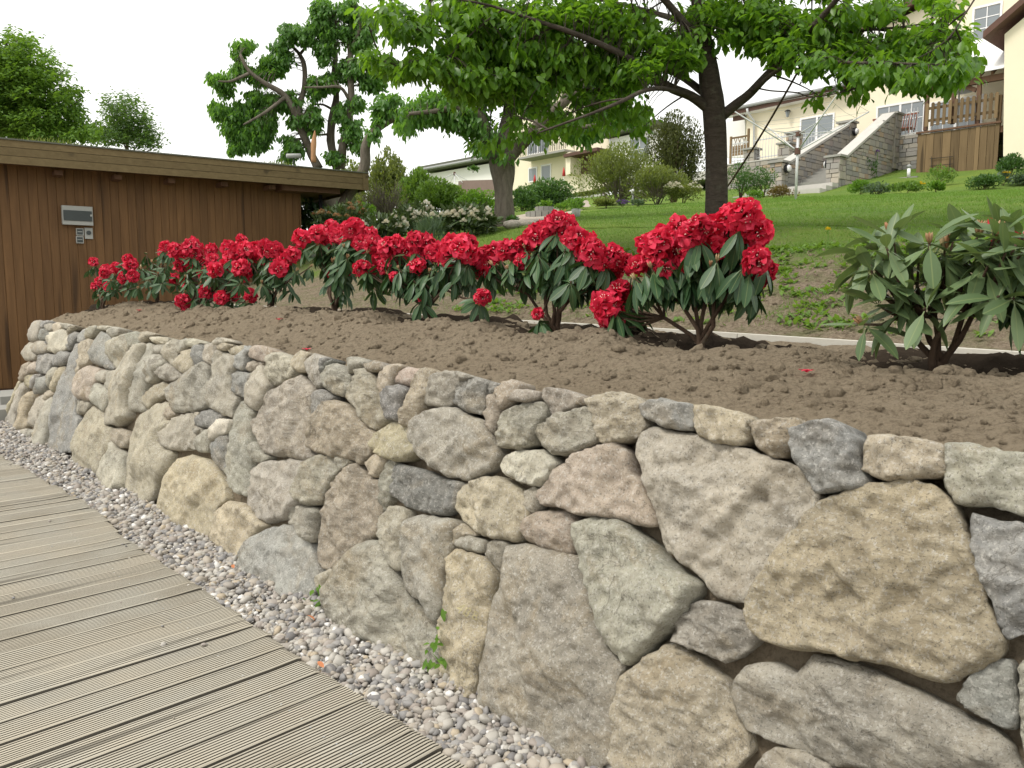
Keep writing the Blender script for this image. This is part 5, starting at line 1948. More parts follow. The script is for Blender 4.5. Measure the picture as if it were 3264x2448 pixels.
# ---- pollarded tree left of the cherry
r = random.Random(9)
YP = 14.0
tp = h2(1094, 505, YP)
g = land_z(s_of(tp), float(tp @ M), False)
pol = thing('pollarded_tree', (tp[0], tp[1], g), 'old pollarded tree with a thick forked trunk at the left edge of the lawn', 'tree')
P = limb_px([(1092, 520), (1092, 490), (1088, 420), (1085, 365), (1080, 335)], YP)
P[0][2] = min(P[0][2], g - 0.1)
build('trunk', MB().tube(P, np.interp(np.linspace(0, 1, len(P)), [0, 0.15, 0.5, 0.85, 1], [0.25, 0.185, 0.165, 0.215, 0.20]), 16, wob=0.22), MAT['bark'], pol, True)
br = [P]
for pts, r0, r1 in (
    ([(1072, 345), (1055, 310), (1046, 270, -.2), (1030, 245, -.3), (985, 235, -.4), (940, 240, -.5), (885, 246, -.6)], 0.11, 0.03),
    ([(1085, 335), (1092, 280), (1098, 220, .3), (1085, 150, .4), (1100, 60, .5)], 0.12, 0.06),
    ([(1088, 350), (1115, 320), (1150, 285, -.3), (1180, 255, -.4), (1215, 225, -.5), (1250, 190, -.5), (1290, 140, -.4)], 0.13, 0.05),
    ([(1150, 285, -.3), (1200, 280, -.6), (1260, 275, -.9), (1320, 265, -1.0)], 0.06, 0.025),
    ([(1098, 220, .3), (1060, 180, 0), (1010, 130, -.2), (980, 110, -.3)], 0.07, 0.03),
    ([(1215, 225, -.5), (1240, 160, 0), (1232, 90, .3)], 0.07, 0.04),
):
    br.append(limb('branch', pts, YP, r0, r1, MAT['bark'], pol, 9, 0.3))
B = blobs('600,790,60,90 640,690,90,55 750,625,90,50 700,740,80,60 830,730,150,70 960,760,150,80 1050,800,100,80 880,660,110,50 980,690,120,60 1080,890,60,60 820,370,100,50 1000,350,180,90 1200,330,150,120 1350,480,180,120 1150,560,170,90 1400,650,150,80 '
          '1700,860,110,55 1620,800,130,60 1780,840,60,50 1880,750,190,75 2030,720,120,60 1500,300,200,150 1750,420,220,140 1900,560,200,90 1230,1000,60,40,.6 1130,870,60,60 1060,960,50,40,.7', 2.967, 677.7)
C = spray_positions(B, YP, 0.06, r, 0.6)
foliate(pol, C, MAT['pollard_leaf'], r, 10, 0.11, 0.10, br, 0.8)

# ---- many-stemmed pollard behind the shed
r = random.Random(12)
YB = 17.5
def z1(x, y):
    return x / 2.967, y / 2.967
tp = h2(710, 470, YB)
g = land_z(s_of(tp), float(tp @ M), False)
p2 = thing('pollarded_tree', (tp[0], tp[1], g), 'tall many-stemmed pollarded tree with knobbly leaf tufts rising behind the shed', 'tree')
br = []
base = [(716, 520), (712, 450), (702, 372)]
P = limb_px(base, YB)
P[0][2] = g - 0.2
build('trunk', MB().tube(P, np.interp(np.linspace(0, 1, len(P)), [0, 1], [0.30, 0.27]), 14, wob=0.25), MAT['bark'], p2, True)
br.append(P)
def zz1(pts):
    return [(x / 2.967, y / 2.967, *(d,)) for x, y, d in pts]
def zz2(pts):
    return [(x / 2.967 + 337.0 * 2.0 + 3.7, y / 2.967, d) for x, y, d in pts]
for pts, r0, r1 in (
    (zz1([(2040, 1080, 0), (1995, 990, 0), (1955, 890, 0), (1890, 730, -.2), (1820, 610, -.3), (1710, 540, -.5), (1600, 460, -.6), (1540, 350, -.6)]), 0.17, 0.05),
    (zz1([(1900, 740, -.2), (1950, 560, .2), (1950, 430, .2), (1920, 350, .3), (1870, 290, .3), (1850, 230, .3)]), 0.11, 0.05),
    (zz1([(1920, 350, .3), (1975, 280, .3), (2000, 210, .4)]), 0.06, 0.035),
    (zz1([(1830, 620, -.3), (1700, 720, -.6), (1560, 800, -.8)]), 0.07, 0.03),
    (zz1([(1600, 470, -.6), (1480, 520, -.7), (1400, 520, -.8)]), 0.05, 0.03),
    (zz2([(150, 1080, .2), (110, 900, .3), (120, 760, .3), (145, 620, .4), (130, 480, .4), (140, 340, .5), (100, 180, .5), (60, 60, .6)]), 0.16, 0.06),
    (zz2([(170, 1080, .1), (190, 920, 0), (225, 780, 0), (240, 600, -.1), (235, 420, -.1), (230, 300, -.1), (180, 200, 0), (130, 120, 0)]), 0.16, 0.07),
    (zz2([(235, 330, -.1), (290, 200, -.2), (290, 90, -.2)]), 0.08, 0.05),
    (zz2([(225, 640, -.1), (170, 560, -.3), (60, 560, -.5), (-60, 560, -.6)]), 0.06, 0.035),
    (zz2([(140, 330, .5), (60, 280, .6), (-40, 250, .6)]), 0.05, 0.03),
    (zz2([(110, 860, .3), (40, 865, .3), (-20, 860, .2)]), 0.05, 0.03),
    (zz2([(130, 710, .3), (60, 670, .3), (0, 670, .3)]), 0.045, 0.03),
):
    br.append(limb('branch', pts, YB, r0 * 0.62, r1 * 0.52, MAT['bark'], p2, 9, 0.3))
# the torn limb: pale split wood
st_ = zz1([(2012, 1040, -.5), (2012, 940, -.5), (2016, 880, -.5), (2018, 836, -.5)])
Pst = limb_px(st_, YB)
build('torn_limb', MB().tube(Pst, np.interp(np.linspace(0, 1, len(Pst)), [0, 0.35, 0.7, 1], [0.045, 0.06, 0.04, 0.006]), 7, wob=0.6), MAT['fresh_wood'], p2, True)
B = blobs('1560,290,70,40 1540,330,50,40 1540,430,60,50 1400,505,75,40 1360,500,30,25 1440,560,60,50 1500,480,50,40 1660,480,80,60 1720,400,60,50 1800,380,80,70 1760,440,70,50 1850,220,60,65 1900,190,40,40 1790,290,60,40 1830,180,40,30 1990,190,50,55 1960,250,50,40 2060,60,65,60 2080,130,60,50 2100,200,70,50 '
          '2090,290,70,50 1400,700,60,60 1530,720,90,80 1560,860,110,100 1680,780,90,100 1480,800,70,80 1640,900,80,70 1740,650,80,60 1640,620,70,50 1860,650,80,80 1900,760,55,55 2000,740,50,80 2010,830,40,50 1880,950,65,65 1850,900,40,40 1840,1000,40,40,.7 2020,590,60,50 2010,520,40,40 2120,530,50,60 2080,370,40,50 2140,1000,60,40 1700,860,60,60 1500,950,40,40') + \
    blobs('250,70,85,85 190,60,50,50 50,80,75,95 330,180,50,60 280,240,110,80 200,190,50,50 250,440,110,80 370,520,90,65 400,470,60,40 260,660,60,55 240,840,60,100 280,930,40,50 30,300,50,40 60,360,40,50 100,520,60,60 180,720,50,60 20,560,50,40 0,760,40,70 150,1010,50,30', 2.967, 677.7)
C = spray_positions(B, YB, 0.13, r, 0.35)
foliate(p2, C, MAT['pollard_leaf'], r, 11, 0.105, 0.085, br, 0.75)

# ---- thin leaning tree beside the shed's end
r = random.Random(15)
YT = 15.6
tp = h2(722, 470, YT)
g = land_z(s_of(tp), float(tp @ M), False)
lt = thing('leaning_tree', (tp[0], tp[1], g), 'thin leaning tree with a bent stem just past the end of the shed roof', 'tree')
P = limb_px([(718, 500), (742, 440), (768, 400), (787, 360), (789, 320), (800, 293), (815, 278), (840, 262), (868, 250), (885, 240)], YT)
P[0][2] = g - 0.1
build('trunk', MB().tube(P, np.interp(np.linspace(0, 1, len(P)), [0, 0.5, 1], [0.12, 0.085, 0.04]), 10, wob=0.25), MAT['bark'], lt, True)
C = spray_positions(blobs('450,690,70,60 470,640,60,40 420,760,50,40 380,850,40,50 500,730,40,40 540,640,40,40', 2.967, 677.7), YT, 0.08, r, 0.3)
foliate(lt, C, MAT['pollard_leaf'], r, 8, 0.12, 0.08, [P], 0.8)


def bg_tree(name, label, Y, trunk, specs, mat, seed, per, leaves, size, spread, dY, leafV=SMALL_V, leafF=SMALL_F, r0=0.2, extra=()):
    r = random.Random(seed)
    b = h2(*trunk[0], Y)
    g = land_z(s_of(b), float(b @ M), False)
    t = thing(name, (b[0], b[1], g), label, 'tree')
    P = limb_px(trunk, Y)
    P[0][2] = g - 0.1
    build('trunk', MB().tube(P, np.interp(np.linspace(0, 1, len(P)), [0, 1], [r0, r0 * 0.2]), 9, wob=0.2), MAT['bark'], t, True)
    br = [P]
    for pts in extra:
        br.append(limb('branch', pts, Y, r0 * 0.35, r0 * 0.08, MAT['bark'], t, 6))
    C = spray_positions(specs, Y, per, r, dY)
    foliate(t, C, mat, r, leaves, size, spread, br, 0.35, 0, True, MAT['bark'], leafV, leafF)
    return t

bg_tree('maple_tree', 'large dense broad tree on the left behind the shed roof', 25, [(30, 420), (30, 250), (28, 90)],
        blobs('20,420,130,170 130,330,60,70 60,230,30,50,.7 120,250,50,40,.7 180,260,35,60,.7 -100,400,120,200 -100,700,200,200 130,470,170,110 150,600,240,120 200,750,330,110 280,850,350,80 250,370,30,70,.8 320,380,40,50,.8 300,480,60,60 350,480,40,35,.8 400,470,35,30,.7 440,450,20,20,.6 400,600,80,60 480,590,45,35,.8 450,690,70,50 500,720,40,40,.8 560,830,90,45'),
        MAT['far_leaf'], 31, 0.085, 14, 0.16, 0.22, 1.5, extra=([(28, 250), (90, 200), (140, 150)], [(30, 280), (120, 250), (180, 210)], [(30, 200), (10, 120), (20, 80)]))
bg_tree('birch_tree', 'thin pale birch-like tree between the large left tree and the bare sky', 28, [(280, 400), (275, 320), (270, 225)],
        blobs('680,650,40,40,.35 720,700,80,70,.55 780,680,70,70,.45 830,660,60,60,.35 860,640,20,30,.3 850,740,110,80,.6 800,800,150,70,.8 900,870,150,65,.9 980,910,80,40,.7 1000,840,40,30,.3 930,760,40,40,.4 660,850,60,60,.6 740,860,120,60'),
        MAT['birch_leaf'], 32, 0.10, 12, 0.15, 0.28, 1.2, r0=0.09, extra=([(276, 330), (250, 270), (235, 225)], [(276, 340), (310, 300), (330, 280)], [(275, 350), (330, 320), (350, 305)]))


def shrub(name, label, cat, cx, top, bot, hw, Y, mat, seed, n=900, size=0.07, group=None, shape='dome', leafV=SMALL_V, leafF=SMALL_F, upright=0.2, stems=6, flowers=None, fn=0, fs=0.06, twig=None, twigs_n=0, z_bot=None):
    r = np.random.RandomState(seed)
    b = h2(cx, bot, Y)
    gz = land_z(s_of(b), float(b @ M), False) if z_bot is None else z_bot
    t = h2(cx, top, Y)[2]
    H = max(0.15, t - gz)
    R = hw * KS / FPX * Y
    base = np.array([b[0], b[1], gz])
    root = thing(name, base, label, cat, group)
    # lumpy volume: several sub-domes
    K = 9 if shape != 'cone' else 1
    cs = []
    for k in range(K):
        a = r.rand() * 6.283
        rr = R * 0.62 * math.sqrt(r.rand())
        hh = H * r.uniform(0.35, 0.72) if shape == 'dome' else H * r.uniform(0.3, 0.8)
        cs.append((rr * math.cos(a), rr * math.sin(a), hh, R * r.uniform(0.32, 0.55), H * r.uniform(0.22, 0.34)))
    cs.append((0, 0, H * 0.68, R * 0.45, H * 0.32))
    cs.append((R * 0.5, 0, H * 0.42, R * 0.5, H * 0.4))
    cs.append((-R * 0.5, 0, H * 0.42, R * 0.5, H * 0.4))
    P = []
    if shape == 'cone':
        h = 1 - r.rand(n) ** 0.55
        a = r.rand(n) * 6.283
        rad_ = R * (1 - h) ** 0.75 * (0.55 + 0.45 * r.rand(n) ** 0.4)
        rad_ *= 0.8 + 0.3 * np.array([mnoise.noise(Vector((math.cos(q) * 1.5, math.sin(q) * 1.5, w * 6 + seed))) for q, w in zip(a, h)])
        P = np.stack([rad_ * np.cos(a), rad_ * np.sin(a), h * H], 1)
    else:
        idx = r.randint(0, len(cs), n)
        d = r.normal(size=(n, 3))
        d /= np.linalg.norm(d, axis=1)[:, None]
        d *= (0.45 + 0.55 * r.rand(n) ** 0.45)[:, None]
        c = np.array(cs)[idx]
        P = c[:, :3] + d * np.stack([c[:, 3], c[:, 3], c[:, 4]], 1)
        P[:, 2] = np.abs(P[:, 2]) + 0.02
        P[:, 2] = np.where(P[:, 2] > H, H - r.rand(n) * 0.1 * H, P[:, 2])
    out = P * np.array([1, 1, 0.6])
    out /= np.linalg.norm(out, axis=1)[:, None] + 1e-6
    D = out * 0.7 + r.normal(size=(n, 3)) * 0.55 + np.array([0, 0, upright])
    Nn = out * 0.3 + r.normal(size=(n, 3)) * 0.4 + np.array([0, 0, 0.7])
    V, F = scatter(leafV, leafF, base + P, frame_mats(D, Nn), size * r.uniform(0.6, 1.3, n))
    build('foliage', (V, F), mat, root)['kind'] = 'stuff'
    mb = MB()
    for k in range(stems):
        e = P[r.randint(n)] * np.array([0.8, 0.8, 0.9])
        th = max(0.006, 0.02 * H)
        mb.tube([base - ZV * 0.08 + r.normal(size=3) * 0.03 * R * np.array([1, 1, 0]), base + e * np.array([0.4, 0.4, 0.5]), base + e], [th, th * 0.7, th * 0.3], 5)
    for k in range(twigs_n):
        e = P[r.randint(n)]
        f = e * np.array([1.12, 1.12, 1.06]) + r.normal(size=3) * 0.06 * H
        mb.tube([base + e * 0.4, base + e * 0.8 + r.normal(size=3) * 0.04, base + f], [0.012, 0.008, 0.004], 4, False)
    if mb.n:
        build('stems', mb, twig or MAT['stem'], root, True)
    if flowers is not None and fn:
        # upper outer shell gets the blooms
        cand = np.argsort(-(P[:, 2] / H * 0.8 + np.linalg.norm(P[:, :2], axis=1) / R * 0.5 - P[:, 1] / R * 0.35))[:max(fn * 3, 10)]
        for k in r.choice(cand, min(fn, len(cand)), False):
            m = bpy.data.meshes.get(flowers + '_head')
            put('flower_head', m, root, base + P[k] * 1.04, np.eye(3), fs * r.uniform(0.7, 1.25))
    return root

def head_mesh(name, mat, seed):
    mb = MB()
    R = np.random.RandomState(seed)
    for k in range(16):
        d = R.normal(size=3)
        d[2] = abs(d[2]) * 0.8 + 0.1
        d /= np.linalg.norm(d)
        s = np.cross(d, (0.2, 0.5, 0.8))
        s /= np.linalg.norm(s)
        n = np.cross(s, d)
        mb.add([d * 0.2, d * 0.65 + s * 0.34 + n * 0.1, d * 1.05, d * 0.65 - s * 0.34 + n * 0.1], [(0, 1, 2, 3)])
    me = bpy.data.meshes.new(name + '_head')
    V, F = mb.arrays()
    me.from_pydata(V.tolist(), [], F)
    me.materials.append(mat)
    return me
_keep = [head_mesh(k, MAT[k], i) for i, k in enumerate(('white_petal', 'purple', 'yellow', 'bud'))]
RHV, RHF = leaf_template([0, 0.3, 0.7, 1.0], [0.02, 0.15, 0.15, 0.01], 0.2, 0.15)

# pale rhododendrons on the lawn's left edge
WG = 'white flowering rhododendrons behind the red row'
shrub('rhododendron_bush', 'white flowering rhododendron directly left of the old forked trunk', 'rhododendron', 1003, 446, 532, 72, 13.3, MAT['white_rhodo_leaf'], 1, 1500, 0.13, WG, leafV=RHV, leafF=RHF, flowers='white_petal', fn=26, fs=0.075)
shrub('rhododendron_bush', 'cream flowering rhododendron between the two white bushes nearest the thin leaning tree', 'rhododendron', 893, 443, 520, 46, 14.2, MAT['white_rhodo_leaf'], 2, 900, 0.13, WG, leafV=RHV, leafF=RHF, flowers='white_petal', fn=16, fs=0.075)
shrub('rhododendron_bush', 'low rhododendron with sparse white flowers above the tallest far red bush', 'rhododendron', 820, 462, 545, 55, 13.2, MAT['white_rhodo_leaf'], 3, 1000, 0.13, WG, leafV=RHV, leafF=RHF, flowers='white_petal', fn=14, fs=0.07)
shrub('rhododendron_bush', 'rhododendron with rusty young shoots beside the black shed post', 'rhododendron', 745, 440, 530, 62, 14.6, MAT['white_rhodo_leaf'], 4, 1100, 0.13, WG, leafV=RHV, leafF=RHF, flowers='bud', fn=16, fs=0.07)
shrub('rhododendron_bush', 'dark rhododendron in the gap under the shed eaves', 'rhododendron', 668, 432, 540, 48, 17.0, MAT['rhodo_leaf'], 5, 800, 0.14, leafV=RHV, leafF=RHF)
shrub('lavender_tuft', 'grey-green spiky tuft between the cream and white rhododendrons', 'plant', 925, 482, 522, 32, 12.6, MAT['blue_leaf'], 6, 420, 0.22, upright=1.6, leafV=np.array([(-0.03, 0, 0), (0.03, 0, 0), (0.0, 1, 0.06)]), leafF=[(0, 1, 2)])
# thicket between the shed and the far houses
TG = 'shrubs in the thicket on the left slope'
shrub('conifer', 'bushy young spruce left of the thicket with a ragged top', 'conifer', 838, 318, 470, 44, 21, MAT['olive_leaf'], 7, 3910, 0.108, TG, 'dome', upright=0.9, twigs_n=60)
shrub('shrub', 'olive green bush peeping over the end of the shed roof', 'shrub', 758, 345, 470, 36, 23, MAT['olive_leaf'], 8, 2210, 0.101, TG, 'dome', upright=0.8, twigs_n=20)
shrub('twiggy_shrub', 'bare grey-brown twiggy shrub below the bushy spruce', 'shrub', 838, 392, 475, 60, 18.5, MAT['olive_leaf'], 9, 850, 0.050, TG, twigs_n=190, twig=MAT['dry_twig'])
shrub('shrub', 'tall loose light green shrub in the middle of the thicket', 'shrub', 905, 362, 470, 48, 20, MAT['shrub_leaf'], 10, 4420, 0.094, TG, upright=0.7)
shrub('shrub', 'rounded light green shrub in front of the white low building', 'shrub', 950, 385, 475, 56, 19, MAT['shrub_leaf'], 11, 4420, 0.086, TG, upright=0.4)
shrub('shrub', 'yellow-green shrub beside the old forked trunk', 'shrub', 1030, 412, 470, 46, 18, MAT['bright_leaf'], 12, 2720, 0.072, TG, upright=0.4)
shrub('shrub', 'small bright green shoots rising behind the rusty rhododendron', 'shrub', 790, 440, 490, 24, 16.5, MAT['bright_leaf'], 13, 850, 0.072, TG, upright=0.8)
shrub('shrub', 'dull green shrub beneath the shed eaves beside the leaning stem', 'shrub', 770, 420, 490, 44, 19.5, MAT['olive_leaf'], 14, 1870, 0.072, TG, twigs_n=30, twig=MAT['dry_twig'])
# hedge and shrubs along the upper path
shrub('hedge', 'dense dark green hedge below the cream house', 'hedge', 1180, 386, 440, 68, 27, MAT['hedge_leaf'], 15, 5100, 0.108)
shrub('hedge', 'low green hedge end beside the forked trunk', 'hedge', 1128, 402, 452, 30, 24, MAT['hedge_leaf'], 16, 2040, 0.094)
shrub('shrub', 'large feathery yellow-green shrub behind the lawn', 'shrub', 1335, 312, 462, 104, 22, MAT['olive_leaf'], 17, 8840, 0.079, None, upright=0.8, twigs_n=60, twig=MAT['dry_twig'])
shrub('shrub', 'smaller feathery shrub beside the cherry trunk', 'shrub', 1418, 362, 462, 78, 21, MAT['olive_leaf'], 18, 4420, 0.072, None, upright=0.8, twigs_n=40, twig=MAT['dry_twig'])
shrub('thuja', 'rounded bronze-green thuja left of the cherry trunk', 'conifer', 1455, 236, 400, 66, 27, MAT['thuja_leaf'], 19, 11050, 0.094, upright=0.7)
shrub('shrub', 'white flowering shrub just left of the cherry trunk', 'shrub', 1475, 396, 456, 42, 20.5, MAT['olive_leaf'], 20, 2210, 0.065, None, flowers='white_petal', fn=26, fs=0.06)
shrub('shrub', 'low bright green plant below the feathery shrub', 'shrub', 1240, 432, 470, 22, 19.5, MAT['bright_leaf'], 21, 850, 0.072, None, upright=0.8)
BG_ = 'small border plants along the back of the lawn'
shrub('border_plant', 'green border plant by the round stone planter', 'plant', 1212, 446, 472, 16, 19, MAT['bright_leaf'], 22, 408, 0.065, BG_, upright=1.0)
shrub('border_plant', 'grey-blue cushion plant at the lawn edge left of the cherry', 'plant', 1377, 448, 464, 14, 19, MAT['blue_leaf'], 23, 260, 0.06, BG_)
shrub('border_plant', 'violet flowered low plant at the lawn edge left of the cherry', 'plant', 1345, 449, 463, 12, 19, MAT['blue_leaf'], 24, 160, 0.06, BG_, flowers='purple', fn=10, fs=0.05)
shrub('border_plant', 'pale grass tuft at the foot of the feathery shrub', 'plant', 1310, 440, 466, 26, 19.5, MAT['olive_leaf'], 25, 510, 0.101, BG_, upright=1.5)
shrub('border_plant', 'rust-brown low shrub right of the cherry trunk', 'plant', 1690, 404, 432, 34, 22, MAT['rust_leaf'], 26, 800, 0.07, BG_)
shrub('border_plant', 'bright green tuft right of the cherry trunk', 'plant', 1630, 414, 436, 18, 21.5, MAT['bright_leaf'], 27, 442, 0.065, BG_, upright=1.2)
shrub('shrub', 'dark spreading shrub before the terrace wall', 'shrub', 1600, 350, 400, 40, 26.5, MAT['hedge_leaf'], 28, 2040, 0.072)
shrub('shrub', 'dark shrub against the terrace wall beside the stairs', 'shrub', 1650, 360, 402, 26, 26.3, MAT['hedge_leaf'], 29, 1190, 0.072)
shrub('border_plant', 'lime green leafy plant right of the stair foot', 'plant', 1858, 390, 425, 28, 22.5, MAT['bright_leaf'], 30, 1054, 0.072, BG_, upright=1.0)
shrub('border_plant', 'blue-green low plant beside the lime green one', 'plant', 1895, 396, 426, 34, 22, MAT['blue_leaf'], 31, 520, 0.09, BG_)
shrub('border_plant', 'spiky green plants below the wooden screen', 'plant', 1955, 396, 424, 46, 22, MAT['shrub_leaf'], 32, 1530, 0.072, BG_, upright=1.3, flowers='yellow', fn=3, fs=0.05)
shrub('climbing_shrub', 'loose climbing shrub on a trellis against the wooden screen', 'shrub', 2026, 358, 418, 36, 24, MAT['shrub_leaf'], 33, 1054, 0.065, None, upright=0.6)
shrub('border_plant', 'broad-leaved light green plant under the climbing shrub', 'plant', 2020, 398, 424, 18, 22, MAT['bright_leaf'], 34, 272, 0.115, BG_, upright=1.0, leafV=RHV * np.array([1.6, 1, 1]), leafF=RHF)
shrub('peony_bush', 'rounded dark green peony bush at the right lawn edge', 'plant', 2121, 380, 418, 36, 22, MAT['hedge_leaf'], 35, 2210, 0.072)
shrub('shrub', 'dark cone-shaped shrub at the house corner', 'shrub', 2180, 336, 412, 30, 24, MAT['hedge_leaf'], 36, 2380, 0.079, None, upright=0.9)
shrub('border_plant', 'yellow flowered plant in front of the house corner', 'plant', 2165, 372, 415, 16, 22.5, MAT['blue_leaf'], 37, 260, 0.10, BG_, upright=1.2, flowers='yellow', fn=5, fs=0.06)
shrub('shrub', 'grey-green bush cut by the right edge of the picture', 'shrub', 2215, 378, 418, 34, 22, MAT['blue_leaf'], 38, 800, 0.10)
shrub('border_plant', 'green seedling plant in the foot of the forked trunk', 'plant', 1108, 478, 497, 12, 13.6, MAT['hedge_leaf'], 39, 340, 0.065, BG_)

# little weeds at the foot of the stone wall and a dandelion
for k, (x, y, h, lb) in enumerate(((8, 0, 0, 'green creeper in the joint left of the tall yellow stone'), (3, 0, 0, 'green weed at the foot of the round blue-grey boulder'))):
    r2 = random.Random(60 + k)
    pts = ((800, 970), (750, 905), (790, 835), (815, 770), (850, 660), (742, 985)) if k == 0 else ((1700, 1300), (1715, 1215), (1740, 1265), (1620, 1310), (1690, 1180))
    w0 = None
    PV, DV, LV = [], [], []
    for (a_, b_) in pts:
        c = on_q(*zpx(x, a_, b_), WQ - 0.03, WK)
        if w0 is None:
            w0 = c
        for _ in range(5):
            PV.append(c + np.array([r2.gauss(0, .012), r2.gauss(0, .012), r2.gauss(0, .012)]))
            DV.append((r2.gauss(0, .6), -1 + r2.gauss(0, .5), r2.gauss(0, .7)))
            LV.append(r2.uniform(0.022, 0.045))
    wd = thing('weed', w0 * np.array([1, 1, 0]), lb, 'weed')
    V, F = scatter(wl, wf, np.array(PV), frame_mats(np.array(DV), np.tile([(0.1, -0.4, 0.9)], (len(DV), 1))), np.array(LV) * 1.3)
    build('foliage', (V, F), MAT['bright_leaf'], wd)
    build('stem', MB().tube([w0 * np.array([1, 1, 0])] + [on_q(*zpx(x, a_, b_), WQ - 0.02, WK) for a_, b_ in sorted(pts, key=lambda q: -q[1])], 0.003, 5), MAT['bright_leaf'], wd)
p = land_at(2640, 790)
dd = thing('dandelion', p, 'yellow dandelion in the thin grass behind the bush with pale buds', 'flower')
build('stalk', MB().tube([p - ZV * 0.02, p + ZV * 0.16 + U * 0.01], 0.004, 6), MAT['bright_leaf'], dd)
put('flower_head', bpy.data.meshes['yellow_head'], dd, p + ZV * 0.16 + U * 0.01, np.eye(3), 0.03)

# ================================================================== houses up the bank
FQ = 32.7
def fq(x, y, q=FQ):
    return on_q(x * KS, y * KS, q)
def fs(x, y, q=FQ):
    p = fq(x, y, q)
    return s_of(p), p[2]

def wall_poly(name, pts, q, depth, m, root):
    poly = [fq(x, y, q) for x, y in pts]
    mb = MB().prism(poly, M * depth)
    n = len(poly)
    v = np.cross(poly[1] - poly[0], poly[2] - poly[1])
    if v @ M > 0:
        mb.f = [f[::-1] for f in mb.f]
    return build(name, mb, m, root)

def window(root, x0, y0, x1, y1, cols, rows, q=FQ, sashes=1, name='window', open_top=False):
    "upper-left and lower-right pixels on the facade; frame, bars and panes built in"
    sa, za = fs(x0, y0, q)
    sb, zb_ = fs(x1, y1, q)
    s0, s1 = min(sa, sb), max(sa, sb)
    z0, z1 = zb_, za
    fr = MB()
    b = 0.07
    fr.qbox(s0, s1, q - 0.04, q + 0.03, z1 - b, z1)
    fr.qbox(s0, s1, q - 0.04, q + 0.03, z0, z0 + b)
    fr.qbox(s0, s0 + b, q - 0.04, q + 0.03, z0 + b, z1 - b)
    fr.qbox(s1 - b, s1, q - 0.04, q + 0.03, z0 + b, z1 - b)
    w = build(name, fr, MAT['white_paint'], root)
    sw = (s1 - s0 - 2 * b) / sashes
    for k in range(sashes):
        a0 = s0 + b + k * sw
        if k:
            build('mullion', MB().qbox(a0 - 0.04, a0 + 0.04, q - 0.035, q + 0.02, z0 + b, z1 - b), MAT['white_paint'], w)
        cw = sw / cols
        rh = (z1 - z0 - 2 * b) / rows
        for c in range(cols):
            if c:
                build('glazing_bar', MB().qbox(a0 + c * cw - 0.014, a0 + c * cw + 0.014, q - 0.03, q + 0.0, z0 + b, z1 - b), MAT['white_paint'], w)
            for rw in range(rows):
                if rw and c == 0:
                    build('glazing_bar', MB().qbox(a0 + 0.02, a0 + sw - 0.02, q - 0.0285, q - 0.001, z0 + b + rw * rh - 0.014, z0 + b + rw * rh + 0.014), MAT['white_paint'], w)
                build('pane', MB().qbox(a0 + c * cw + 0.016, a0 + (c + 1) * cw - 0.016, q - 0.012, q + 0.004, z0 + b + rw * rh + 0.016, z0 + b + (rw + 1) * rh - 0.016), MAT['glass'], w)
    return w

# ---- the big cream house on the right
p = fq(2000, 330)
h1 = thing('house', p * np.array([1, 1, 0]) + ZV * 6.9, 'cream plastered gabled house with grey-framed windows behind the stone stairs at the upper right', 'house')
wall_poly('wall', [(1851, 345), (1851, 84), (2000, 13), (2330, -150), (2330, 345)], FQ, 9.0, MAT['plaster'], h1)
# verge board and roof edge along the gable
def verge(x0, y0, x1, y1, h, q0, q1, m, nm, root):
    a, b = fq(x0, y0), fq(x1, y1)
    lo = [a + M * q0, b + M * q0, b + M * q1, a + M * q1]
    hi = [v + ZV * h for v in lo]
    return build(nm, MB().hull8(lo[::-1], hi[::-1]), m, root)
verge(1829, 90, 2330, -155, 0.30, -0.45, -0.36, MAT['board_brown'], 'verge_board', h1)
verge(1829, 84, 2330, -161, 0.14, -0.36, 9.0, MAT['tile_brown'], 'roof', h1)
window(h1, 2102, 17, 2162, 80, 2, 3)
window(h1, 1970, 57, 2020, 96, 2, 2)
window(h1, 1894, 231, 1996, 290, 2, 2, sashes=2)
window(h1, 2010, 222, 2120, 300, 2, 2, sashes=2)
build('window_surround', MB().qbox(fs(2098, 17)[0], fs(2166, 17)[0], FQ - 0.02, FQ + 0.02, fs(2130, 84)[1] - 0.08, fs(2130, 84)[1]), MAT['cope'], h1)
# satellite dish
dc = fq(1887, 88, FQ - 0.35)
dish = thing('satellite_dish', fq(1887, 88, FQ), 'white satellite dish on the gable wall half hidden by cherry leaves', 'satellite dish')
V = [dc]
F = []
dn = (-M + 0.25 * ZV - 0.2 * U); dn = dn / np.linalg.norm(dn)
dx = np.cross(dn, ZV); dx /= np.linalg.norm(dx); dy = np.cross(dx, dn)
for k, (rr_, dp) in enumerate(((0.18, 0.01), (0.36, 0.05), (0.5, 0.10))):
    for j in range(18):
        a = j * 2 * math.pi / 18
        V.append(dc + dx * math.cos(a) * rr_ + dy * math.sin(a) * rr_ * 1.08 + dn * dp)
for j in range(18):
    F.append((0, 1 + j, 1 + (j + 1) % 18))
    for k in range(2):
        F.append((1 + k * 18 + j, 1 + (k + 1) * 18 + j, 1 + (k + 1) * 18 + (j + 1) % 18, 1 + k * 18 + (j + 1) % 18))
build('reflector', MB().add(V, F), MAT['white_paint'], dish, True)
build('arm', MB().tube([dc, fq(1887, 92, FQ)], 0.03, 6), MAT['grey_metal'], dish)

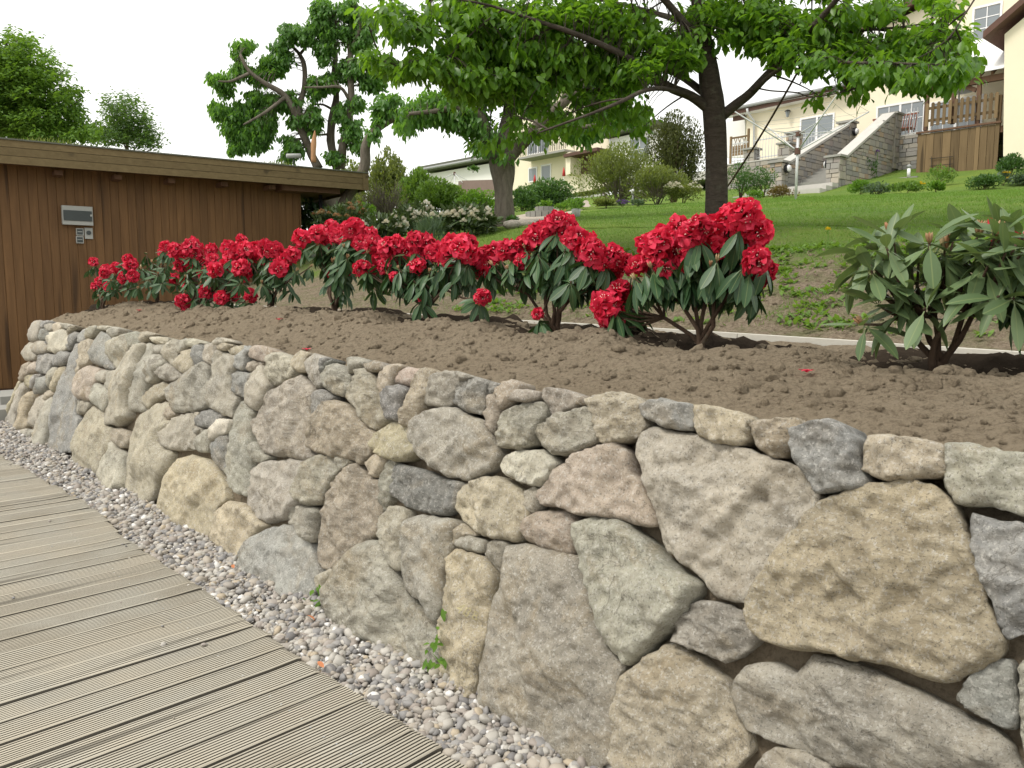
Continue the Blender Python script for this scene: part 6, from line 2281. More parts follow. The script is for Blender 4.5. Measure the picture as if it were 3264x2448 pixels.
# ---- low wing with the terrace door
h2_ = thing('house_wing', fq(1700, 330) * np.array([1, 1, 0]) + ZV * 6.9, 'low cream wing with a grey gutter and a terrace door left of the gabled house', 'house')
wall_poly('wall', [(1612, 350), (1612, 243), (1850, 186), (1850, 345)], FQ + 0.004, 7.0, MAT['plaster'], h2_)
a, b = fs(1576, 246), fs(1853, 181)
zr0, zr1 = a[1], b[1]
lo = [fq(1576, 246) - M * 0.5, fq(1851, 183) - M * 0.5]
def eave(x0, y0, x1, y1, h, o0, o1, m, nm, root):
    A_, B_ = fq(x0, y0), fq(x1, y1)
    l = [A_ - M * o0, B_ - M * o0, B_ - M * o1, A_ - M * o1]
    return build(nm, MB().hull8(l[::-1], [v + ZV * h for v in l][::-1]), m, root)
eave(1576, 255, 1850, 196, 0.22, 0.45, 0.40, MAT['board_brown'], 'eaves_board', h2_)
eave(1576, 245, 1850, 186, 0.05, 0.47, -7.0, MAT['felt'], 'roof', h2_)
A_, B_ = fq(1578, 243), fq(1850, 184)
build('gutter', MB().tube([A_ - M * 0.5, B_ - M * 0.5], 0.075, 8), MAT['grey_metal'], h2_, True)
build('soffit', MB().hull8([v for v in (fq(1576, 256) - M * 0.40, fq(1850, 197) - M * 0.40, fq(1850, 197) + M * 0.002, fq(1576, 256) + M * 0.002)], [v + ZV * 0.03 for v in (fq(1576, 256) - M * 0.40, fq(1850, 197) - M * 0.40, fq(1850, 197) + M * 0.002, fq(1576, 256) + M * 0.002)]), MAT['white_paint'], h2_)
dp_ = [fq(1627, 238) - M * 0.5, fq(1627, 246) - M * 0.45, fq(1632, 262) - M * 0.12, fq(1632, 345) - M * 0.12]
build('downpipe', MB().tube(dp_, 0.055, 8), MAT['galv'], h2_, True)
window(h2_, 1729, 256, 1800, 330, 1, 1, sashes=2, name='terrace_door')
wall_poly('carport_board', [(1583, 262), (1583, 246), (1608, 240), (1608, 258)], FQ - 0.2, 0.06, MAT['board_brown'], h2_)
wall_poly('carport_wall', [(1570, 340), (1570, 262), (1610, 252), (1610, 340)], FQ + 1.2, 0.2, MAT['white_wall'], h2_)
lm = thing('wall_lantern', fq(1706, 252), 'small dark wall lantern left of the terrace door', 'lantern')
c = fq(1707, 247) - M * 0.22
build('cap', MB().tube([c + ZV * 0.18, c + ZV * 0.10, c + ZV * 0.09], [0.02, 0.14, 0.13], 8), MAT['black'], lm)
build('glass_body', MB().tube([c + ZV * 0.085, c - ZV * 0.14], [0.10, 0.055], 6), MAT['glass'], lm)
build('bracket', MB().tube([c + ZV * 0.12, c + ZV * 0.10 + M * 0.24], 0.018, 6), MAT['black'], lm)

# ---- wing on the far right whose roof verge cuts the corner
WQ2 = 29.25
h3 = thing('house', fq(2190, 400, WQ2) * np.array([1, 1, 0]) + ZV * 5.6, 'plain cream house corner with a brown tiled verge cut by the right picture edge', 'house')
wall_poly('wall', [(2166, 425), (2170, 74), (2240, 14), (2420, -130), (2420, 425)], WQ2, 8.0, MAT['plaster'], h3)
a, b = fq(2131, 88, WQ2), fq(2420, -160, WQ2)
l = [a - M * 0.35, b - M * 0.35, b + M * 8, a + M * 8]
build('roof', MB().hull8(l[::-1], [v + ZV * 0.22 for v in l][::-1]), MAT['tile_brown'], h3)

# ---- stone terrace: two stair cheeks running up to the house, pillars, retaining walls
Q0 = 26.3
P1 = on_q(2481, 612, Q0)
P2 = on_q(2662, 597, Q0)
P3q, P4q = Q0 + 4.9, Q0 + 3.95
sP1, sP2 = s_of(P1), s_of(P2)
z1b, z2b = P1[2], P2[2]
z1t = on_q(2481, 515, Q0)[2]
z2t = on_q(2662, 497, Q0)[2]
z3t = 8.25
z4t = 8.1
def stones_on(root, face, u0, u1, low, high, seed, hrow=0.17, wmin=0.18, wmax=0.52, thick=0.05, limit=300):
    "coursed walling stones over a face; face(u, z) -> point and outward normal; low/high give the extent"
    r = random.Random(seed)
    P0, nrm = face
    z = low
    n = 0
    zmax = max(high(u0), high(u1))
    while z < zmax - 0.03:
        h = hrow * r.choice((0.7, 1.0, 1.0, 1.3))
        u = u0
        while u < u1 - 0.02:
            w_ = min(r.uniform(wmin, wmax), u1 - u)
            if u1 - (u + w_) < 0.1:
                w_ = u1 - u
            zt = [min(z + h - 0.008, high(u + 0.004) - 0.004), min(z + h - 0.008, high(u + w_ - 0.004) - 0.004)]
            if min(zt) > z + 0.03 or max(zt) > z + 0.06:
                zt = [max(v, z + 0.004) for v in zt]
                d = thick * r.uniform(0.6, 1.25)
                lo = [P0(u + 0.004, z), P0(u + w_ - 0.004, z), P0(u + w_ - 0.004, zt[1]), P0(u + 0.004, zt[0])]
                hi = [v + nrm * d for v in lo]
                c = sum(hi) / 4
                hi = [c + (v - c) * 0.94 for v in hi]
                mb = MB().hull8(lo, hi)
                if np.dot(np.cross(lo[1] - lo[0], lo[2] - lo[0]), nrm) < 0:
                    mb.f = [f[::-1] for f in mb.f]
                if n < limit:
                    build('stone', mb, MAT['walling'], root)
                    n += 1
            u += w_
        z += h

def cheek(name, label, s_, w, q0, q1, zb0, zt0, zt1, seed):
    root = thing(name, sq(s_, q0, zb0), label, 'stone wall')
    lo = lambda q: zb0 - 0.3
    top = lambda q: zt0 + (zt1 - zt0) * (q - q0) / (q1 - q0)
    a = [sq(s_ - w / 2, q0, zb0 - 0.4), sq(s_ - w / 2, q1, zb0 - 0.4), sq(s_ - w / 2, q1, top(q1) - 0.08), sq(s_ - w / 2, q0, top(q0) - 0.08)]
    mb = MB().prism(a, U * w)
    build('core', mb, MAT['mortar'], root)
    face = (lambda u, z: sq(s_ - w / 2, u, z), -U)
    stones_on(root, face, q0, q1, zb0 - 0.05, lambda u: top(u) - 0.09, seed)
    l = [sq(s_ - w / 2 - 0.06, q0 - 0.05, top(q0) - 0.08), sq(s_ - w / 2 - 0.06, q1, top(q1) - 0.08), sq(s_ + w / 2 + 0.06, q1, top(q1) - 0.08), sq(s_ + w / 2 + 0.06, q0 - 0.05, top(q0) - 0.08)]
    build('coping', MB().hull8(l, [v + ZV * 0.09 for v in l]), MAT['cope'], root)
    return root

def pillar(label, s_, q, zb, zt, seed, w=0.46):
    root = thing('stone_pillar', sq(s_, q, zb), label, 'pillar', 'stone pillars of the terrace')
    build('core', MB().qbox(s_ - w / 2 + 0.04, s_ + w / 2 - 0.04, q - w / 2 + 0.04, q + w / 2 - 0.04, zb - 0.2, zt - 0.07), MAT['mortar'], root)
    stones_on(root, (lambda u, z: sq(u, q - w / 2 + 0.04, z), -M), s_ - w / 2, s_ + w / 2, zb - 0.1, lambda u: zt - 0.075, seed, 0.2, 0.16, 0.34, 0.05)
    stones_on(root, (lambda u, z: sq(s_ - w / 2 + 0.04, u, z), -U), q - w / 2, q + w / 2, zb - 0.1, lambda u: zt - 0.075, seed + 1, 0.2, 0.16, 0.34, 0.05)
    build('cap', MB().qbox(s_ - w / 2 - 0.07, s_ + w / 2 + 0.07, q - w / 2 - 0.07, q + w / 2 + 0.07, zt - 0.07, zt), MAT['cap_slab'], root)
    return root

cheek('stair_wall', 'sloping stone wall on the far side of the garden stairs', sP1 - 0.05, 0.34, Q0 + 0.2, P3q - 0.2, z1b, z1t - 0.04, z3t - 0.12, 1)
cheek('stair_wall', 'sloping stone wall on the near side of the garden stairs with a pale coping', sP2 - 0.05, 0.34, Q0 + 0.2, P4q - 0.2, z2b, z2t - 0.02, z4t - 0.02, 2)
pillar('low stone pillar at the foot of the far stair wall, behind the rotary dryer pole', sP1, Q0, z1b, z1t, 11)
pillar('low stone pillar at the foot of the near stair wall', sP2, Q0, z2b, z2t, 13)
pillar('stone pillar at the top of the far stair wall with a round lamp', sP1 - 0.05, P3q, 6.2, z3t, 15, 0.5)
pillar('stone pillar at the top of the near stair wall beside the terrace chairs', sP2 - 0.05, P4q + 0.1, 6.2, z4t, 17, 0.5)
# steps between the cheeks
stairs = thing('garden_stairs', sq((sP1 + sP2) / 2, Q0 + 0.3, z1b), 'grey stone garden stairs between the two sloping walls', 'stairs')
ns = 11
for k in range(ns):
    q = Q0 + 0.35 + k * 0.38
    z = z2b + 0.06 + k * 0.165
    build('step', MB().qbox(sP2 + 0.16, sP1 - 0.26, q, q + 0.395, z - 0.6, z + 0.16), MAT['cap_slab'] if k % 2 else MAT['grey_metal'] and MAT['cap_slab'], stairs)
# round landing steps at the foot
for k in range(3):
    z = z2b - 0.30 + k * 0.13
    q = Q0 - 1.55 + k * 0.42
    build('landing_step', MB().qbox(sP2 - 0.25, sP1 + 0.85 - 0.2 * k, q, Q0 - 0.3, z - 0.3, z + 0.12 - 0.002 * k), MAT['cope'], stairs)

# retaining wall left of the stairs with railings and pillars
LQW = 28.8
lw = thing('terrace_wall', sq(sP1 + 2, LQW, 5.6), 'low stone terrace wall with a railing left of the garden stairs', 'stone wall')
zl = 6.82
sL1 = s_of(on_q(2285, 540, LQW))
build('core', MB().qbox(sP1 + 0.2, sL1, LQW, LQW + 0.4, 4.8, zl - 0.05), MAT['mortar'], lw)
stones_on(lw, (lambda u, z: sq(u, LQW, z), -M), sP1 + 0.22, sL1, 5.3, lambda u: zl - 0.05, 21)
build('coping', MB().qbox(sP1 + 0.2, sL1, LQW - 0.06, LQW + 0.46, zl - 0.05, zl), MAT['cope'], lw)
build('terrace_floor', MB().qbox(sP1 + 0.2, sL1 + 5, LQW + 0.462, FQ, zl - 0.4, zl - 0.06), MAT['cope'], lw)

def railing(label, s0, s1, q, z0, z1, m=MAT['galv'], step=0.13):
    root = thing('railing', sq(s0, q, z0), label, 'railing')
    build('top_rail', MB().qbox(s0, s1, q - 0.02, q + 0.02, z1 - 0.16, z1 - 0.12), m, root)
    build('bottom_rail', MB().qbox(s0, s1, q - 0.02, q + 0.02, z0 + 0.06, z0 + 0.10), m, root)
    s = s0 + 0.05
    while s < s1:
        build('bar', MB().tube([sq(s, q - 0.028, z0), sq(s, q - 0.028, z1)], 0.012, 5), m, root)
        s += step
    return root
sB = s_of(on_q(2492, 560, LQW))
sA = s_of(on_q(2390, 570, LQW))
railing('short pale metal railing between two pillars left of the garden stairs', sB + 0.0, sA, LQW + 0.2, zl + 0.05, zl + 0.95)
railing('pale metal railing left of the pillar by the downpipe', s_of(on_q(2372, 560, LQW)), s_of(on_q(2322, 570, LQW)), LQW + 0.2, zl + 0.05, zl + 0.95)
pillar('stone pillar standing below the grey downpipe', s_of(on_q(2386, 560, LQW)), LQW + 0.2, zl - 0.7, on_q(2386, 472, LQW)[2], 31)
pillar('stone pillar at the right end of the short railing', s_of(on_q(2496, 560, LQW)), LQW + 0.2, zl - 0.7, on_q(2496, 454, LQW)[2], 33)
pillar('tall stone pillar behind the rotary dryer head', s_of(on_q(2530, 500, 30.2)), 30.2, 6.6, on_q(2530, 422, 30.2)[2], 35)
railing('metal railing in front of the terrace door', sP1 + 0.18, s_of(on_q(2545, 450, 31.2)), 31.2, 7.0, 8.05)
# lattice screen far left on the terrace
sc_ = thing('lattice_screen', fq(1600, 320, 30.5), 'low brown lattice screen between the cherry trunk and the downpipe', 'screen')
sa, za = fs(1578, 292, 30.5)
sb, zb_ = fs(1619, 296, 30.5)
zt_, zm_, zb2 = fs(1600, 294, 30.5)[1], fs(1600, 315, 30.5)[1], fs(1600, 335, 30.5)[1]
s0, s1 = min(sa, sb), max(sa, sb)
for s in (s0, s1 - 0.08):
    build('post', MB().qbox(s, s + 0.08, 30.45, 30.53, zb2 - 0.3, zt_ + (0.25 if s == s0 else 0.04)), MAT['fence_wood'], sc_)
build('rail', MB().qbox(s0 + 0.08, s1 - 0.08, 30.47, 30.51, zt_ - 0.07, zt_), MAT['fence_wood'], sc_)
build('rail', MB().qbox(s0 + 0.08, s1 - 0.08, 30.47, 30.51, zm_ - 0.05, zm_ + 0.02), MAT['fence_wood'], sc_)
for k in range(8):
    s = s0 + 0.1 + (s1 - s0 - 0.22) * k / 7
    build('lattice_bar', MB().beam(sq(s, 30.485, zm_ + 0.02), sq(s + (0.12 if k % 2 else -0.12), 30.485, zt_ - 0.07), 0.025, 0.02, M), MAT['fence_wood'], sc_)
for k in range(3):
    hh = (zm_ - 0.05 - zb2) / 3
    build('board', MB().qbox(s0 + 0.08, s1 - 0.08, 30.475, 30.505, zb2 + k * hh, zb2 + (k + 1) * hh - 0.01), MAT['fence_wood'], sc_)

# wall lamps on the stair walls
for (x, y, q, lb, nrm) in ((2502, 538, Q0 + 0.0, 'round bulkhead lamp on the low far pillar', -U), (2696, 424, P3q + 0.0, 'round bulkhead lamp on the upper far pillar', -U), (2640, 523, Q0 + 0.05, 'round white lamp on the inner side of the near pillar', U)):
    s_ = (sP1 - 0.27) if q < 27 and x < 2600 else ((sP1 - 0.33) if x > 2650 else sP2 + 0.27)
    z = on_q(x, y, q)[2]
    l = thing('wall_lamp', sq(s_, q, z), lb, 'lamp', 'bulkhead lamps of the stairs')
    c = sq(s_, q, z)
    build('housing', MB().tube([c, c + nrm * 0.09], 0.15, 14), MAT['black'], l, False)
    build('glass', MB().tube([c + nrm * 0.091, c + nrm * 0.15, c + nrm * 0.16], [0.125, 0.10, 0.03], 14), MAT['white_paint'], l, True)

# right retaining wall below the terrace chairs and the raised bed kerb before it
RQ = P4q + 0.25
sR0 = s_of(on_q(2925, 500, RQ))
zr = on_q(2850, 436, RQ)[2]
rw = thing('terrace_wall', sq(sP2 - 1, RQ, 5.6), 'stone terrace wall between the near stair wall and the wooden screen', 'stone wall')
build('core', MB().qbox(sR0, sP2 - 0.3, RQ, RQ + 0.4, 5.0, zr - 0.04), MAT['mortar'], rw)
stones_on(rw, (lambda u, z: sq(u, RQ, z), -M), sR0, sP2 - 0.3, 5.5, lambda u: zr - 0.04, 41)
build('coping', MB().qbox(sR0, sP2 - 0.3, RQ - 0.05, RQ + 0.45, zr - 0.04, zr), MAT['cope'], rw)
build('terrace_floor', MB().qbox(sR0 - 6, sP2 - 0.3, RQ + 0.452, FQ, zr - 0.4, zr - 0.045), MAT['cope'], rw)
bq = 28.0
bw = thing('raised_bed_wall', sq(sP2 - 1.5, bq, 5.4), 'low stone edging of the raised bed beneath the terrace wall', 'stone wall')
sb0, zb0 = s_of(on_q(2925, 560, bq)), on_q(2860, 567, bq)[2]
build('core', MB().qbox(sb0, sP2 - 0.35, bq, bq + 0.3, 4.8, zb0 - 0.02), MAT['mortar'], bw)
stones_on(bw, (lambda u, z: sq(u, bq, z), -M), sb0, sP2 - 0.35, 5.0, lambda u: zb0, 43)
build('bed_soil', MB().qbox(sb0, sP2 - 0.35, bq + 0.302, RQ, zb0 - 0.3, zb0 - 0.05), MAT['soil'], bw)
shrub('border_plant', 'purple allium plant in front of the near stair wall', 'plant', 1870, 345, 385, 26, 28.5, MAT['hedge_leaf'], 50, 300, 0.12, BG_, upright=1.4, z_bot=zb0 - 0.05)
al = thing('allium', sq(sP2 - 0.8, bq + 0.6, zb0), 'purple round allium heads before the near stair wall', 'flower')
for k, (x, y) in enumerate(((1882, 328), (1896, 328), (1888, 334), (1873, 345), (1880, 345))):
    c = on_q(x * KS, y * KS, bq + 0.6)
    put('flower_head', bpy.data.meshes['purple_head'], al, c, np.eye(3), 0.085)
    build('stalk', MB().tube([np.array([c[0], c[1], zb0 - 0.05]), c], 0.008, 5), MAT['bright_leaf'], al)
bo = thing('bollard_light', on_q(2895, 560, bq - 0.2) * np.array([1, 1, 0]) + ZV * zb0, 'small white bollard light on the raised bed edge beside the wooden screen', 'lamp')
c = on_q(2896, 562, bq + 0.15)
c[2] = zb0 + 0.001
build('body', MB().tube([c, c + ZV * 0.30], 0.055, 10), MAT['white_paint'], bo, True)
build('head', MB().tube([c + ZV * 0.30, c + ZV * 0.40, c + ZV * 0.42], [0.065, 0.075, 0.02], 10), MAT['grey_metal'], bo, True)

# ---- terrace furniture
ch = thing('garden_chair', fq(1948, 296, RQ + 0.9), 'red-brown slatted garden chair behind the terrace railing', 'chair', 'slatted chairs on the terrace')
def slat_chair(root, s_, q, z):
    for k in range(7):
        build('slat', MB().beam(sq(s_ - 0.28 + k * 0.09, q + 0.25, z + 0.4), sq(s_ - 0.28 + k * 0.09, q + 0.42, z + 1.0), 0.05, 0.02, U), MAT['red_brown'], root)
    build('seat', MB().qbox(s_ - 0.3, s_ + 0.3, q - 0.25, q + 0.25, z + 0.40, z + 0.44), MAT['red_brown'], root)
    for a, b in ((-0.28, -0.22), (0.25, -0.22), (-0.28, 0.2), (0.25, 0.2)):
        build('leg', MB().qbox(s_ + a, s_ + a + 0.04, q + b, q + b + 0.04, z, z + 0.4), MAT['red_brown'], root)
    build('top_rail', MB().beam(sq(s_ - 0.32, q + 0.43, z + 1.02), sq(s_ + 0.32, q + 0.43, z + 1.02), 0.05, 0.06), MAT['red_brown'], root)
cs_ = s_of(on_q(1955 * KS, 280 * KS, RQ + 0.9))
slat_chair(ch, cs_, RQ + 0.8, zr - 0.04)
ch2 = thing('garden_chair', sq(cs_ + 1.1, RQ + 0.8, zr), 'second red-brown slatted chair partly behind the upper near pillar', 'chair', 'slatted chairs on the terrace')
slat_chair(ch2, cs_ + 1.05, RQ + 0.8, zr - 0.04)
railing('pale metal railing before the slatted terrace chairs', sR0 + 0.1, sP2 - 0.4, RQ + 0.2, zr + 0.0, zr + 0.95)

# ---- wooden screen, picket fence and pergola
SQ = 29.3
scr = thing('wooden_screen', fq(2075, 400, SQ) * np.array([1, 1, 0]) + ZV * 5.5, 'tall screen of wide upright brown boards at the house corner', 'screen')
xs = (1983, 2001, 2018, 2037, 2055, 2074, 2092, 2108, 2118, 2134, 2150, 2160)
for k in range(len(xs) - 1):
    yt = 291 - (xs[k] - 1983) * 0.135
    a = fq(xs[k], yt, SQ)
    b = fq(xs[k + 1], yt - 2, SQ)
    zt = a[2]
    zb_ = fq(xs[k], 408, SQ)[2] - 0.3
    build('board', MB().qbox(s_of(b) + 0.006, s_of(a) - 0.006, SQ + (0.02 if k in (7,) else 0.0) * -1, SQ + 0.03, zb_, zt), MAT['fence_wood'], scr)
a, b = fq(1980, 290, SQ), fq(2163, 265, SQ)
build('cap_rail', MB().hull8([v for v in (a - M * 0.06, b - M * 0.06, b + M * 0.06, a + M * 0.06)], [v + ZV * 0.06 for v in (a - M * 0.06, b - M * 0.06, b + M * 0.06, a + M * 0.06)]), MAT['dark_wood'], scr)
build('floor', MB().qbox(s_of(fq(2166, 265, WQ2)) + 0.02, s_of(a), SQ + 0.07, RQ + 0.4, a[2] - 0.3, a[2] - 0.1), MAT['dark_wood'], scr)
pf = thing('picket_fence', fq(2080, 270, SQ + 0.15), 'brown picket fence with rounded tops above the wooden screen', 'fence')
for k in range(13):
    x = 2003 + k * 12.6 if k < 13 else 0
    yt = 223 - (x - 2003) * 0.165
    yb = 273 - (x - 2003) * 0.125
    if x > 2159:
        continue
    q = SQ + 0.12
    a, b = fq(x, yt, q), fq(x, yb, q)
    s_ = s_of(a)
    w_ = 0.052
    poly = [sq(s_ - w_, q, b[2]), sq(s_ + w_, q, b[2]), sq(s_ + w_, q, a[2] - 0.05), sq(s_ + w_ * 0.6, q, a[2] - 0.01), sq(s_, q, a[2]), sq(s_ - w_ * 0.6, q, a[2] - 0.01), sq(s_ - w_, q, a[2] - 0.05)]
    mb = MB().prism(poly, M * 0.022)
    build('picket', mb, MAT['fence_wood'], pf)
for (y0, y1) in ((236, 212), (262, 240)):
    a, b = fq(1998, y0, SQ + 0.17), fq(2158, y1, SQ + 0.17)
    build('rail', MB().beam(a, b, 0.03, 0.09), MAT['fence_wood'], pf)
a = fq(2158, 204, SQ + 0.12)
build('post', MB().qbox(s_of(a) - 0.06, s_of(a) + 0.06, SQ + 0.195, SQ + 0.31, fq(2158, 263, SQ)[2] - 0.1, a[2]), MAT['fence_wood'], pf)

pg = thing('pergola', fq(2060, 300, SQ + 0.3), 'dark timber pergola with a pale ribbed roof over the terrace', 'pergola')
def post(x, yt, yb, q):
    a, b = fq(x, yt, q), fq(x, yb, q)
    build('post', MB().qbox(s_of(b) - 0.06, s_of(b) + 0.06, q - 0.06, q + 0.06, b[2], a[2]), MAT['dark_wood'], pg)
post(1999, 150, 282, SQ + 0.30)
post(2057, 176, 268, SQ + 0.32)
post(2111, 176, 268, SQ + 0.32)
# rafters climb from the front beam up to the house wall
fa, fb = fq(1994, 150, SQ + 0.3), fq(2172, 166, SQ + 0.3)
zf = fq(2111, 178, SQ + 0.3)[2]
zw = fq(2111, 106, FQ - 0.1)[2]
sA_, sB_ = s_of(fq(1999, 180, SQ + 0.3)), s_of(fq(2166, 180, WQ2)) + 0.02
build('front_beam', MB().qbox(sB_, sA_ + 0.2, SQ + 0.22, SQ + 0.38, zf - 0.06, zf + 0.14), MAT['dark_wood'], pg)
build('wall_beam', MB().qbox(sB_, sA_ + 0.2, FQ - 0.16, FQ - 0.05, zw - 0.06, zw + 0.12), MAT['dark_wood'], pg)
qm = (SQ + 0.3 + FQ) / 2
zm = (zf + zw) / 2
build('middle_beam', MB().qbox(sB_, sA_ + 0.2, qm - 0.06, qm + 0.06, zm - 0.02, zm + 0.12), MAT['dark_wood'], pg)
n = 8
for k in range(n):
    s_ = sB_ + (sA_ - sB_) * k / (n - 1)
    build('rafter', MB().beam(sq(s_, SQ + 0.1, zf + 0.17), sq(s_, FQ - 0.05, zw + 0.21), 0.07, 0.11, U * 0 + ZV), MAT['dark_wood'], pg)
l = [sq(sB_, SQ + 0.0, zf + 0.232), sq(sA_ + 0.2, SQ + 0.0, zf + 0.232), sq(sA_ + 0.2, FQ - 0.02, zw + 0.275), sq(sB_, FQ - 0.02, zw + 0.275)]
build('roof_sheet', MB().hull8(l, [v + ZV * 0.03 for v in l]), MAT['white_paint'], pg)
build('brace', MB().beam(fq(2062, 178, SQ + 0.34), fq(2109, 195, SQ + 0.34), 0.08, 0.14), MAT['dark_wood'], pg)
ph = thing('patio_heater', fq(2070, 270, RQ + 0.6), 'mushroom-shaped patio heater behind the picket fence', 'patio heater')
c = fq(2072, 198, RQ + 0.9)
build('hood', MB().tube([c + ZV * 0.1, c + ZV * 0.06, c, c - ZV * 0.01], [0.08, 0.3, 0.48, 0.46], 16), MAT['galv'], ph, True)
build('stem', MB().tube([c - ZV * 0.02, np.array([c[0], c[1], zr - 0.04])], 0.035, 8), MAT['galv'], ph)
tl_ = thing('trellis', fq(2030, 350, SQ - 0.05), 'thin dark wire trellis on the wooden screen', 'trellis')
for y in (341, 357, 373, 388):
    build('bar', MB().tube([fq(2008, y + 2, SQ - 0.05), fq(2058, y - 3, SQ - 0.05)], 0.010, 5), MAT['black'], tl_)
for x in (2012, 2052):
    build('bar', MB().tube([fq(x, 338, SQ - 0.058), fq(x, 405, SQ - 0.058)], 0.010, 5), MAT['black'], tl_)

# ---- rotary clothes dryers
def dryer(label, base, zt, zh, arms, R, rise):
    root = thing('rotary_dryer', base, label, 'clothes dryer')
    top = np.array([base[0], base[1], zt])
    hub = np.array([base[0], base[1], zh])
    build('pole', MB().tube([base - ZV * 0.1, top], 0.032, 10), MAT['galv'], root, True)
    build('hub', MB().tube([hub - ZV * 0.07, hub + ZV * 0.07], 0.07, 10), MAT['tile_brown'], root)
    build('top_hub', MB().tube([top - ZV * 0.05, top + ZV * 0.05], 0.06, 10), MAT['tile_brown'], root)
    tips = []
    for a in arms:
        d = np.array([math.cos(a), math.sin(a), 0])
        tip = hub + d * R + ZV * rise
        tips.append(tip)
        build('arm', MB().tube([hub, tip], 0.015, 6), MAT['galv'], root, True)
        build('strut', MB().tube([top, hub + (tip - hub) * 0.5], 0.011, 5), MAT['galv'], root)
    mb = MB()
    for k in range(4):
        f = 1 - 0.17 * k
        for i in range(len(tips)):
            p_, q_ = hub + (tips[i] - hub) * f, hub + (tips[(i + 1) % len(tips)] - hub) * f
            mb.tube([p_, (p_ + q_) / 2 - ZV * 0.04, q_], 0.0035, 4, False)
    build('line', mb, MAT['plastic_grey'], root)
    return root
b = land_at(2536, 638)
dk = np.linalg.norm(b[:2])
zz = lambda y: EYE + (b[1]) * ((939.3 - y) / FPX)
dryer('rotary clothes dryer with a metal pole on the lawn before the stone stairs', b, zz(445), zz(497), [rad(a) for a in (8, 98, 188, 278)], 1.75, 0.95)
b2 = fq(982, 398, 29.0)
b2[2] = land_z(s_of(b2), 29.0, False)
dryer('distant rotary clothes dryer with folded-down arms before the white low building', b2, fq(982, 381, 29.0)[2] + 0.2, fq(982, 381, 29.0)[2] + 0.15, [rad(a) for a in (20, 110, 200, 290)], 1.6, -0.7)

# ---- houses further left
h4 = thing('house', fq(1220, 400, 33.5) * np.array([1, 1, 0]) + ZV * 6.6, 'cream two-storey house with a balcony and small white windows behind the forked trunk', 'house')
wall_poly('wall', [(1098, 430), (1098, 215), (1330, 155), (1330, 400), (1226, 420)], 33.5, 1.4, MAT['plaster'], h4)
l = [fq(1085, 216, 33.5) - M * 0.5, fq(1345, 150, 33.5) - M * 0.5, fq(1345, 150, 33.5) + M * 1.7, fq(1085, 216, 33.5) + M * 1.7]
build('roof', MB().hull8(l[::-1], [v + ZV * 0.3 for v in l][::-1]), MAT['tile_brown'], h4)
a, b = fs(1242, 185, 33.9), fs(1274, 142, 33.9)
build('chimney', MB().qbox(min(a[0], b[0]), max(a[0], b[0]), 33.9, 34.6, fs(1258, 215, 33.9)[1], fs(1258, 147, 33.9)[1]), MAT['brown_wall'], h4)
build('chimney_cap', MB().qbox(min(a[0], b[0]) - 0.06, max(a[0], b[0]) + 0.06, 33.84, 34.66, fs(1258, 147, 33.9)[1], fs(1258, 144, 33.9)[1]), MAT['cap_slab'], h4)
window(h4, 1142, 363, 1161, 392, 1, 1, 33.5)
window(h4, 1169, 357, 1191, 390, 1, 1, 33.5)
window(h4, 1140, 292, 1185, 328, 1, 1, 33.5, sashes=2, name='balcony_door')
wall_poly('porch_wall', [(1222, 378), (1222, 331), (1232, 328), (1232, 376)], 32.6, 0.9, MAT['plaster'], h4)
wall_poly('porch_opening', [(1232, 376), (1232, 338), (1290, 326), (1290, 376)], 33.46, 0.03, MAT['board_brown'], h4)
wall_poly('porch_beam', [(1217, 340), (1217, 333), (1290, 318), (1290, 325)], 32.4, 1.0, MAT['board_brown'], h4)
bal = MB()
sa, sb = fs(1120, 337, 32.5)[0], fs(1221, 322, 32.5)[0]
zb_ = fs(1221, 322, 32.5)[1]
build('balcony_slab', MB().qbox(min(sa, sb), max(sa, sb), 32.45, 33.45, zb_ - 0.12, zb_), MAT['cap_slab'], h4)
build('balcony_rail', MB().qbox(min(sa, sb), max(sa, sb), 32.48, 32.53, zb_ + 0.9, zb_ + 0.95), MAT['black'], h4)
s = min(sa, sb)
while s < max(sa, sb):
    build('balcony_bar', MB().qbox(s, s + 0.025, 32.49, 32.52, zb_ + 0.04, zb_ + 0.9), MAT['black'], h4)
    s += 0.14
h5 = thing('house_wing', fq(1360, 380, 33.2) * np.array([1, 1, 0]) + ZV * 6.6, 'white low annex with a dark eaves board between the cream house and the thuja', 'house')
wall_poly('wall', [(1318, 400), (1318, 300), (1420, 278), (1420, 400)], 33.2, 1.6, MAT['white_wall'], h5)
l = [fq(1306, 299, 33.2) - M * 0.5, fq(1425, 270, 33.2) - M * 0.5, fq(1425, 270, 33.2) + M * 2.0, fq(1306, 299, 33.2) + M * 2.0]
build('roof', MB().hull8(l[::-1], [v + ZV * 0.22 for v in l][::-1]), MAT['felt'], h5)
build('downpipe', MB().tube([fq(1317, 300, 32.9), fq(1319, 310, 33.0), fq(1316, 330, 33.1)], 0.05, 7), MAT['galv'], h5, True)
window(h5, 1360, 300, 1405, 345, 2, 2, 33.2)
h6 = thing('white_building', fq(980, 400, 33.5) * np.array([1, 1, 0]) + ZV * 6.6, 'white low building with a shallow dark roof left of the forked trunk', 'building')
wall_poly('wall', [(926, 430), (926, 376), (1000, 363), (1105, 345), (1105, 430)], 33.5, 9.0, MAT['white_wall'], h6)
l = [fq(914, 373, 33.5) - M * 0.5, fq(1110, 338, 33.5) - M * 0.5, fq(1110, 338, 33.5) + M * 9, fq(914, 373, 33.5) + M * 9]
build('roof', MB().hull8(l[::-1], [v + ZV * 0.34 for v in l][::-1]), MAT['felt'], h6)
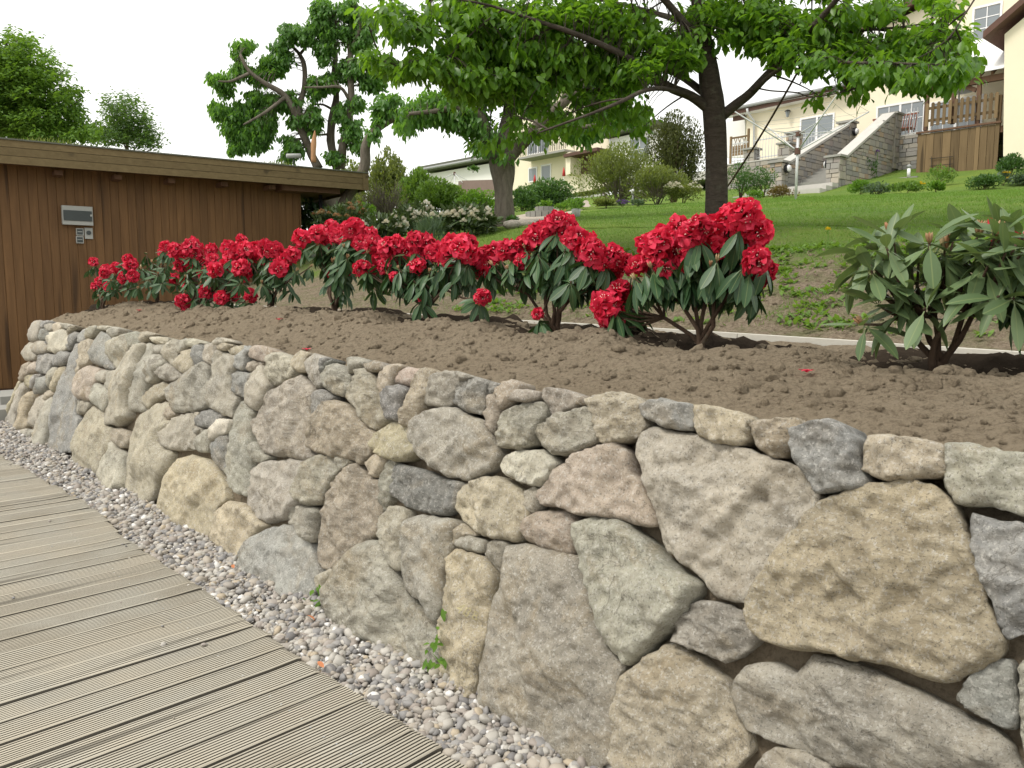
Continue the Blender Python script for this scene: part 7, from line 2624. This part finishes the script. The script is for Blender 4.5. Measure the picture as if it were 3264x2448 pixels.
build('gutter', MB().tube([fq(914, 370, 33.5) - M * 0.58, fq(1110, 335, 33.5) - M * 0.58], 0.09, 8), MAT['grey_metal'], h6, True)
build('downpipe', MB().tube([fq(918, 372, 33.0), fq(922, 384, 33.3), fq(926, 398, 33.4)], 0.06, 7), MAT['galv'], h6, True)
sw_ = thing('screen_wall', fq(1030, 420, 28.5), 'brown rendered screen wall between the thicket and the forked trunk', 'wall')
wall_poly('panel', [(990, 425), (990, 392), (1000, 390), (1068, 388), (1068, 425)], 28.5, 0.25, MAT['brown_wall'], sw_)
shrub('potted_plant', 'green plant trailing over the brown screen wall', 'plant', 1022, 384, 394, 10, 40, MAT['hedge_leaf'], 61, 200, 0.16, z_bot=fq(1022, 398, 28.4)[2])
# red parasol tips over the hedge
for k, (x, y, lb) in enumerate(((1155, 386, 'closed red and white parasol before the left small window'), (1218, 370, 'closed red parasol tip at the porch corner'))):
    q = 32.0
    c = fq(x, y, q)
    t_ = thing('parasol', c * np.array([1, 1, 0]) + ZV * (c[2] - 1.6), lb, 'parasol')
    build('canopy', MB().tube([c + ZV * 0.22, c + ZV * 0.03, c - ZV * 0.25], [0.01, 0.06, 0.10], 8), plain('red_cloth', (0.5, 0.05, 0.05), 0.8), t_, True)
    build('pole', MB().tube([c - ZV * 0.3, c - ZV * 1.6], 0.025, 6), MAT['white_paint'], t_)

# pale path and the round tiered planter by the lawn
land_patch('path', [((1600, 705), (1660, 722)), ((1760, 668), (1800, 690)), ((1870, 640), (1900, 658)), ((1960, 606), (1990, 622)), ((2050, 580), (2080, 594))], MAT['path'], 0.03)
c = land_at(1735, 692)
pl_ = thing('stone_planter', c, 'round two-tier grey stone planter beside the pale path', 'planter')
def ring(R, z0, z1, n, off=0):
    for k in range(n):
        a0, a1 = 2 * math.pi * k / n + 0.02, 2 * math.pi * (k + 1) / n - 0.02
        pts = []
        for z in (z0, z1):
            for a, r_ in ((a0, R), (a1, R), (a1, R * 0.8), (a0, R * 0.8)):
                pts.append(c + np.array([math.cos(a) * r_, math.sin(a) * r_, z]))
        build('block', MB().hull8(pts[:4], pts[4:]), MAT['cap_slab'], pl_)
KR = c[1] / 30.0
ring(0.70 * KR, -0.25 * KR, 0.17 * KR, 18)
ring(0.36 * KR, 0.05 * KR, 0.36 * KR, 11)
build('soil_fill', MB().tube([c - ZV * 0.1, c + ZV * 0.12 * KR], 0.56 * KR, 16), MAT['soil'], pl_)
shrub('border_plant', 'small green plant on top of the round stone planter', 'plant', 1178, 441, 452, 12, c[1], MAT['bright_leaf'], 70, 140, 0.08, BG_, z_bot=c[2] + 0.25 * KR)
pot = thing('plant_pot', land_at(1836, 694), 'grey pot with an upright green plant right of the round planter', 'pot')
c = np.array(pot.location)
build('pot', MB().tube([c - ZV * 0.03, c + ZV * 0.16, c + ZV * 0.165], [0.07, 0.09, 0.07], 12), MAT['plastic_grey'], pot, True)
N_ = 60
ps = c + ZV * 0.16 + RS.normal(size=(N_, 3)) * np.array([0.05, 0.05, 0.01])
V, F = scatter(np.array([(-0.06, 0, 0), (0.06, 0, 0), (0, 1, 0.1)]), [(0, 1, 2)], ps, frame_mats(RS.normal(size=(N_, 3)) * 0.3 + np.array([0, 0, 1]), RS.normal(size=(N_, 3))), RS.uniform(0.10, 0.20, N_))
build('foliage', (V, F), MAT['bright_leaf'], pot)
st2 = thing('edging_stone', land_at(1650, 725), 'grey edging stones right of the forked trunk foot', 'stone')
c = np.array(st2.location)
for k in range(3):
    V, F = ico(2)
    V = V * np.array([0.15, 0.09, 0.08]) * (1 + 0.2 * np.array([mnoise.noise(Vector(v) * 2 + Vector((k * 4, 0, 0))) for v in V]))[:, None]
    build('stone', (V + c + np.array([0.16 * k - 0.1, 0.22 * k - 0.2, 0.03 + 0.02 * k]), F), MAT['stone'], st2, True, (0.33, 0.31, 0.27, 1))
gl = thing('garden_light', land_at(2017, 655), 'small pale garden light in the border left of the cherry trunk', 'lamp')
c = np.array(gl.location)
build('post', MB().tube([c - ZV * 0.05, c + ZV * 0.3], 0.03, 8), MAT['grey_metal'], gl, True)
build('head', MB().tube([c + ZV * 0.3, c + ZV * 0.42], [0.05, 0.04], 8), MAT['white_paint'], gl, True)
